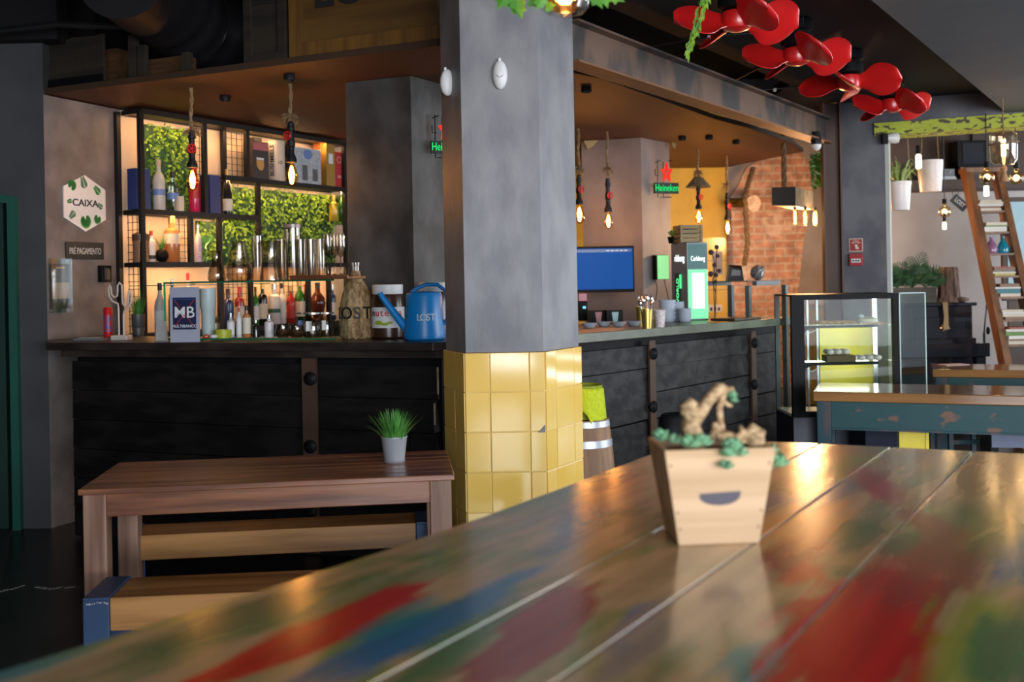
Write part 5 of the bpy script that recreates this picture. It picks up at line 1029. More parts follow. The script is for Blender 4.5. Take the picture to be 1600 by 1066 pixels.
for i, (px, py) in enumerate(((922, 513), (945, 511), (968, 511), (992, 510))):
    v = onb(px, py); k = k_at(v); t = T('sauce_dish', ['shallow pale dish on the bar, the one against the tiled pillar', 'shallow pale dish on the bar, second from the tiled pillar', 'shallow pale dish on the bar, third from the tiled pillar', 'shallow pale dish on the bar beside the gold cutlery cup'][i], 'dish', (v.x, v.y + .05, ZB + .001), 0, 'row of pale dishes on the bar')
    MB().lathe([(0, 0), (7 * k, 0), (12 * k, 6 * k), (12.8 * k, 7.5 * k), (11.8 * k, 7.2 * k), (6 * k, 1.5 * k), (0, 1.2 * k)], n=24, cap=(0, 0)).build('bowl', M('dish_grey', (.42, .44, .48), .3), t, smooth=True)
for px, py, pk, lab in ((935, 504, (.55, .22, .22), 'black mug box with a pink cup picture under the blue screen'), (961, 504, (.35, .5, .5), 'black mug box with a teal and white cup picture under the blue screen')):
    v = atz(px, py + 1, ZB); k = k_at(v); t = T('mug_box', lab, 'box', (v.x, v.y, ZB + .001), math.radians(8)); MB().box((0, .05, 10 * k), (26 * k, .1, 20 * k)).build('carton', blackpl, t)
    MB().slab([(-5 * k, 17 * k), (6 * k, 17 * k), (4 * k, 2 * k), (-3 * k, 2 * k)], -.002, 0).build('cup_picture', M('cup_pic' + lab[25:29], pk, .5), t)
v = atz(1012, 514, ZB); k = k_at(v); t = T('cutlery_cup', 'gold metal cup full of cutlery on the weathered bar top', 'cup', (v.x, v.y + .03, ZB + .001)); MB().lathe([(0, 0), (7.2 * k, 0), (9.8 * k, 31 * k), (9.2 * k, 31 * k), (7 * k, 2 * k), (0, 2 * k)], n=24, cap=(0, 0)).build('cup_body', M('gold_metal', (.62, .47, .13), .28, .9), t, smooth=True)
for i in range(13):
    a = R.uniform(0, 2 * PI); x, y = 6 * k * math.cos(a), 6 * k * math.sin(a); L = R.uniform(42, 54) * k; x2, y2 = x * 2.0, y * 2.0; mt = chrome if i % 3 else M('copper_cutlery', (.5, .2, .1), .3, .9)
    m = MB(); m.tube([(x * .5, y * .5, 4 * k), (x2, y2, L * .85)], .002, 5); m.ball((x2 * 1.02, y2 * 1.02, L * .93), (.008, .004, L * .1), 8, 5); m.build('cutlery', mt if i != 4 else cardw, t, smooth=True)
v = atz(1001, 504, ZB); t = T('gold_cup', 'plain gold cup behind the cutlery cup', 'cup', (v.x, v.y, ZB + .001)); MB().lathe([(0, 0), (7 * k, 0), (9 * k, 28 * k), (8.4 * k, 28 * k), (6 * k, 2 * k), (0, 2 * k)], n=20, cap=(0, 0)).build('cup_body', M('gold_metal', (.62, .47, .13), .28, .9), t, smooth=True)
v = atz(1032, 512, ZB); t = T('straw_cup', 'white patterned tapered cup on the bar beside the cutlery cup', 'cup', (v.x, v.y + .03, ZB + .001)); MB().lathe([(0, 0), (7.5 * k, 0), (10 * k, 28 * k), (9.4 * k, 28 * k), (7 * k, 2 * k), (0, 2 * k)], n=24, cap=(0, 0)).build('cup_body', M('speckled_white', (.6, .52, .52), .5, 0, (60, (.4, .33, .34), .45, .6, (1, 1, 1), 3)), t, smooth=True)
def stack(px, py, pw, n, hh_, lab, nm='stacked_cup', prof=None, grp='stacked crockery on the bar'):
    v = atz(px, py, ZB); k = k_at(v); 
    p = prof or [(0, 0), (.7, 0), (.95, .8), (1, 1), (.92, .95), (.6, .15), (0, .12)]
    for i in range(n):
        t = T(nm, lab[0] if i == n - 1 else lab[1] if i == 0 else lab[2] , 'cup' if 'cup' in nm else 'plate', (v.x, v.y, ZB + .001 + i * hh_ * k), 0, grp + ' ' + lab[3])
        MB().lathe([(a * pw * k / 2, b * hh_ * k * 1.5) for a, b in p], n=22, cap=(0, 0)).build('cup_body' if 'cup' in nm else 'dish', M('crockery', (.50, .54, .62), .3), t, smooth=True)
stack(1043, 503, 28, 5, 6.2, ('white bowl on top of the stack behind the patterned cup', 'white bowl at the bottom of the stack behind the patterned cup', 'white bowl inside the stack behind the patterned cup', 'bowls'), 'stacked_bowl'.replace('bowl', 'cup_bowl').replace('stacked_cup_bowl', 'soup_bowl'))
stack(1058, 502, 24, 9, 3.2, ('white saucer on top of the tall pile beside the lit fridge', 'white saucer at the bottom of the tall pile beside the lit fridge', 'white saucer within the tall pile beside the lit fridge', 'saucers'), 'saucer')
stack(1070, 503, 22, 6, 3.2, ('white plate on top of the low pile touching the lit fridge', 'white plate at the bottom of the low pile touching the lit fridge', 'white plate within the low pile touching the lit fridge', 'plates'), 'small_plate')
# counter-top beer fridge
a = at(1075.5, 500, 7.3); k = 7.3 / F; rf = math.radians(17); wf = 31.5 * k / (math.cos(rf) - .185 * math.sin(rf)); hf = 122 * k
t = T('beer_fridge', 'small grey beer fridge with a glowing green glass door on the bar', 'fridge', (a.x, a.y, ZB + .001), rf)
fgm = M('fridge_grey', (.27, .30, .31), .35, .3); MB().box((wf / 2, .13, hf / 2), (wf, .26, hf)).build('cabinet', fgm, t, bevel=.004)
gg = M('door_green_glow', (.1, .4, .2), .2, em=(.22, .85, .38), es=.75)
MB().box((wf / 2, -.004, hf * .335), (wf * .96, .006, hf * .63)).build('door', gg, t); MB().box((wf / 2, -.008, hf * .38), (wf * .62, .004, hf * .46)).build('lit_window', emis('fridge_light', (.72, 1, .72), 1.15), t)
MB().box((wf / 2, -.004, hf * .82), (wf * .96, .006, hf * .32)).build('header_panel', M('header_teal', (.05, .10, .10), .3, em=(.05, .12, .11), es=.5), t)
text('Carlsberg', .05, emis('neon_white', (.9, 1, .95), 1.6), t, (wf / 2, -.010, hf * .79), sx=wf * .8 / .225, )
sd_ = (PI / 2, 0, -PI / 2); text('rlsberg', .07, emis('neon_white', (.9, 1, .95), 1.6), t, (-.003, .12, hf * .80), sd_, sx=.8)
MB().box((-.002, .15, hf * .40), (.004, .10, hf * .42)).build('side_sticker', M('sticker_green', (.01, .08, .04), .4), t); text('WORLD', .05, emis('sticker_glow_green', (.1, 1, .3), 1.2), t, (-.005, .15, hf * .36), (PI / 2, -PI / 2, -PI / 2), sx=1.1)
MB().box((-.005, .105, hf * .50), (.004, .02, hf * .18)).build('sticker_edge_glow', emis('sticker_glow_green', (.1, 1, .3), 1.2), t)  # sticker edge and print are given their own glow
v = a + Vector((.03, .13, hf)); t = T('slatted_crate', 'small pale slatted wooden crate on top of the beer fridge', 'crate', (v.x, v.y, ZB + hf + .002), math.radians(10)); 
for i in range(4): MB().box((.0, 0, .016 + i * .032), (.17, .15, .026)).build('slat', wood('pale_slat', (.30, .22, .11), (.22, .15, .07), .7), t)
for sx_ in (-.075, .075): MB().box((sx_, -.078, .064), (.016, .008, .128)).build('corner_post', wood('pale_slat', (.30, .22, .11), (.22, .15, .07), .7), t)
v = a + Vector((-.06, .22, hf)); t = T('potted_plant', 'dark basket with green leaves on top of the beer fridge, beside the slatted crate', 'plant', (v.x, v.y, ZB + hf + .002)); MB().lathe([(0, 0), (.035, 0), (.045, .05), (0, .05)], n=14).build('basket', blackpl, t); m = MB(); rosette(m, (0, 0, .05), 16, .055, .03, .5); m.build('leaves', greenleaf, t, smooth=True)
v = at(1112, 496, 7.6); t = T('dried_stems', 'dark dried cotton stems standing beside the lit fridge door', 'plant', (v.x, v.y - .12, ZB + .001)); k = 7.5 / F
for pts_ in (((0, 0), (2, 40), (-3, 60), (2, 72)), ((0, 0), (-1, 50), (1, 90), (-5, 108)), ((0, 0), (3, 60), (4, 100), (6, 112))): MB().tube([(x * k, 0, y * k) for x, y in pts_], .003, 5).build('stem', blackmetal, t)
for x, y, r in ((-5, 70, 5), (3, 68, 4), (-4, 104, 5), (5, 112, 4), (1, 84, 4), (8, 75, 4), (2, 58, 3.5), (6, 98, 3.5)): MB().ball((x * k, 0, y * k), r * k * .9, 8, 5).build('cotton_head', M('dry_brown', (.05, .03, .025), .9), t)
for px, py, w, h, lab in ((1150, 500, 24, 5, 'dark low tray lying near the far end of the weathered bar top'), (912, 502, 12, 40, 'small coffee machine with a red top beside the tiled pillar')):
    v = atz(px, py, ZB); k = k_at(v)
    if h < 10: t = T('serving_tray', lab, 'tray', (v.x, v.y, ZB + .001), acr); MB().box((0, 0, .008), (.34, .2, .016)).build('board', M('tray_dark', (.05, .03, .02), .4), t, bevel=.003)
    else:
        t = T('coffee_machine', lab, 'coffee machine', (v.x, v.y + .1, ZB + .001)); MB().box((0, 0, 15 * k), (14 * k, .12, 30 * k)).build('machine_body', blackpl, t, bevel=.004); MB().box((0, 0, 37 * k), (14 * k, .1, 13 * k)).build('water_tank', M('red_smoke', (.4, .03, .04), .3), t, bevel=.004); MB().box((2 * k, -.062, 21 * k), (5 * k, .002, 4 * k)).build('display', emis('cyan_display', (.3, .8, 1), .8), t)

# ------------------------------------------------------------------ neon star signs on the two bar pillars
neong, neonr = emis('neon_sign_green', (.02, .8, .18), 1.0), emis('neon_sign_red', (1, .03, .015), 1.0)
def neon(label, face, px, py, k, rz):
    L = face; c = onp(px, py, L, -.10); t = T('neon_sign', label, 'neon sign', c, rz, 'neon star signs on the bar pillars')
    MB().box((0, .012, 0), (42 * k, .02, 17 * k)).build('backing', M('neon_back', (.004, .02, .008), .4), t)
    text('Heineken', 15.5 * k, neong, t, (0, -.004, 0), ext=.001, sx=.62 * 42 / 38)
    m = MB(); r = 9.5 * k; pts = [(r * (1 if i % 2 == 0 else .42) * math.sin(PI * i / 5), r * 1.7 * (1 if i % 2 == 0 else .42) * math.cos(PI * i / 5) + 24 * k) for i in range(11)]
    m.tube([(x, 0, z) for x, z in pts], 1.7 * k, 6); m.build('star_tube', neonr, t, smooth=True); MB().slab(pts[:10], .004, .008).build('star_panel', M('star_red', (.3, .02, .01), .4, em=(.6, .03, .01), es=.5), t)
    m = MB(); f = lambda *q: m.tube([(x * k, .02, z * k) for x, z in q], .0035, 5)
    f((-14, 45), (-14, -14), (-6, -14)); f((-4, 42), (-4, -16)); f((-18, 40), (-8, 44)); f((4, 43), (12, 44)); f((-18, 30), (-18, 20), (-12, 20)); f((-4, -14), (10, -14)); m.build('bracket', blackmetal, t)
    MB().tube([(0, .02, 0), (0, .10, 0)], .005, 6).build('stand_off', blackmetal, t)
F3 = line(c3[1], c3[2]); F2 = line(c2[1], c2[2])
neon('green and red neon star sign on the pillar behind the screen', F3, 1042, 294, 9.0 / F, ang(F3) * .35); neon('green neon sign on the mottled pillar, mostly hidden by the tiled pillar', F2, 697, 230, 6.1 / F * 1.15, ang(F2) * .3)
c = onp(1026, 418, F3, -.0); k = 9.05 / F; t = T('lit_wall_box', 'pale green lit box with cables on the pillar behind the bar', 'box', c, ang(F3) * .45); MB().box((0, -.05, 0), (22 * k, .09, 38 * k)).build('housing', blackpl, t); MB().box((1 * k, -.098, 0), (20 * k, .005, 37 * k)).build('front_panel', M('front_green', (.2, .5, .2), .4, em=(.25, .8, .25), es=.55), t)
for x0, x1 in ((-8, -6), (8, 18)): MB().tube([(x0 * k, -.05, -19 * k), (x0 * k + 2 * k, -.06, -32 * k), (x1 * k, -.03, -52 * k)], .004, 5).build('cable', cab, t)

# ------------------------------------------------------------------ things on the back wall behind the bar
v = at(1121, 411, YB); k = YB / F; t = T('notice_board', 'blank grey notice fixed on the pale yellow wall tiles', 'notice', (v.x, YB - .004, v.z)); MB().box((0, 0, 0), (15 * k, .008, 36 * k)).build('sheet', M('notice_grey', (.28, .25, .27), .6), t)
v = at(1117, 482, YB); t = T('instruction_label', 'small white label with dark squares on the yellow wall tiles', 'label', (v.x, YB - .004, v.z)); MB().box((0, 0, 0), (22 * k, .008, 11 * k)).build('sheet', paperw, t)
for x in (-6, 0, 6): MB().box((x * k, -.006, -1 * k), (3.6 * k, .002, 5 * k)).build('symbol', bluebox, t)
p0 = at(1142, 317, YB - .1); p1 = at(1173, 317, YB - .35); t = T('wooden_log', 'wooden log with a pale cut end on ropes before the brick wall', 'log', (0, 0, 0))
MB().tube([at(1138, 317, YB - .08), at(1174, 317, YB - .5)], 7 * k, 16).build('trunk', wood('log_bark', (.22, .15, .03), (.13, .08, .02), .7), t, smooth=True); e = at(1174, 318, YB - .5); dr = (at(1174, 317, YB - .5) - at(1138, 317, YB - .08)).normalized(); MB().tube([e, e + dr * .04], 14 * k * .9, 24).build('cut_disc', wood('cut_wood', (.6, .45, .34), (.4, .28, .2), .7, 1), t, smooth=True)
t = T('hanging_rope', 'thick twisted rope hanging from the ceiling before the brick wall', 'rope', (0, 0, 0)); rp = [at(1177, 262, YB - .3), at(1168, 290, YB - .45), at(1164, 312, YB - .56), at(1166, 340, YB - .56), at(1168, 380, YB - .5), at(1165, 403, YB - .5), at(1163, 414, YB - .5)]
fine = [rp[i].lerp(rp[i + 1], j / 8) for i in range(6) for j in range(8)] + [rp[-1]]; ropedk = M('rope_dark', (.22, .15, .08), .9, 0, (50, (.10, .065, .03), .35, .65, (1, 1, 1), 3), .5)
for s in (0, 2.1, 4.2): MB().tube([p + Vector((.016 * math.cos(s + i * .7), .016 * math.sin(s + i * .7), 0)) for i, p in enumerate(fine)], .016, 6).build('strand', ropedk, t, smooth=True)
# hanging timber lamp
YT = 9.3; k = YT / F; a = at(1206, 309, YT); t = T('timber_lamp', 'thick timber beam lamp with three glowing tube bulbs hung on rope before the bricks', 'pendant lamp', (a.x, a.y, a.z))
pt = lambda px, py, Y: at(px, py, Y) - a
f1 = [pt(1206, 321, YT), pt(1243, 322, YT - .05), pt(1243, 292, YT - .05), pt(1206, 293, YT)]; bk = [pt(1288, 333, YT + .1) + Vector((0, 0, .0))]
fA, fB, fC, fD = f1; dv = Vector((.42, -.42, 0)); 
MB().hexa(f1, [p + Vector((.34, .62, 0)) for p in f1]).build('beam', wood('timber_grey', (.26, .21, .12), (.17, .13, .07), .7, 0, 6), t)
MB().hexa([p + Vector((-.002, -.004, 0)) for p in f1], [p + Vector((0, -.0005, 0)) for p in f1]).build('end_face', M('end_dark', (.035, .03, .026), .7), t)
for px, py in ((1242, 326), (1258, 330), (1273.5, 334)):
    q = at(px, py, YT + .12 + (px - 1242) * .008) - a; q.z = fA.z
    MB().tube([(q.x, q.y, q.z), (q.x, q.y, q.z - .035)], .014, 10).build('socket', pipe, t)
    MB().lathe([(.010, -.035), (.017, -.05), (.018, -.15), (.010, -.175), (0, -.18)], (q.x, q.y, q.z), 14, (0, 0)).build('tube_bulb', amber, t, smooth=True); MB().tube([(q.x, q.y, q.z - .05), (q.x, q.y, q.z - .165)], .0075, 8).build('filament', emis('tube_hot', (1, .62, .25), 22), t)
l = bpy.data.lights.new('bulb_light', 'POINT'); l.energy = 80; l.color = (1, .55, .24); l.shadow_soft_size = .12; o = bpy.data.objects.new('bulb_light', l); C.objects.link(o); o.parent = t; o.location = at(1258, 345, YT + .45) - a
q = at(1230, 292, YT + .1) - a; zt_ = 2.72 - a.z
for s in (0, 2.1, 4.2): MB().tube([(q.x + .014 * math.cos(s + i * .7), q.y + .1 + .014 * math.sin(s + i * .7), lerp(q.z, zt_ + .3, i / 24)) for i in range(25)], .013, 6).build('rope_strand', ropem, t, smooth=True)
v = at(1276, 246, YT + .4); t = T('trailing_ivy', 'dark ivy hanging down onto the timber lamp beside the steel post', 'ivy', v); m = MB(); k = (YT + .4) / F
for i in range(120): m.leaf((R.uniform(-9, 9) * k, R.uniform(-.05, .05), R.uniform(-46, 8) * k), (R.uniform(-1, 1), -.5, R.uniform(-1, .2)), (0, -1, 0), R.uniform(6, 11) * k, 6 * k)
tag(m.build('leaves', ivym, t), kind='stuff'); MB().tube([(0, 0, .12), (2 * k, 0, -20 * k), (-2 * k, 0, -44 * k)], .003, 5).build('vine_stem', grassm, t)
# cash register on the rack
v = Vector((qa.x, qa.y, ztab)); pc_ = (qa + q1) / 2 + n * .14; k = 7.4 / F; t = T('till', 'small dark metal till with a crumpled grey bag on the steel rack', 'till', (pc_.x - .05, pc_.y, ztab + .001), math.radians(-6))
MB().hexa([(-24 * k, 0, 0), (2 * k, 0, 0), (0, .02, 18 * k), (-19 * k, .02, 22 * k)], [(-24 * k, .12, 0), (2 * k, .12, 0), (2 * k, .12, 24 * k), (-19 * k, .12, 26 * k)]).build('casing', M('till_dark', (.03, .028, .028), .4, .5), t, bevel=.003); MB().hexa([(-18 * k, -.003, 8 * k), (-3 * k, -.003, 8 * k), (-3 * k, .012, 16 * k), (-16 * k, .012, 18 * k)], [(-18 * k, .01, 8 * k), (-3 * k, .01, 8 * k), (-3 * k, .02, 16 * k), (-16 * k, .02, 18 * k)]).build('front_plate', M('plate_grey', (.2, .19, .18), .4), t)
t = T('crumpled_bag', 'crumpled grey plastic bag beside the dark till on the rack', 'bag', (pc_.x + .075, pc_.y + .06, ztab + .001)); m = MB(); m.ball((0, 0, 12 * k), (11 * k, .07, 12 * k), 14, 9); m.v = [(x * R.uniform(.8, 1.15), y * R.uniform(.8, 1.15), max(0, z * R.uniform(.9, 1.12))) for x, y, z in m.v]; m.build('bag', M('bag_grey', (.22, .2, .19), .25), t)

# ------------------------------------------------------------------ fire signs on the grey pillar
aw_ = ang(WR); k = 8.2 / F
c = onp(1337.5, 383, WR, -.003); t = T('fire_hose_sign', 'square red fire hose sign with a pale border on the grey pillar', 'sign', c, aw_); MB().box((0, -.003, 0), (21 * k, .006, 21 * k)).build('plate', M('pale_border', (.6, .45, .4), .6), t); sr2 = M('sign_red', (.36, .012, .012), .5); MB().box((0, -.007, 0), (18 * k, .003, 18 * k)).build('red_field', sr2, t)
m = MB(); 
for a in (-1.1, -.55, 0, .55, 1.1): m.box((5.2 * k * math.sin(a), -.0095, 1.0 * k + 5.2 * k * math.cos(a)), (1 * k, .002, 4.5 * k), Matrix.Rotation(a, 3, 'Y'))
m.ball((0, -.0095, -1 * k), (2.2 * k, .002, 2.2 * k), 10, 5); m.slab([(-1 * k, -2 * k), (4 * k, -3 * k), (4 * k, -7 * k), (-1 * k, -6 * k)], -.011, -.0085); m.build('hose_symbol', paper, t)
c = onp(1338, 406, WR, -.003); t = T('alarm_point', 'small red fire alarm box below the square fire sign on the grey pillar', 'fire alarm', c, aw_); MB().box((0, -.02, 0), (20 * k, .04, 19 * k)).build('housing', sr2, t, bevel=.003); MB().box((0, -.042, -1.5 * k), (14 * k, .004, 6 * k)).build('white_window', paperw, t)
for x in (-4, 0, 4): MB().box((x * k, -.045, -1.5 * k), (2.4 * k, .002, 2.4 * k)).build('symbol', blackpl, t)

# ------------------------------------------------------------------ cake display case
YC = 7.0; k = YC / F; a = at(1237, 650, YC); zb0, zt0 = at(1300, 652, YC).z, at(1300, 460, YC).z; wc = at(1405, 500, YC).x - at(1237, 500, YC).x; dc = .46
t = T('display_case', 'black framed glass cake display case on a navy base beside the bar end', 'display case', (at(1237, 500, YC).x, YC, 0), 0)
MB().box((wc / 2, dc / 2, zb0 / 2), (wc, dc, zb0)).build('base', M('base_navy', (.012, .018, .035), .4), t)
frm = .045
for x, w in ((.043, .086), (wc - .02, .04)): MB().box((x, .02, (zb0 + zt0) / 2), (w, .04, zt0 - zb0)).build('frame_post', blackpl, t)
for x in (.015, wc - .015): MB().box((x, dc - .015, (zb0 + zt0) / 2), (.03, .03, zt0 - zb0)).build('rear_post', chrome if x > .1 else steel, t)
MB().box((wc / 2, .02, zt0 - .018), (wc - .0, .041, .036)).build('top_rail', blackpl, t); MB().box((wc / 2, dc / 2 + .02, zt0 - .006), (wc - .002, dc - .04, .012)).build('top_panel', blackpl, t)
MB().box((wc / 2, .02, zb0 + .02), (wc - .0, .041, .04)).build('bottom_rail', blackpl, t); MB().box((wc / 2, dc / 2, zb0 + .008), (wc - .02, dc - .04, .016)).build('floor_tray', paperw, t)
MB().box((wc / 2 + .02, .022, (zb0 + zt0) / 2), (wc - .12, .004, zt0 - zb0 - .07)).build('front_glass', pane, t); MB().box((wc - .008, dc / 2, (zb0 + zt0) / 2), (.004, dc - .06, zt0 - zb0 - .04)).build('side_glass', pane, t); MB().box((.01, dc / 2, (zb0 + zt0) / 2), (.006, dc - .06, zt0 - zb0 - .04)).build('side_glass', pane, t)
MB().box((wc * .72, dc - .006, zb0 + (zt0 - zb0) * .36), (wc * .56, .006, (zt0 - zb0) * .68)).build('yellow_back_panel', M('yellow_panel', (.60, .50, .03), .3, em=(.5, .42, .03), es=.10), t)
for x in (.12, .19, .23, .30): MB().box((x, dc - .03, (zb0 + zt0) / 2), (.012, .02, zt0 - zb0 - .05)).build('door_rail', M('alu', (.45, .5, .52), .35, .6), t)
lc = M('case_light', (.8, .85, .7), .4, em=(1, 1, .8), es=7)
zs = [at(1300, 508, YC + .2).z, at(1300, 565, YC + .2).z]
for z in zs:
    MB().box((wc / 2 - .03, dc / 2 + .02, z), (wc - .14, dc - .12, .008)).build('shelf_glass', pane, t); MB().box((wc / 2 - .045, .075, z - .004), (wc - .16, .014, .02)).build('shelf_rail', blackpl, t); MB().box((wc / 2 + .02, dc - .07, z - .014), (wc - .2, .012, .008)).build('light_tube', lc, t)
    m = MB(); m.slab([(.05, z - .006), (.16, z - .006), (.05, z - .07)], .06, .075); m.build('shelf_bracket', blackpl, t)
MB().tube([(.05, .1, zs[0] - .03), (.12, .1, zs[0] - .06), (.2, .12, zs[0] - .03)], .003, 5).build('cable', cardw, t); MB().tube([(.10, .1, zs[1] - .02), (.16, .1, zs[1] - .06), (.24, .12, zs[1] - .02)], .003, 5).build('cable', cardw, t)
ox, oy = t.location.x, t.location.y
past = M('pastry_gold', (.50, .28, .09), .6, 0, (40, (.62, .42, .18), .4, .6, (1, 1, 1), 3), .3); cream = M('meringue', (.75, .68, .5), .6)
for i in range(10):
    x = ox + .25 + (i % 5) * .052; y = oy + .14 + (i // 5) * .09; tag(MB().ball((0, 0, .013), (.024, .03, .014), 10, 6).build('pastry', past, None, (x, y, zs[0] + .006), smooth=True), ['golden pastry on the top shelf of the display case, in the front row', 'golden pastry on the top shelf of the display case, in the back row'][i // 5], 'pastry', 'golden pastries on the top shelf ' + str(i // 5))
t2 = T('cake', 'pale iced cake on a wooden board at the end of the top shelf', 'cake', (ox + .58, oy + .18, zs[0] + .006)); MB().box((0, 0, .006), (.17, .18, .012)).build('board', benchw, t2); MB().lathe([(0, .013), (.07, .013), (.07, .035), (.05, .045), (0, .05)], n=20).build('cake_body', cream, t2, smooth=True); MB().ball((-.05, -.02, .055), (.02, .02, .012), 8, 5).build('icing_swirl', cardw, t2)
t2 = T('cake_tray', 'basket tray of pale frosted cakes on the middle shelf of the display case', 'tray', (ox + .42, oy + .2, zs[1] + .006)); MB().box((-.06, -.06, .022), (.20, .12, .044)).build('basket', M('basket_brown', (.12, .08, .03), .8), t2)
frost = M('frosting', (.72, .66, .6), .5, 0, (38, (.6, .3, .28), .58, .66, (1, 1, 1), 3)); 
for i in range(14): tag(MB().ball((0, 0, .02), (.028, .028, .02), 10, 6).build('frosted_cake', frost, None, (ox + .30 + (i % 7) * .055, oy + .13 + (i // 7) * .075, zs[1] + (.052 if i % 7 < 3 else .008)), smooth=True), 'round frosted cake on the middle shelf, ' + ('on the basket tray' if i % 7 < 3 else 'beside the basket tray') + (' in front' if i < 7 else ' behind'), 'cake', 'frosted cakes ' + ('a' if i % 7 < 3 else 'b') + ('c' if i < 7 else 'd'))
for i in range(12): tag(MB().lathe([(0, 0), (.018, 0), (.02, .055), (.024, .06), (0, .062)], n=12).build('dessert_cup', [frost, M('dessert_orange', (.6, .3, .15), .4), M('dessert_green', (.2, .4, .15), .4), cardw][(i * 3) % 4 if i < 4 else 3], None, (ox + .27 + (i % 6) * .062, oy + .14 + (i // 6) * .1, zb0 + .0175), smooth=True), 'dessert cup on the floor of the display case, ' + ('front' if i < 6 else 'back') + ' row', 'dessert', 'dessert cups ' + ('front' if i < 6 else 'back') + ' row')
# clear standing panel beside the case
YP = 7.25; a, b = at(1407, 598, YP), at(1448, 598, YP); t = T('glass_screen', 'clear upright glass screen with bright edges beside the display case', 'screen', (a.x, YP, 0)); w = b.x - a.x; z0, z1 = at(1428, 604, YP).z, at(1428, 457, YP).z
MB().box((w / 2, 0, (z0 + z1) / 2), (w, .006, z1 - z0)).build('pane', glass('screen_glass', (.80, .9, .86), .03, .16, .6), t)
em_ = M('bright_edge', (.6, .75, .72), .3); 
for x in (.002, w - .002): MB().box((x, -.001, (z0 + z1) / 2), (.006, .01, z1 - z0)).build('edge_strip', em_, t)
MB().box((w / 2, -.001, z1 - .003), (w, .01, .006)).build('edge_strip', em_, t); MB().box((w / 2, 0, z0 / 2 + .01), (.05, .03, z0)).build('stand', steel, t); MB().box((w / 2, 0, .006), (.2, .2, .012)).build('foot', steel, t)

# ------------------------------------------------------------------ two teal framed tables
tealw = M('teal_paint_worn', (.004, .055, .06), .55, 0, (9, (.16, .08, .05), .60, .66, (.6, 1, 1), 8), .2); tealleg = M('teal_leg_worn', (.006, .048, .06), .55, 0, (8, (.075, .055, .06), .48, .62, (1, 1, .5), 8), .2)
topw = wood('honey_tabletop', (.34, .16, .05), (.22, .095, .03), .13, 0, 5, .08, coat=.5)
def tealtable(lab, p, rz, L, d, th, ap):
    t = T('teal_table', lab, 'table', (p.x, p.y, 0), rz, 'honey topped tables with worn teal frames')
    MB().box((L / 2, d / 2, .75 - th / 2), (L, d, th)).build('tabletop', topw, t, bevel=.006)
    lw = .085
    for x in (.02 + lw / 2, L - .02 - lw / 2):
        for y in (.02 + lw / 2, d - .02 - lw / 2): MB().box((x, y, (.75 - th) / 2), (lw, lw, .75 - th - .001)).build('leg', tealleg, t, bevel=.004)
    for y in (.035, d - .035): MB().box((L / 2, y, .75 - th - ap / 2 - .002), (L - 2 * lw - .04, .03, ap)).build('apron', tealw, t, bevel=.003); MB().box((L / 2, y, .75 - th - ap - .006), (L - 2 * lw - .04, .045, .012)).build('apron_rail', tealleg, t)
    for x in (.04, L - .04): MB().box((x, d / 2, .75 - th - ap / 2 - .002), (.03, d - 2 * lw - .04, ap)).build('apron', tealw, t)
    return t
pA1 = atz(1270, 612, .75); tealtable('honey wooden table with a worn teal frame, the one before the display case', pA1, math.radians(-20.5), 2.3, .56, .06, .165)
pA2 = atz(1457, 577, .75); tealtable('honey wooden table with a worn teal frame, the farther one beside the piano', pA2, math.radians(-20.5), 1.9, .5, .06, .15)
v = atz(1490, 570, .75); tag(MB().box((0, 0, .0015), (.2, .12, .003), .2).build('paper_sheet', M('sheet_pale', (.5, .4, .38), .5), None, (v.x, v.y, .7505)), 'pale paper sheet lying on the farther teal framed table', 'paper')
# coloured stools and boxes seen beneath the near teal table
def under(label, pa, pb_, Y, z1, mat, name='stool', d=.3):
    a, b = at(pa, 690, Y), at(pb_, 690, Y); t = T(name, label, name.replace('_', ' '), ((a.x + b.x) / 2, Y + d / 2, 0)); w = b.x - a.x
    if name == 'stool':
        MB().box((0, 0, z1 - .015), (w, d, .03)).build('seat', mat, t, bevel=.004)
        for x in (-1, 1):
            for y in (-1, 1): MB().box((x * (w / 2 - .012), y * (d / 2 - .012), (z1 - .03) / 2), (.022, .022, z1 - .03)).build('leg', mat, t)
        MB().box((0, -d / 2 + .01, z1 - .12), (w - .05, .008, .18)).build('front_panel', mat, t)
    else: MB().box((0, 0, z1 / 2), (w, d, z1)).build('body', mat, t, bevel=.004); MB().box((0, -d / 2 - .004, z1 * .6), (w * .9, .006, .01)).build('handle_groove', blackpl, t)
yst = M('yellow_metal', (.80, .62, .02), .3)
under('bright yellow metal stool under the near teal framed table', 1405, 1452, 6.65, .47, yst); under('navy storage box under the near teal framed table, beside the yellow stool', 1352, 1402, 6.62, .5, navy, 'storage_box', .28); under('dark patterned box under the near teal framed table by its front leg', 1307, 1340, 7.6, .45, M('dark_pattern', (.02, .03, .03), .6, 0, (14, (.10, .08, .05), .5, .6, (1, 1, 1), 3)), 'storage_box', .25)
b3 = at(1532, 690, 6.85); t = T('side_bench', 'low bench with a brown top and pale blue face beneath the near teal framed table', 'bench', (b3.x, 6.75, 0), math.radians(-10)); MB().box((.4, .15, .44), (.8, .3, .03)).build('seat', tableleg, t); MB().box((.4, .02, .37), (.74, .02, .1)).build('front_rail', M('pale_blue_rail', (.14, .17, .26), .5), t)
for x in (.05, .75): MB().box((x, .15, .21), (.05, .26, .42)).build('leg', blackpl, t)
t = T('chair', 'teal slat-backed chair half hidden behind the near teal framed table', 'chair', (at(1520, 690, 7.1).x, 7.09, 0)); MB().box((0, .18, .45), (.34, .36, .03)).build('seat', tealleg, t)
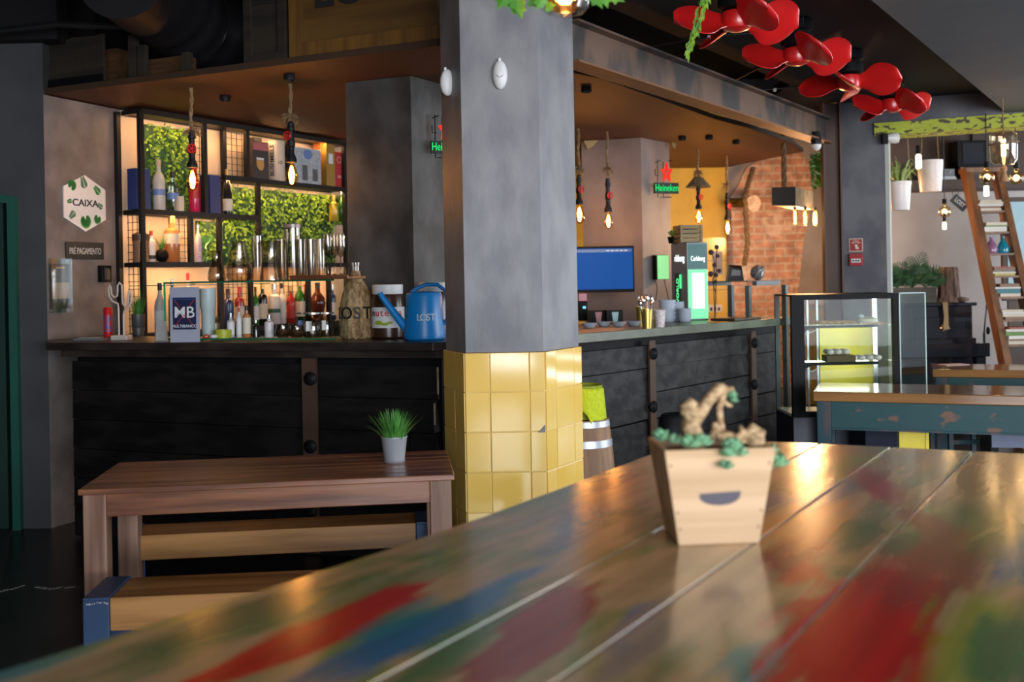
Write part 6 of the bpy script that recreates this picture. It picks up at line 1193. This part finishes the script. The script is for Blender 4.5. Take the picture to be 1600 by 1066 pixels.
for x in (-.15, .15):
    MB().box((x, .02, .22), (.03, .03, .44)).build('leg', tealleg, t); MB().box((x, .34, .22), (.03, .03, .44)).build('leg', tealleg, t)
MB().box((0, .02, .3), (.27, .02, .03)).build('stretcher', tealleg, t)

# ------------------------------------------------------------------ barrel with the lime cloth, bag by the bar
YBR = 5.15; k = YBR / F; zt1 = at(930, 655, YBR).z; rB = .155; bx_ = at(963, 700, YBR).x - rB
t = T('wine_barrel', 'small oak barrel with grey metal hoops beside the tiled pillar', 'barrel', (bx_, YBR + .05, 0)); oak = wood('oak_stave', (.30, .17, .085), (.17, .09, .045), .6, 2, 8, .4)
def br(z): return rB * (.80 + .2 * math.sin(PI * min(1, max(0, z / zt1)) * 1.0))
pr = [(br(zt1 * i / 14), zt1 * i / 14) for i in range(15)]; MB().lathe([(0, 0)] + pr + [(br(zt1) - .012, zt1), (br(zt1) - .012, zt1 - .02), (0, zt1 - .02)], n=36, cap=(0, 0)).build('staves', oak, t, smooth=True)
hoop = M('hoop_metal', (.42, .44, .47), .4, .6)
for y0, y1 in ((657, 666), (686, 697), (742, 752), (776, 786)):
    za, zb_ = at(930, y1, YBR).z, at(930, y0, YBR).z; za, zb_ = max(za, .01), min(zb_, zt1); MB().lathe([(br(za) + .002, za), (br(zb_) + .002, zb_)], n=36, cap=(0, 0)).build('hoop', hoop, t, smooth=True)
p = Vector((bx_ - .01, YBR + .04, zt1)); t = T('lime_bucket', 'bucket covered with a draped lime green cloth on top of the oak barrel', 'bucket', p); zb1 = at(930, 602, YBR).z - zt1
MB().lathe([(0, 0), (.075, 0), (.105, zb1), (.10, zb1), (.07, .01), (0, .01)], n=26).build('bucket_body', M('lime_dark', (.25, .3, .01), .6), t, smooth=True)
m = MB(); nn_ = 48; vs = []; 
for j in range(9):
    for i in range(nn_):
        a = 2 * PI * i / nn_; s = j / 8; drop = (.20 + .06 * math.sin(a * 2.0 + 2.4) + .03 * math.sin(5 * a)); r_ = .107 + .012 * s + .006 * math.sin(9 * a + 2 * s) * s; vs.append((r_ * math.cos(a) if j else .10 * math.cos(a), r_ * math.sin(a) if j else .10 * math.sin(a), zb1 + .004 - s * drop if j else zb1 - .012))
m.add(vs, [(j * nn_ + i, j * nn_ + (i + 1) % nn_, (j + 1) * nn_ + (i + 1) % nn_, (j + 1) * nn_ + i) for j in range(8) for i in range(nn_)]); o = m.build('cloth_drape', limecloth, t, smooth=True, sharp=80); sm = o.modifiers.new('thick', 'SOLIDIFY'); sm.thickness = .003
vb = at(1056, 690, 5.75); t = T('black_bag', 'black bag with white web lines standing before the plank-clad bar', 'bag', (vb.x, 5.72, 0), math.radians(35)); zb2 = at(1056, 645, 5.75).z
m = MB(); m.lathe([(0, 0), (.13, 0), (.145, .05), (.125, zb2 * .8), (.11, zb2 * .97), (.09, zb2), (0, zb2 - .02)], n=22); m.v = [(x * 1.0, y * .7, z) for x, y, z in m.v]; m.build('bag_body', blackpl, t, smooth=True)
m = MB()
for i in range(16): a = -PI / 2 + R.uniform(-1.2, 1.2); z = zb2 * R.uniform(.62, .95); a2 = a + R.uniform(-.35, .35); z2 = z + R.uniform(-.09, .09); rr = lambda z: .134 if z < zb2 * .8 else .126; m.tube([(rr(z) * math.cos(a), .7 * rr(z) * math.sin(a), z), (rr(z2) * math.cos((a + a2) / 2) * 1.01, .7 * rr(z2) * math.sin((a + a2) / 2) * 1.01, (z + z2) / 2), (rr(z2) * math.cos(a2), .7 * rr(z2) * math.sin(a2), z2)], .0022, 4)
m.build('web_print', M('web_white', (.45, .45, .5), .6), t)

# ------------------------------------------------------------------ room behind the opening
YL2 = 10.2; zl = at(1500, 294, YL2).z
t = T('loft_shelf', 'brown timber loft shelf high on the wall of the room beyond the lime beam', 'shelf', (3.62, YL2, zl)); bw = wood('loft_wood', (.055, .027, .013), (.03, .015, .008), .6, 0, 3, .2)
MB().box((2.6, .2, .04), (5.2, .45, .09)).build('shelf_board', bw, t); MB().box((2.6, .44, .5), (5.2, .03, .9)).build('back_panel', bw, t)
for x in (1.2, 2.45, 3.6): MB().box((x, .41, .5), (.06, .03, .85)).build('batten', bw, t)
zs_ = zl + .086; k = YL2 / F
v = at(1527, 260, YL2); t = T('old_television', 'old black box television on the loft shelf', 'television', (v.x, YL2 + .12, v.z)); hh_ = (260 - 217) * k; ww_ = 46 * k; zz_tv = v.z - zs_; ldw0 = wood('ladder_wood', (.20, .085, .032), (.12, .048, .018), .4, 2, 5, .15)
MB().box((0, .1, hh_ / 2), (ww_, .22, hh_)).build('casing', blackpl, t, bevel=.006); MB().box((.01, -.013, hh_ * .52), (ww_ * .72, .006, hh_ * .78)).build('screen', M('crt_glass', (.02, .024, .03), .12), t, bevel=.003)
v = at(1478, 268, YL2); t = T('stereo', 'small grey stereo on white books on the loft shelf', 'stereo', (v.x, YL2 + .06, zs_ + .036)); MB().box((0, .05, .04), (34 * k, .12, .075)).build('casing', M('stereo_grey', (.12, .12, .12), .4, .5), t, bevel=.002); MB().lathe([(.012, -.004), (.014, 0), (.012, .006)], (0, 0, 0), 14).build('dial', chrome, t, (.06, -.012, .045)).rotation_euler.x = PI / 2; MB().box((-.05, -.012, .045), (.09, .004, .03)).build('display', blackpl, t)
for i in range(2): tag(MB().box((0, 0, .009), (.27 - i * .02, .16, .017)).build('book', paperw, None, (v.x - .01, YL2 + .12, zs_ + .0005 + i * .0178)), ['lower white book under the small grey stereo', 'upper white book under the small grey stereo'][i], 'book', 'white books under the stereo')
t = T('wooden_crate', 'wide brown timber crate under the old television, behind the ladder top', 'crate', (v.x, YL2 + .02, zs_ + .001)) if 0 else T('wooden_crate', 'wide brown timber crate under the old television, behind the ladder top', 'crate', (at(1540, 270, YL2).x, YL2 + .0, zs_ + .001)); hc_ = zz_tv - .003
MB().box((0, .2, hc_ / 2), (.46, .3, hc_)).build('panel', bw, t)
for x in (-.215, .215): MB().box((x, .045, hc_ / 2), (.03, .015, hc_)).build('corner_post', ldw0, t)
# hanging white pots
def hpot(label, px0, px1, py0, py1, Y, rz=0):
    k = Y / F; c = at((px0 + px1) / 2, py1, Y); r = (px1 - px0) / 2 * k; h = (py1 - py0) * k; t = T('hanging_pot', label, 'plant pot', c, rz, 'white pots hung on ropes')
    MB().lathe([(0, 0), (r * .78, 0), (r * .8, .004), (r * .97, h * .86), (r * .97, h * .88), (r, h * .9), (r, h), (r * .94, h), (r * .76, h * .06), (0, h * .05)], n=28).build('pot', M('white_enamel', (.66, .60, .60), .35), t, smooth=True)
    for s in (-1, 1): MB().tube([(s * r * .9, 0, h * .9), (s * r * .55, 0, 3.3 - c.z)], .006, 6).build('rope', ropem, t)
    return t, r, h
t, r_, h_ = hpot('white hanging pot with a spider plant, next to the grey pillar', 1389, 1424, 284, 329, 8.6)
m = MB()
for i in range(90):
    a = R.uniform(0, 2 * PI); s = R.uniform(.1, .7); L = R.uniform(.30, .56); b0 = Vector((.03 * math.cos(a), .03 * math.sin(a), h_ * .9)); pts_ = [b0]; 
    for j in range(1, 6): q = j / 5; pts_.append(b0 + Vector((math.cos(a) * s * L * q, math.sin(a) * s * L * q, L * (1.05 * q - (.55 + s * .8) * q * q))))
    tg = Vector((-math.sin(a), math.cos(a), 0)) * .006
    for j in range(5): w0, w1 = 1 - j / 5 * .8, 1 - (j + 1) / 5 * .9; m.add([pts_[j] - tg * w0, pts_[j] + tg * w0, pts_[j + 1] + tg * w1, pts_[j + 1] - tg * w1], [(0, 1, 2, 3)])
m.build('spider_plant', M('spider_green', (.22, .36, .07), .5, 0, (30, (.42, .48, .18), .4, .6, (1, 1, 1), 2)), t)
hpot('larger white hanging pot without a plant, near the ladder', 1434, 1474, 251, 300, 8.9, .4)
v = at(1384, 217, 8.25); v = at(1382, 217, 8.12); t = T('flood_spot', 'small white spotlight on a black bracket beneath the end of the lime beam', 'spotlight', v); k = 8.1 / F; MB().box((0, 0, 0), (8 * k, .05, 16 * k)).build('bracket', blackpl, t); MB().lathe([(0, 0), (6 * k, 0), (9 * k, 10 * k), (8 * k, 17 * k), (0, 18 * k)], n=18).build('lamp_head', M('spot_white', (.7, .68, .62), .2), t, (4 * k, 0, 1 * k), smooth=True).rotation_euler = (0, PI / 2, 0)
def globe(label, px, py, r, Y, tube=None, power=1.5, topy=212):
    c = at(px, py, Y); k = Y / F; R_ = r * k; t = T('globe_bulb_lamp', label, 'pendant lamp', c, 0, 'globe bulbs in the room beyond')
    MB().lathe([(R_ * .32, R_ * 1.35), (R_ * .35, R_ * 1.0)] + [(R_ * math.sin(a), R_ * math.cos(a)) for a in [.42 + (PI - .42) * i / 11 for i in range(12)]], n=22, cap=(0, 0)).build('bulb', glass('globe_glass', (1, .84, .56), .04, .05, .3), t, smooth=True)
    MB().ball((0, 0, 0), R_ * .36, 10, 6).build('filament', emis('globe_hot', (1, .72, .4), 26), t); MB().tube([(0, 0, R_ * 1.3), (0, 0, R_ * 2.1)], R_ * .38, 10).build('socket', blackpl, t); MB().tube([(0, 0, R_ * 2.1), (0, 0, (3.3 if Y > 8.2 else 2.70) - c.z)], .004, 5).build('cord', cab, t)
    l = bpy.data.lights.new('bulb_light', 'POINT'); l.energy = power; l.color = (1, .7, .4); l.shadow_soft_size = .03; o = bpy.data.objects.new('bulb_light', l); C.objects.link(o); o.parent = t
def tubeb(label, px, y0, y1, Y, w, topy=None):
    c = at(px, y0, Y); k = Y / F; L = (y1 - y0) * k; t = T('tube_bulb_lamp', label, 'pendant lamp', c, 0, 'tube bulbs in the room beyond'); MB().lathe([(w * k * .3, 0), (w * k / 2, -L * .1), (w * k / 2, -L * .92), (w * k * .3, -L), (0, -L)], n=14, cap=(0, 0)).build('bulb', M('tube_frost', (.8, .75, .6), .3, em=(1, .85, .55), es=2.6), t, smooth=True); MB().tube([(0, 0, 0), (0, 0, 14 * k)], w * k * .42, 8).build('socket', blackpl, t)
    MB().tube([(0, 0, 14 * k), (0, 0, at(px, topy, Y).z - c.z if topy else 3.3 - c.z)], .004, 5).build('cord', cab, t)
globe('globe bulb glowing low before the grey wall, near the black tag', 1476, 331, 9.5, 8.6, topy=215); globe('globe bulb glowing before the top of the ladder', 1542, 277, 11.5, 7.9, topy=200); globe('globe bulb glowing at the very edge of the picture beyond the ladder', 1588, 278, 11, 7.9, topy=200)
tubeb('tube bulb glowing in front of the spider plant', 1435, 241, 264, 8.3, 9); tubeb('short tube bulb just below the globe bulb by the black tag', 1475.5, 347, 359, 8.6, 6, 339); tubeb('short tube bulb just below the globe bulb before the ladder', 1541, 290, 307, 7.9, 8, 284)
YJ = 7.2; k = YJ / F; c = at(1568, 232, YJ); t = T('glass_jar_lantern', 'big glass jar lantern tied with rope, beneath the lime beam', 'lantern', c); MB().lathe([(14 * k, 26 * k), (20 * k, 22 * k), (21 * k, 14 * k), (20 * k, -18 * k), (15 * k, -25 * k), (0, -26 * k)], n=26, cap=(0, 0)).build('glass_body', glass('lantern_glass', (1, .88, .72), .05, .10, .5), t, smooth=True)
m = MB(); m.tube([(21.5 * k * math.cos(a), 21.5 * k * math.sin(a), 8 * k + 3 * k * math.sin(a + 1)) for a in [2 * PI * i / 20 for i in range(21)]], .006, 6); m.build('rope_tie', ropem, t); MB().tube([(0, 0, 14 * k), (0, 0, -12 * k)], 3.2 * k, 10).build('bulb_core', emis('tube_hot', (1, .62, .25), 22), t)
for i, (a_, b_) in enumerate(((-26, -36), (-36, -52))): MB().lathe([(2 * k, a_ * k), (5 * k, (a_ + b_) / 2 * k), (4 * k if i == 0 else 7 * k, b_ * k)], n=12).build('rope_tassel', M('tassel_tan', (.42, .22, .10), .85), t, smooth=True)
MB().tube([(0, 0, 24 * k), (0, 0, 2.70 - c.z)], .005, 6).build('cord', ropem, t)
c = at(1499, 317, 10.16); k = 10.16 / F; t = T('luggage_tag', 'black tag with pale capitals hanging beside the ladder', 'tag', c, 0); rt_ = Matrix.Rotation(math.radians(42), 3, 'Y'); MB().box((0, 0, 0), (27 * k, .01, 15 * k), rt_).build('tag_board', blackl, t, bevel=.002); text('LOST', 9.5 * k, paperw, t, (.0, -.007, 0), (PI / 2, math.radians(42), 0), bold=.001, sx=.8); m = MB(); m.tube([(-6 * k + 5 * k * math.cos(a), 0, 16 * k + 6 * k * math.sin(a)) for a in [2 * PI * i / 12 for i in range(13)]], .003, 5); m.build('ring', blackmetal, t)
MB().tube([(-6 * k, 0, 21 * k), (-6 * k, 0, zl - c.z)], .002, 4).build('cord', cab, t)
# piano
YN = 9.4; k = YN / F; x1 = at(1525, 500, YN).x; zp = at(1500, 473, YN).z; t = T('upright_piano', 'glossy black upright piano with brass ornaments against the grey wall', 'piano', (x1 - 1.4, YN, 0)); pk = M('piano_black', (.010, .011, .016), .12, coat=.5)
MB().box((.70, .28, (zp - .03) / 2), (1.36, .5, zp - .03)).build('case', pk, t, bevel=.006); MB().box((.70, .27, zp - .015), (1.42, .56, .03)).build('lid', pk, t, bevel=.006)
zk = at(1500, 537, YN - .25).z; MB().box((.70, -.1, zk - .06), (1.40, .34, .12)).build('key_bed', pk, t, bevel=.006); MB().box((.70, .02, zk + .01), (1.36, .14, .05)).build('key_cover', pk, t, bevel=.01)
for x in (.06, 1.34): MB().box((x, -.18, (zk - .12) / 2), (.09, .09, zk - .12)).build('leg', pk, t, bevel=.01)
for x in (.42, 1.08): MB().box((x, .026, zp - .23), (.46, .012, .20)).build('front_panel', M('piano_panel', (.02, .02, .028), .1), t, bevel=.006); m = MB(); m.ball((x + .02, .012, zp - .23), (.022, .008, .034), 10, 6); m.ball((x + .02, .006, zp - .23), (.034, .006, .018), 10, 6); m.build('brass_ornament', gold, t, smooth=True)
t = T('planter_box', 'weathered grey wooden planter trough with palm-like fronds on the piano', 'planter', (at(1390, 470, YN + .1).x, YN + .06, zp + .001)); wp = (1462 - 1390) * k; hp = 24 * k; MB().box((wp / 2, .12, hp / 2), (wp, .24, hp)).build('trough', wood('grey_trough', (.10, .09, .07), (.06, .05, .04), .8), t, bevel=.003)
m = MB()
for cxp, cyz, n_, L0 in ((.10, hp, 11, .26), (.24, hp, 12, .40), (.36, hp, 10, .26), (.02, hp, 7, .2)):
    for i in range(n_):
        a = R.uniform(0, 2 * PI); e = R.uniform(.35, 1.4); L = L0 * R.uniform(.7, 1); d_ = Vector((math.cos(a) * math.cos(e), math.sin(a) * math.cos(e) * .7, math.sin(e))); p0_ = Vector((cxp, .12, cyz)); sd3 = d_.cross(Vector((0, 1, .1))).normalized()
        for j in range(2, 11):
            q = j / 10; pp_ = p0_ + d_ * L * q - Vector((0, 0, .12 * L * q * q)); ll = .10 * math.sin(PI * min(1, q * .85 + .1)) + .02
            for s in (-1, 1): m.leaf(pp_, (sd3 * s * .9 + d_ * .8), (0, -1, .2), ll, .012)
        m.tube([p0_, p0_ + d_ * L * .5 - Vector((0, 0, .03 * L)), p0_ + d_ * L - Vector((0, 0, .12 * L))], .003, 4)
m.build('fronds', darkleaf, t)
c = at(1487, 470, YN + .1); t = T('bark_log', 'piece of rough brown tree bark standing on the piano', 'log', (c.x, YN + .16, zp + .001)); bk_ = M('bark_rough', (.20, .12, .085), .9, 0, (14, (.06, .035, .025), .42, .58, (2.2, 2.2, .35), 6), .9)
m = MB(); m.lathe([(0, 0), (17 * k, 0), (16 * k, 8 * k), (14.5 * k, 30 * k), (15 * k, 50 * k), (12 * k, 56 * k), (0, 55 * k)], n=30); m.v = [(x * (1 + .12 * math.sin(9 * math.atan2(y, x) + z * 8)), y * (1 + .12 * math.sin(9 * math.atan2(y, x) + z * 8)), z) for x, y, z in m.v]; m.build('trunk', bk_, t, smooth=True, sharp=80)
m = MB(); m.ball((14 * k, -.04, 4 * k), (16 * k, .05, 4.5 * k), 10, 6); m.ball((-14 * k, -.04, 3 * k), (8 * k, .04, 4 * k), 8, 5); m.build('bark_chips', bk_, t, smooth=True)
c = at(1476, 472, YN - .02); t = T('draped_sash', 'tan cloth sash hanging over the front of the piano', 'cloth', (c.x, YN - .022, zp + .004)); MB().slab([(-4 * k, 0), (4 * k, 0), (4.5 * k, -36 * k), (7 * k, -41 * k), (-2 * k, -43 * k), (-4 * k, -38 * k), (-2 * k, -20 * k)], -.012, -.004).build('cloth_strip', M('tan_cloth', (.40, .26, .12), .8), t); MB().box((0, .06, 0), (8 * k, .16, .006)).build('cloth_top', M('tan_cloth', (.40, .26, .12), .8), t)
t = T('microphone_stand', 'thin black microphone stand behind the ladder foot', 'stand', (at(1538, 540, 9.95).x, 9.95, 0)); MB().tube([(0, 0, .0), (0, 0, at(1536, 520, 9.95).z)], .012, 8).build('pole', blackmetal, t); zt3 = at(1536, 520, 9.95).z; MB().tube([(0, 0, zt3), (.035, 0, at(1541, 470, 9.95).z)], .007, 8).build('boom', blackmetal, t); MB().ball((.03, -.02, zt3 + .02), (.02, .02, .04), 8, 5).build('clamp', blackpl, t)
for a in (0, 2.1, 4.2): MB().tube([(0, 0, .12), (.22 * math.cos(a), .22 * math.sin(a), .008)], .008, 6).build('leg', blackmetal, t)
# bookcase ladder
p_t, p_b = at(1514, 264, 9.35), at(1575, 563, 8.75); lw = at(1562, 300, 9.35).x - p_t.x
t = T('ladder_bookcase', 'leaning brown ladder bookcase with many shelves at the end of the room', 'bookcase', (0, 0, 0)); ldw = wood('ladder_wood', (.20, .085, .032), (.12, .048, .018), .4, 2, 5, .15)
p_b.z = max(p_b.z, 0); ext_ = (p_t - p_b).normalized(); pb2 = p_b + (p_b - p_t).normalized() * (p_b.z / ext_.z) if ext_.z > 0 else p_b
for s in (0, 1):
    o_ = Vector((lw * s, 0, 0)); A1, B1 = p_t + o_, pb2 + o_ * 1.06; dvz = (A1 - B1).normalized(); sx_ = Vector((.03, 0, 0)); sy_ = Vector((0, .13, 0))
    MB().hexa([B1 - sx_, B1 + sx_, A1 + sx_, A1 - sx_], [B1 - sx_ + sy_, B1 + sx_ + sy_, A1 + sx_ + sy_, A1 - sx_ + sy_]).build('side_rail', ldw, t)
MB().box((p_t + Vector((lw / 2, .07, -.01))), (lw + .06, .16, .04)).build('top_board', ldw, t)
rnd = ['cream', 'pale', 'brown', 'teal', 'green', 'red']; bcol = {'cream': (.55, .47, .36), 'pale': (.6, .55, .5), 'brown': (.22, .12, .07), 'teal': (.05, .18, .2), 'green': (.12, .22, .05), 'red': (.3, .07, .05), 'yellow': (.45, .36, .08), 'grey': (.2, .2, .2)}
def book(lab, c, w, d, h, col, rz=0, g=None): tag(MB().box((0, 0, h / 2), (w, d, h)).build('book', [M('book_' + col, bcol[col], .6)], None, c, rz, bevel=.001), lab, 'book', g)
rows = [(331, [('cream', 4), ('brown', 3), ('pale', 4), ('cream', 3), ('cream', 3)], 'below the top of the ladder'), (364, [('pale', 8), ('green', 2), ('cream', 5)], 'with the green cover shelf'), (398, None, ''), (433, [('yellow', 3), ('cream', 3), ('grey', 2), ('brown', 4), ('red', 2)], 'beneath the coloured vases'), (466, [('cream', 5), ('teal', 7), ('pale', 3), ('brown', 5)], 'with the teal books'), (502, [('brown', 4), ('cream', 4), ('pale', 4), ('cream', 3)], 'third from the ladder foot'), (541, [('cream', 5), ('brown', 3), ('pale', 5), ('green', 6), ('pale', 4), ('red', 3)], 'next to the ladder foot')]
orders = ['bottom', 'second', 'third', 'fourth', 'fifth', 'top']
for py, bk_l, where in rows:
    s = (py - 264) / (563 - 264); c = p_t.lerp(p_b, s); z = at(1540, py, c.y).z; s2 = (p_t.z - z) / (p_t.z - pb2.z); c = p_t.lerp(pb2, s2); MB().box((c.x + lw * .51, c.y + .09, z), (lw * 1.02 + (s2 * .03), .17, .018)).build('shelf_board', ldw, t)
    if bk_l:
        zz_ = z + .0095
        for i, (col, hpx) in enumerate(bk_l):
            h = hpx * 8.9 / F; book(orders[i] + ' ' + col + ' book of the pile on the ladder shelf ' + where, (c.x + lw * (.46 + R.uniform(-.04, .04)), c.y + .08, zz_), lw * R.uniform(.62, .8), .13, h, col, R.uniform(-.12, .12), 'books on the ladder'); zz_ += h + .0006
    else:
        for x, col, lab in ((.3, (.35, .16, .30), 'small purple glass vase on the ladder bookcase'), (.68, (.01, .28, .40), 'small bright teal glass vase on the ladder bookcase')):
            tv = T('glass_vase', lab, 'vase', (c.x + lw * x, c.y + .08, z + .0095)); MB().lathe([(0, 0), (.045, 0), (.055, .04), (.035, .09), (.014, .12), (.016, .15)], n=20, cap=(0, 0)).build('vase_body', M('vase' + str(x), col, .1, trans=.4), tv, smooth=True)
# picture at the edge, in a brown frame
c = at(1604, 400, 9.6); k = 9.6 / F; t = T('framed_mirror', 'tall mirror in a brown frame standing at the edge behind the ladder', 'mirror', (c.x, 9.8, 0)); zt4, zb4 = at(1590, 308, 9.8).z, at(1590, 470, 9.8).z
MB().box((.12, .02, (zt4 + zb4) / 2), (.50, .04, zt4 - zb4)).build('frame', bw, t, bevel=.004); MB().box((.12, -.003, (zt4 + zb4) / 2), (.40, .006, zt4 - zb4 - .09)).build('mirror_glass', M('mirror_pale', (.30, .45, .50), .5), t); MB().box((.12, .02, zb4 / 2), (.4, .03, zb4)).build('stand', bw, t)
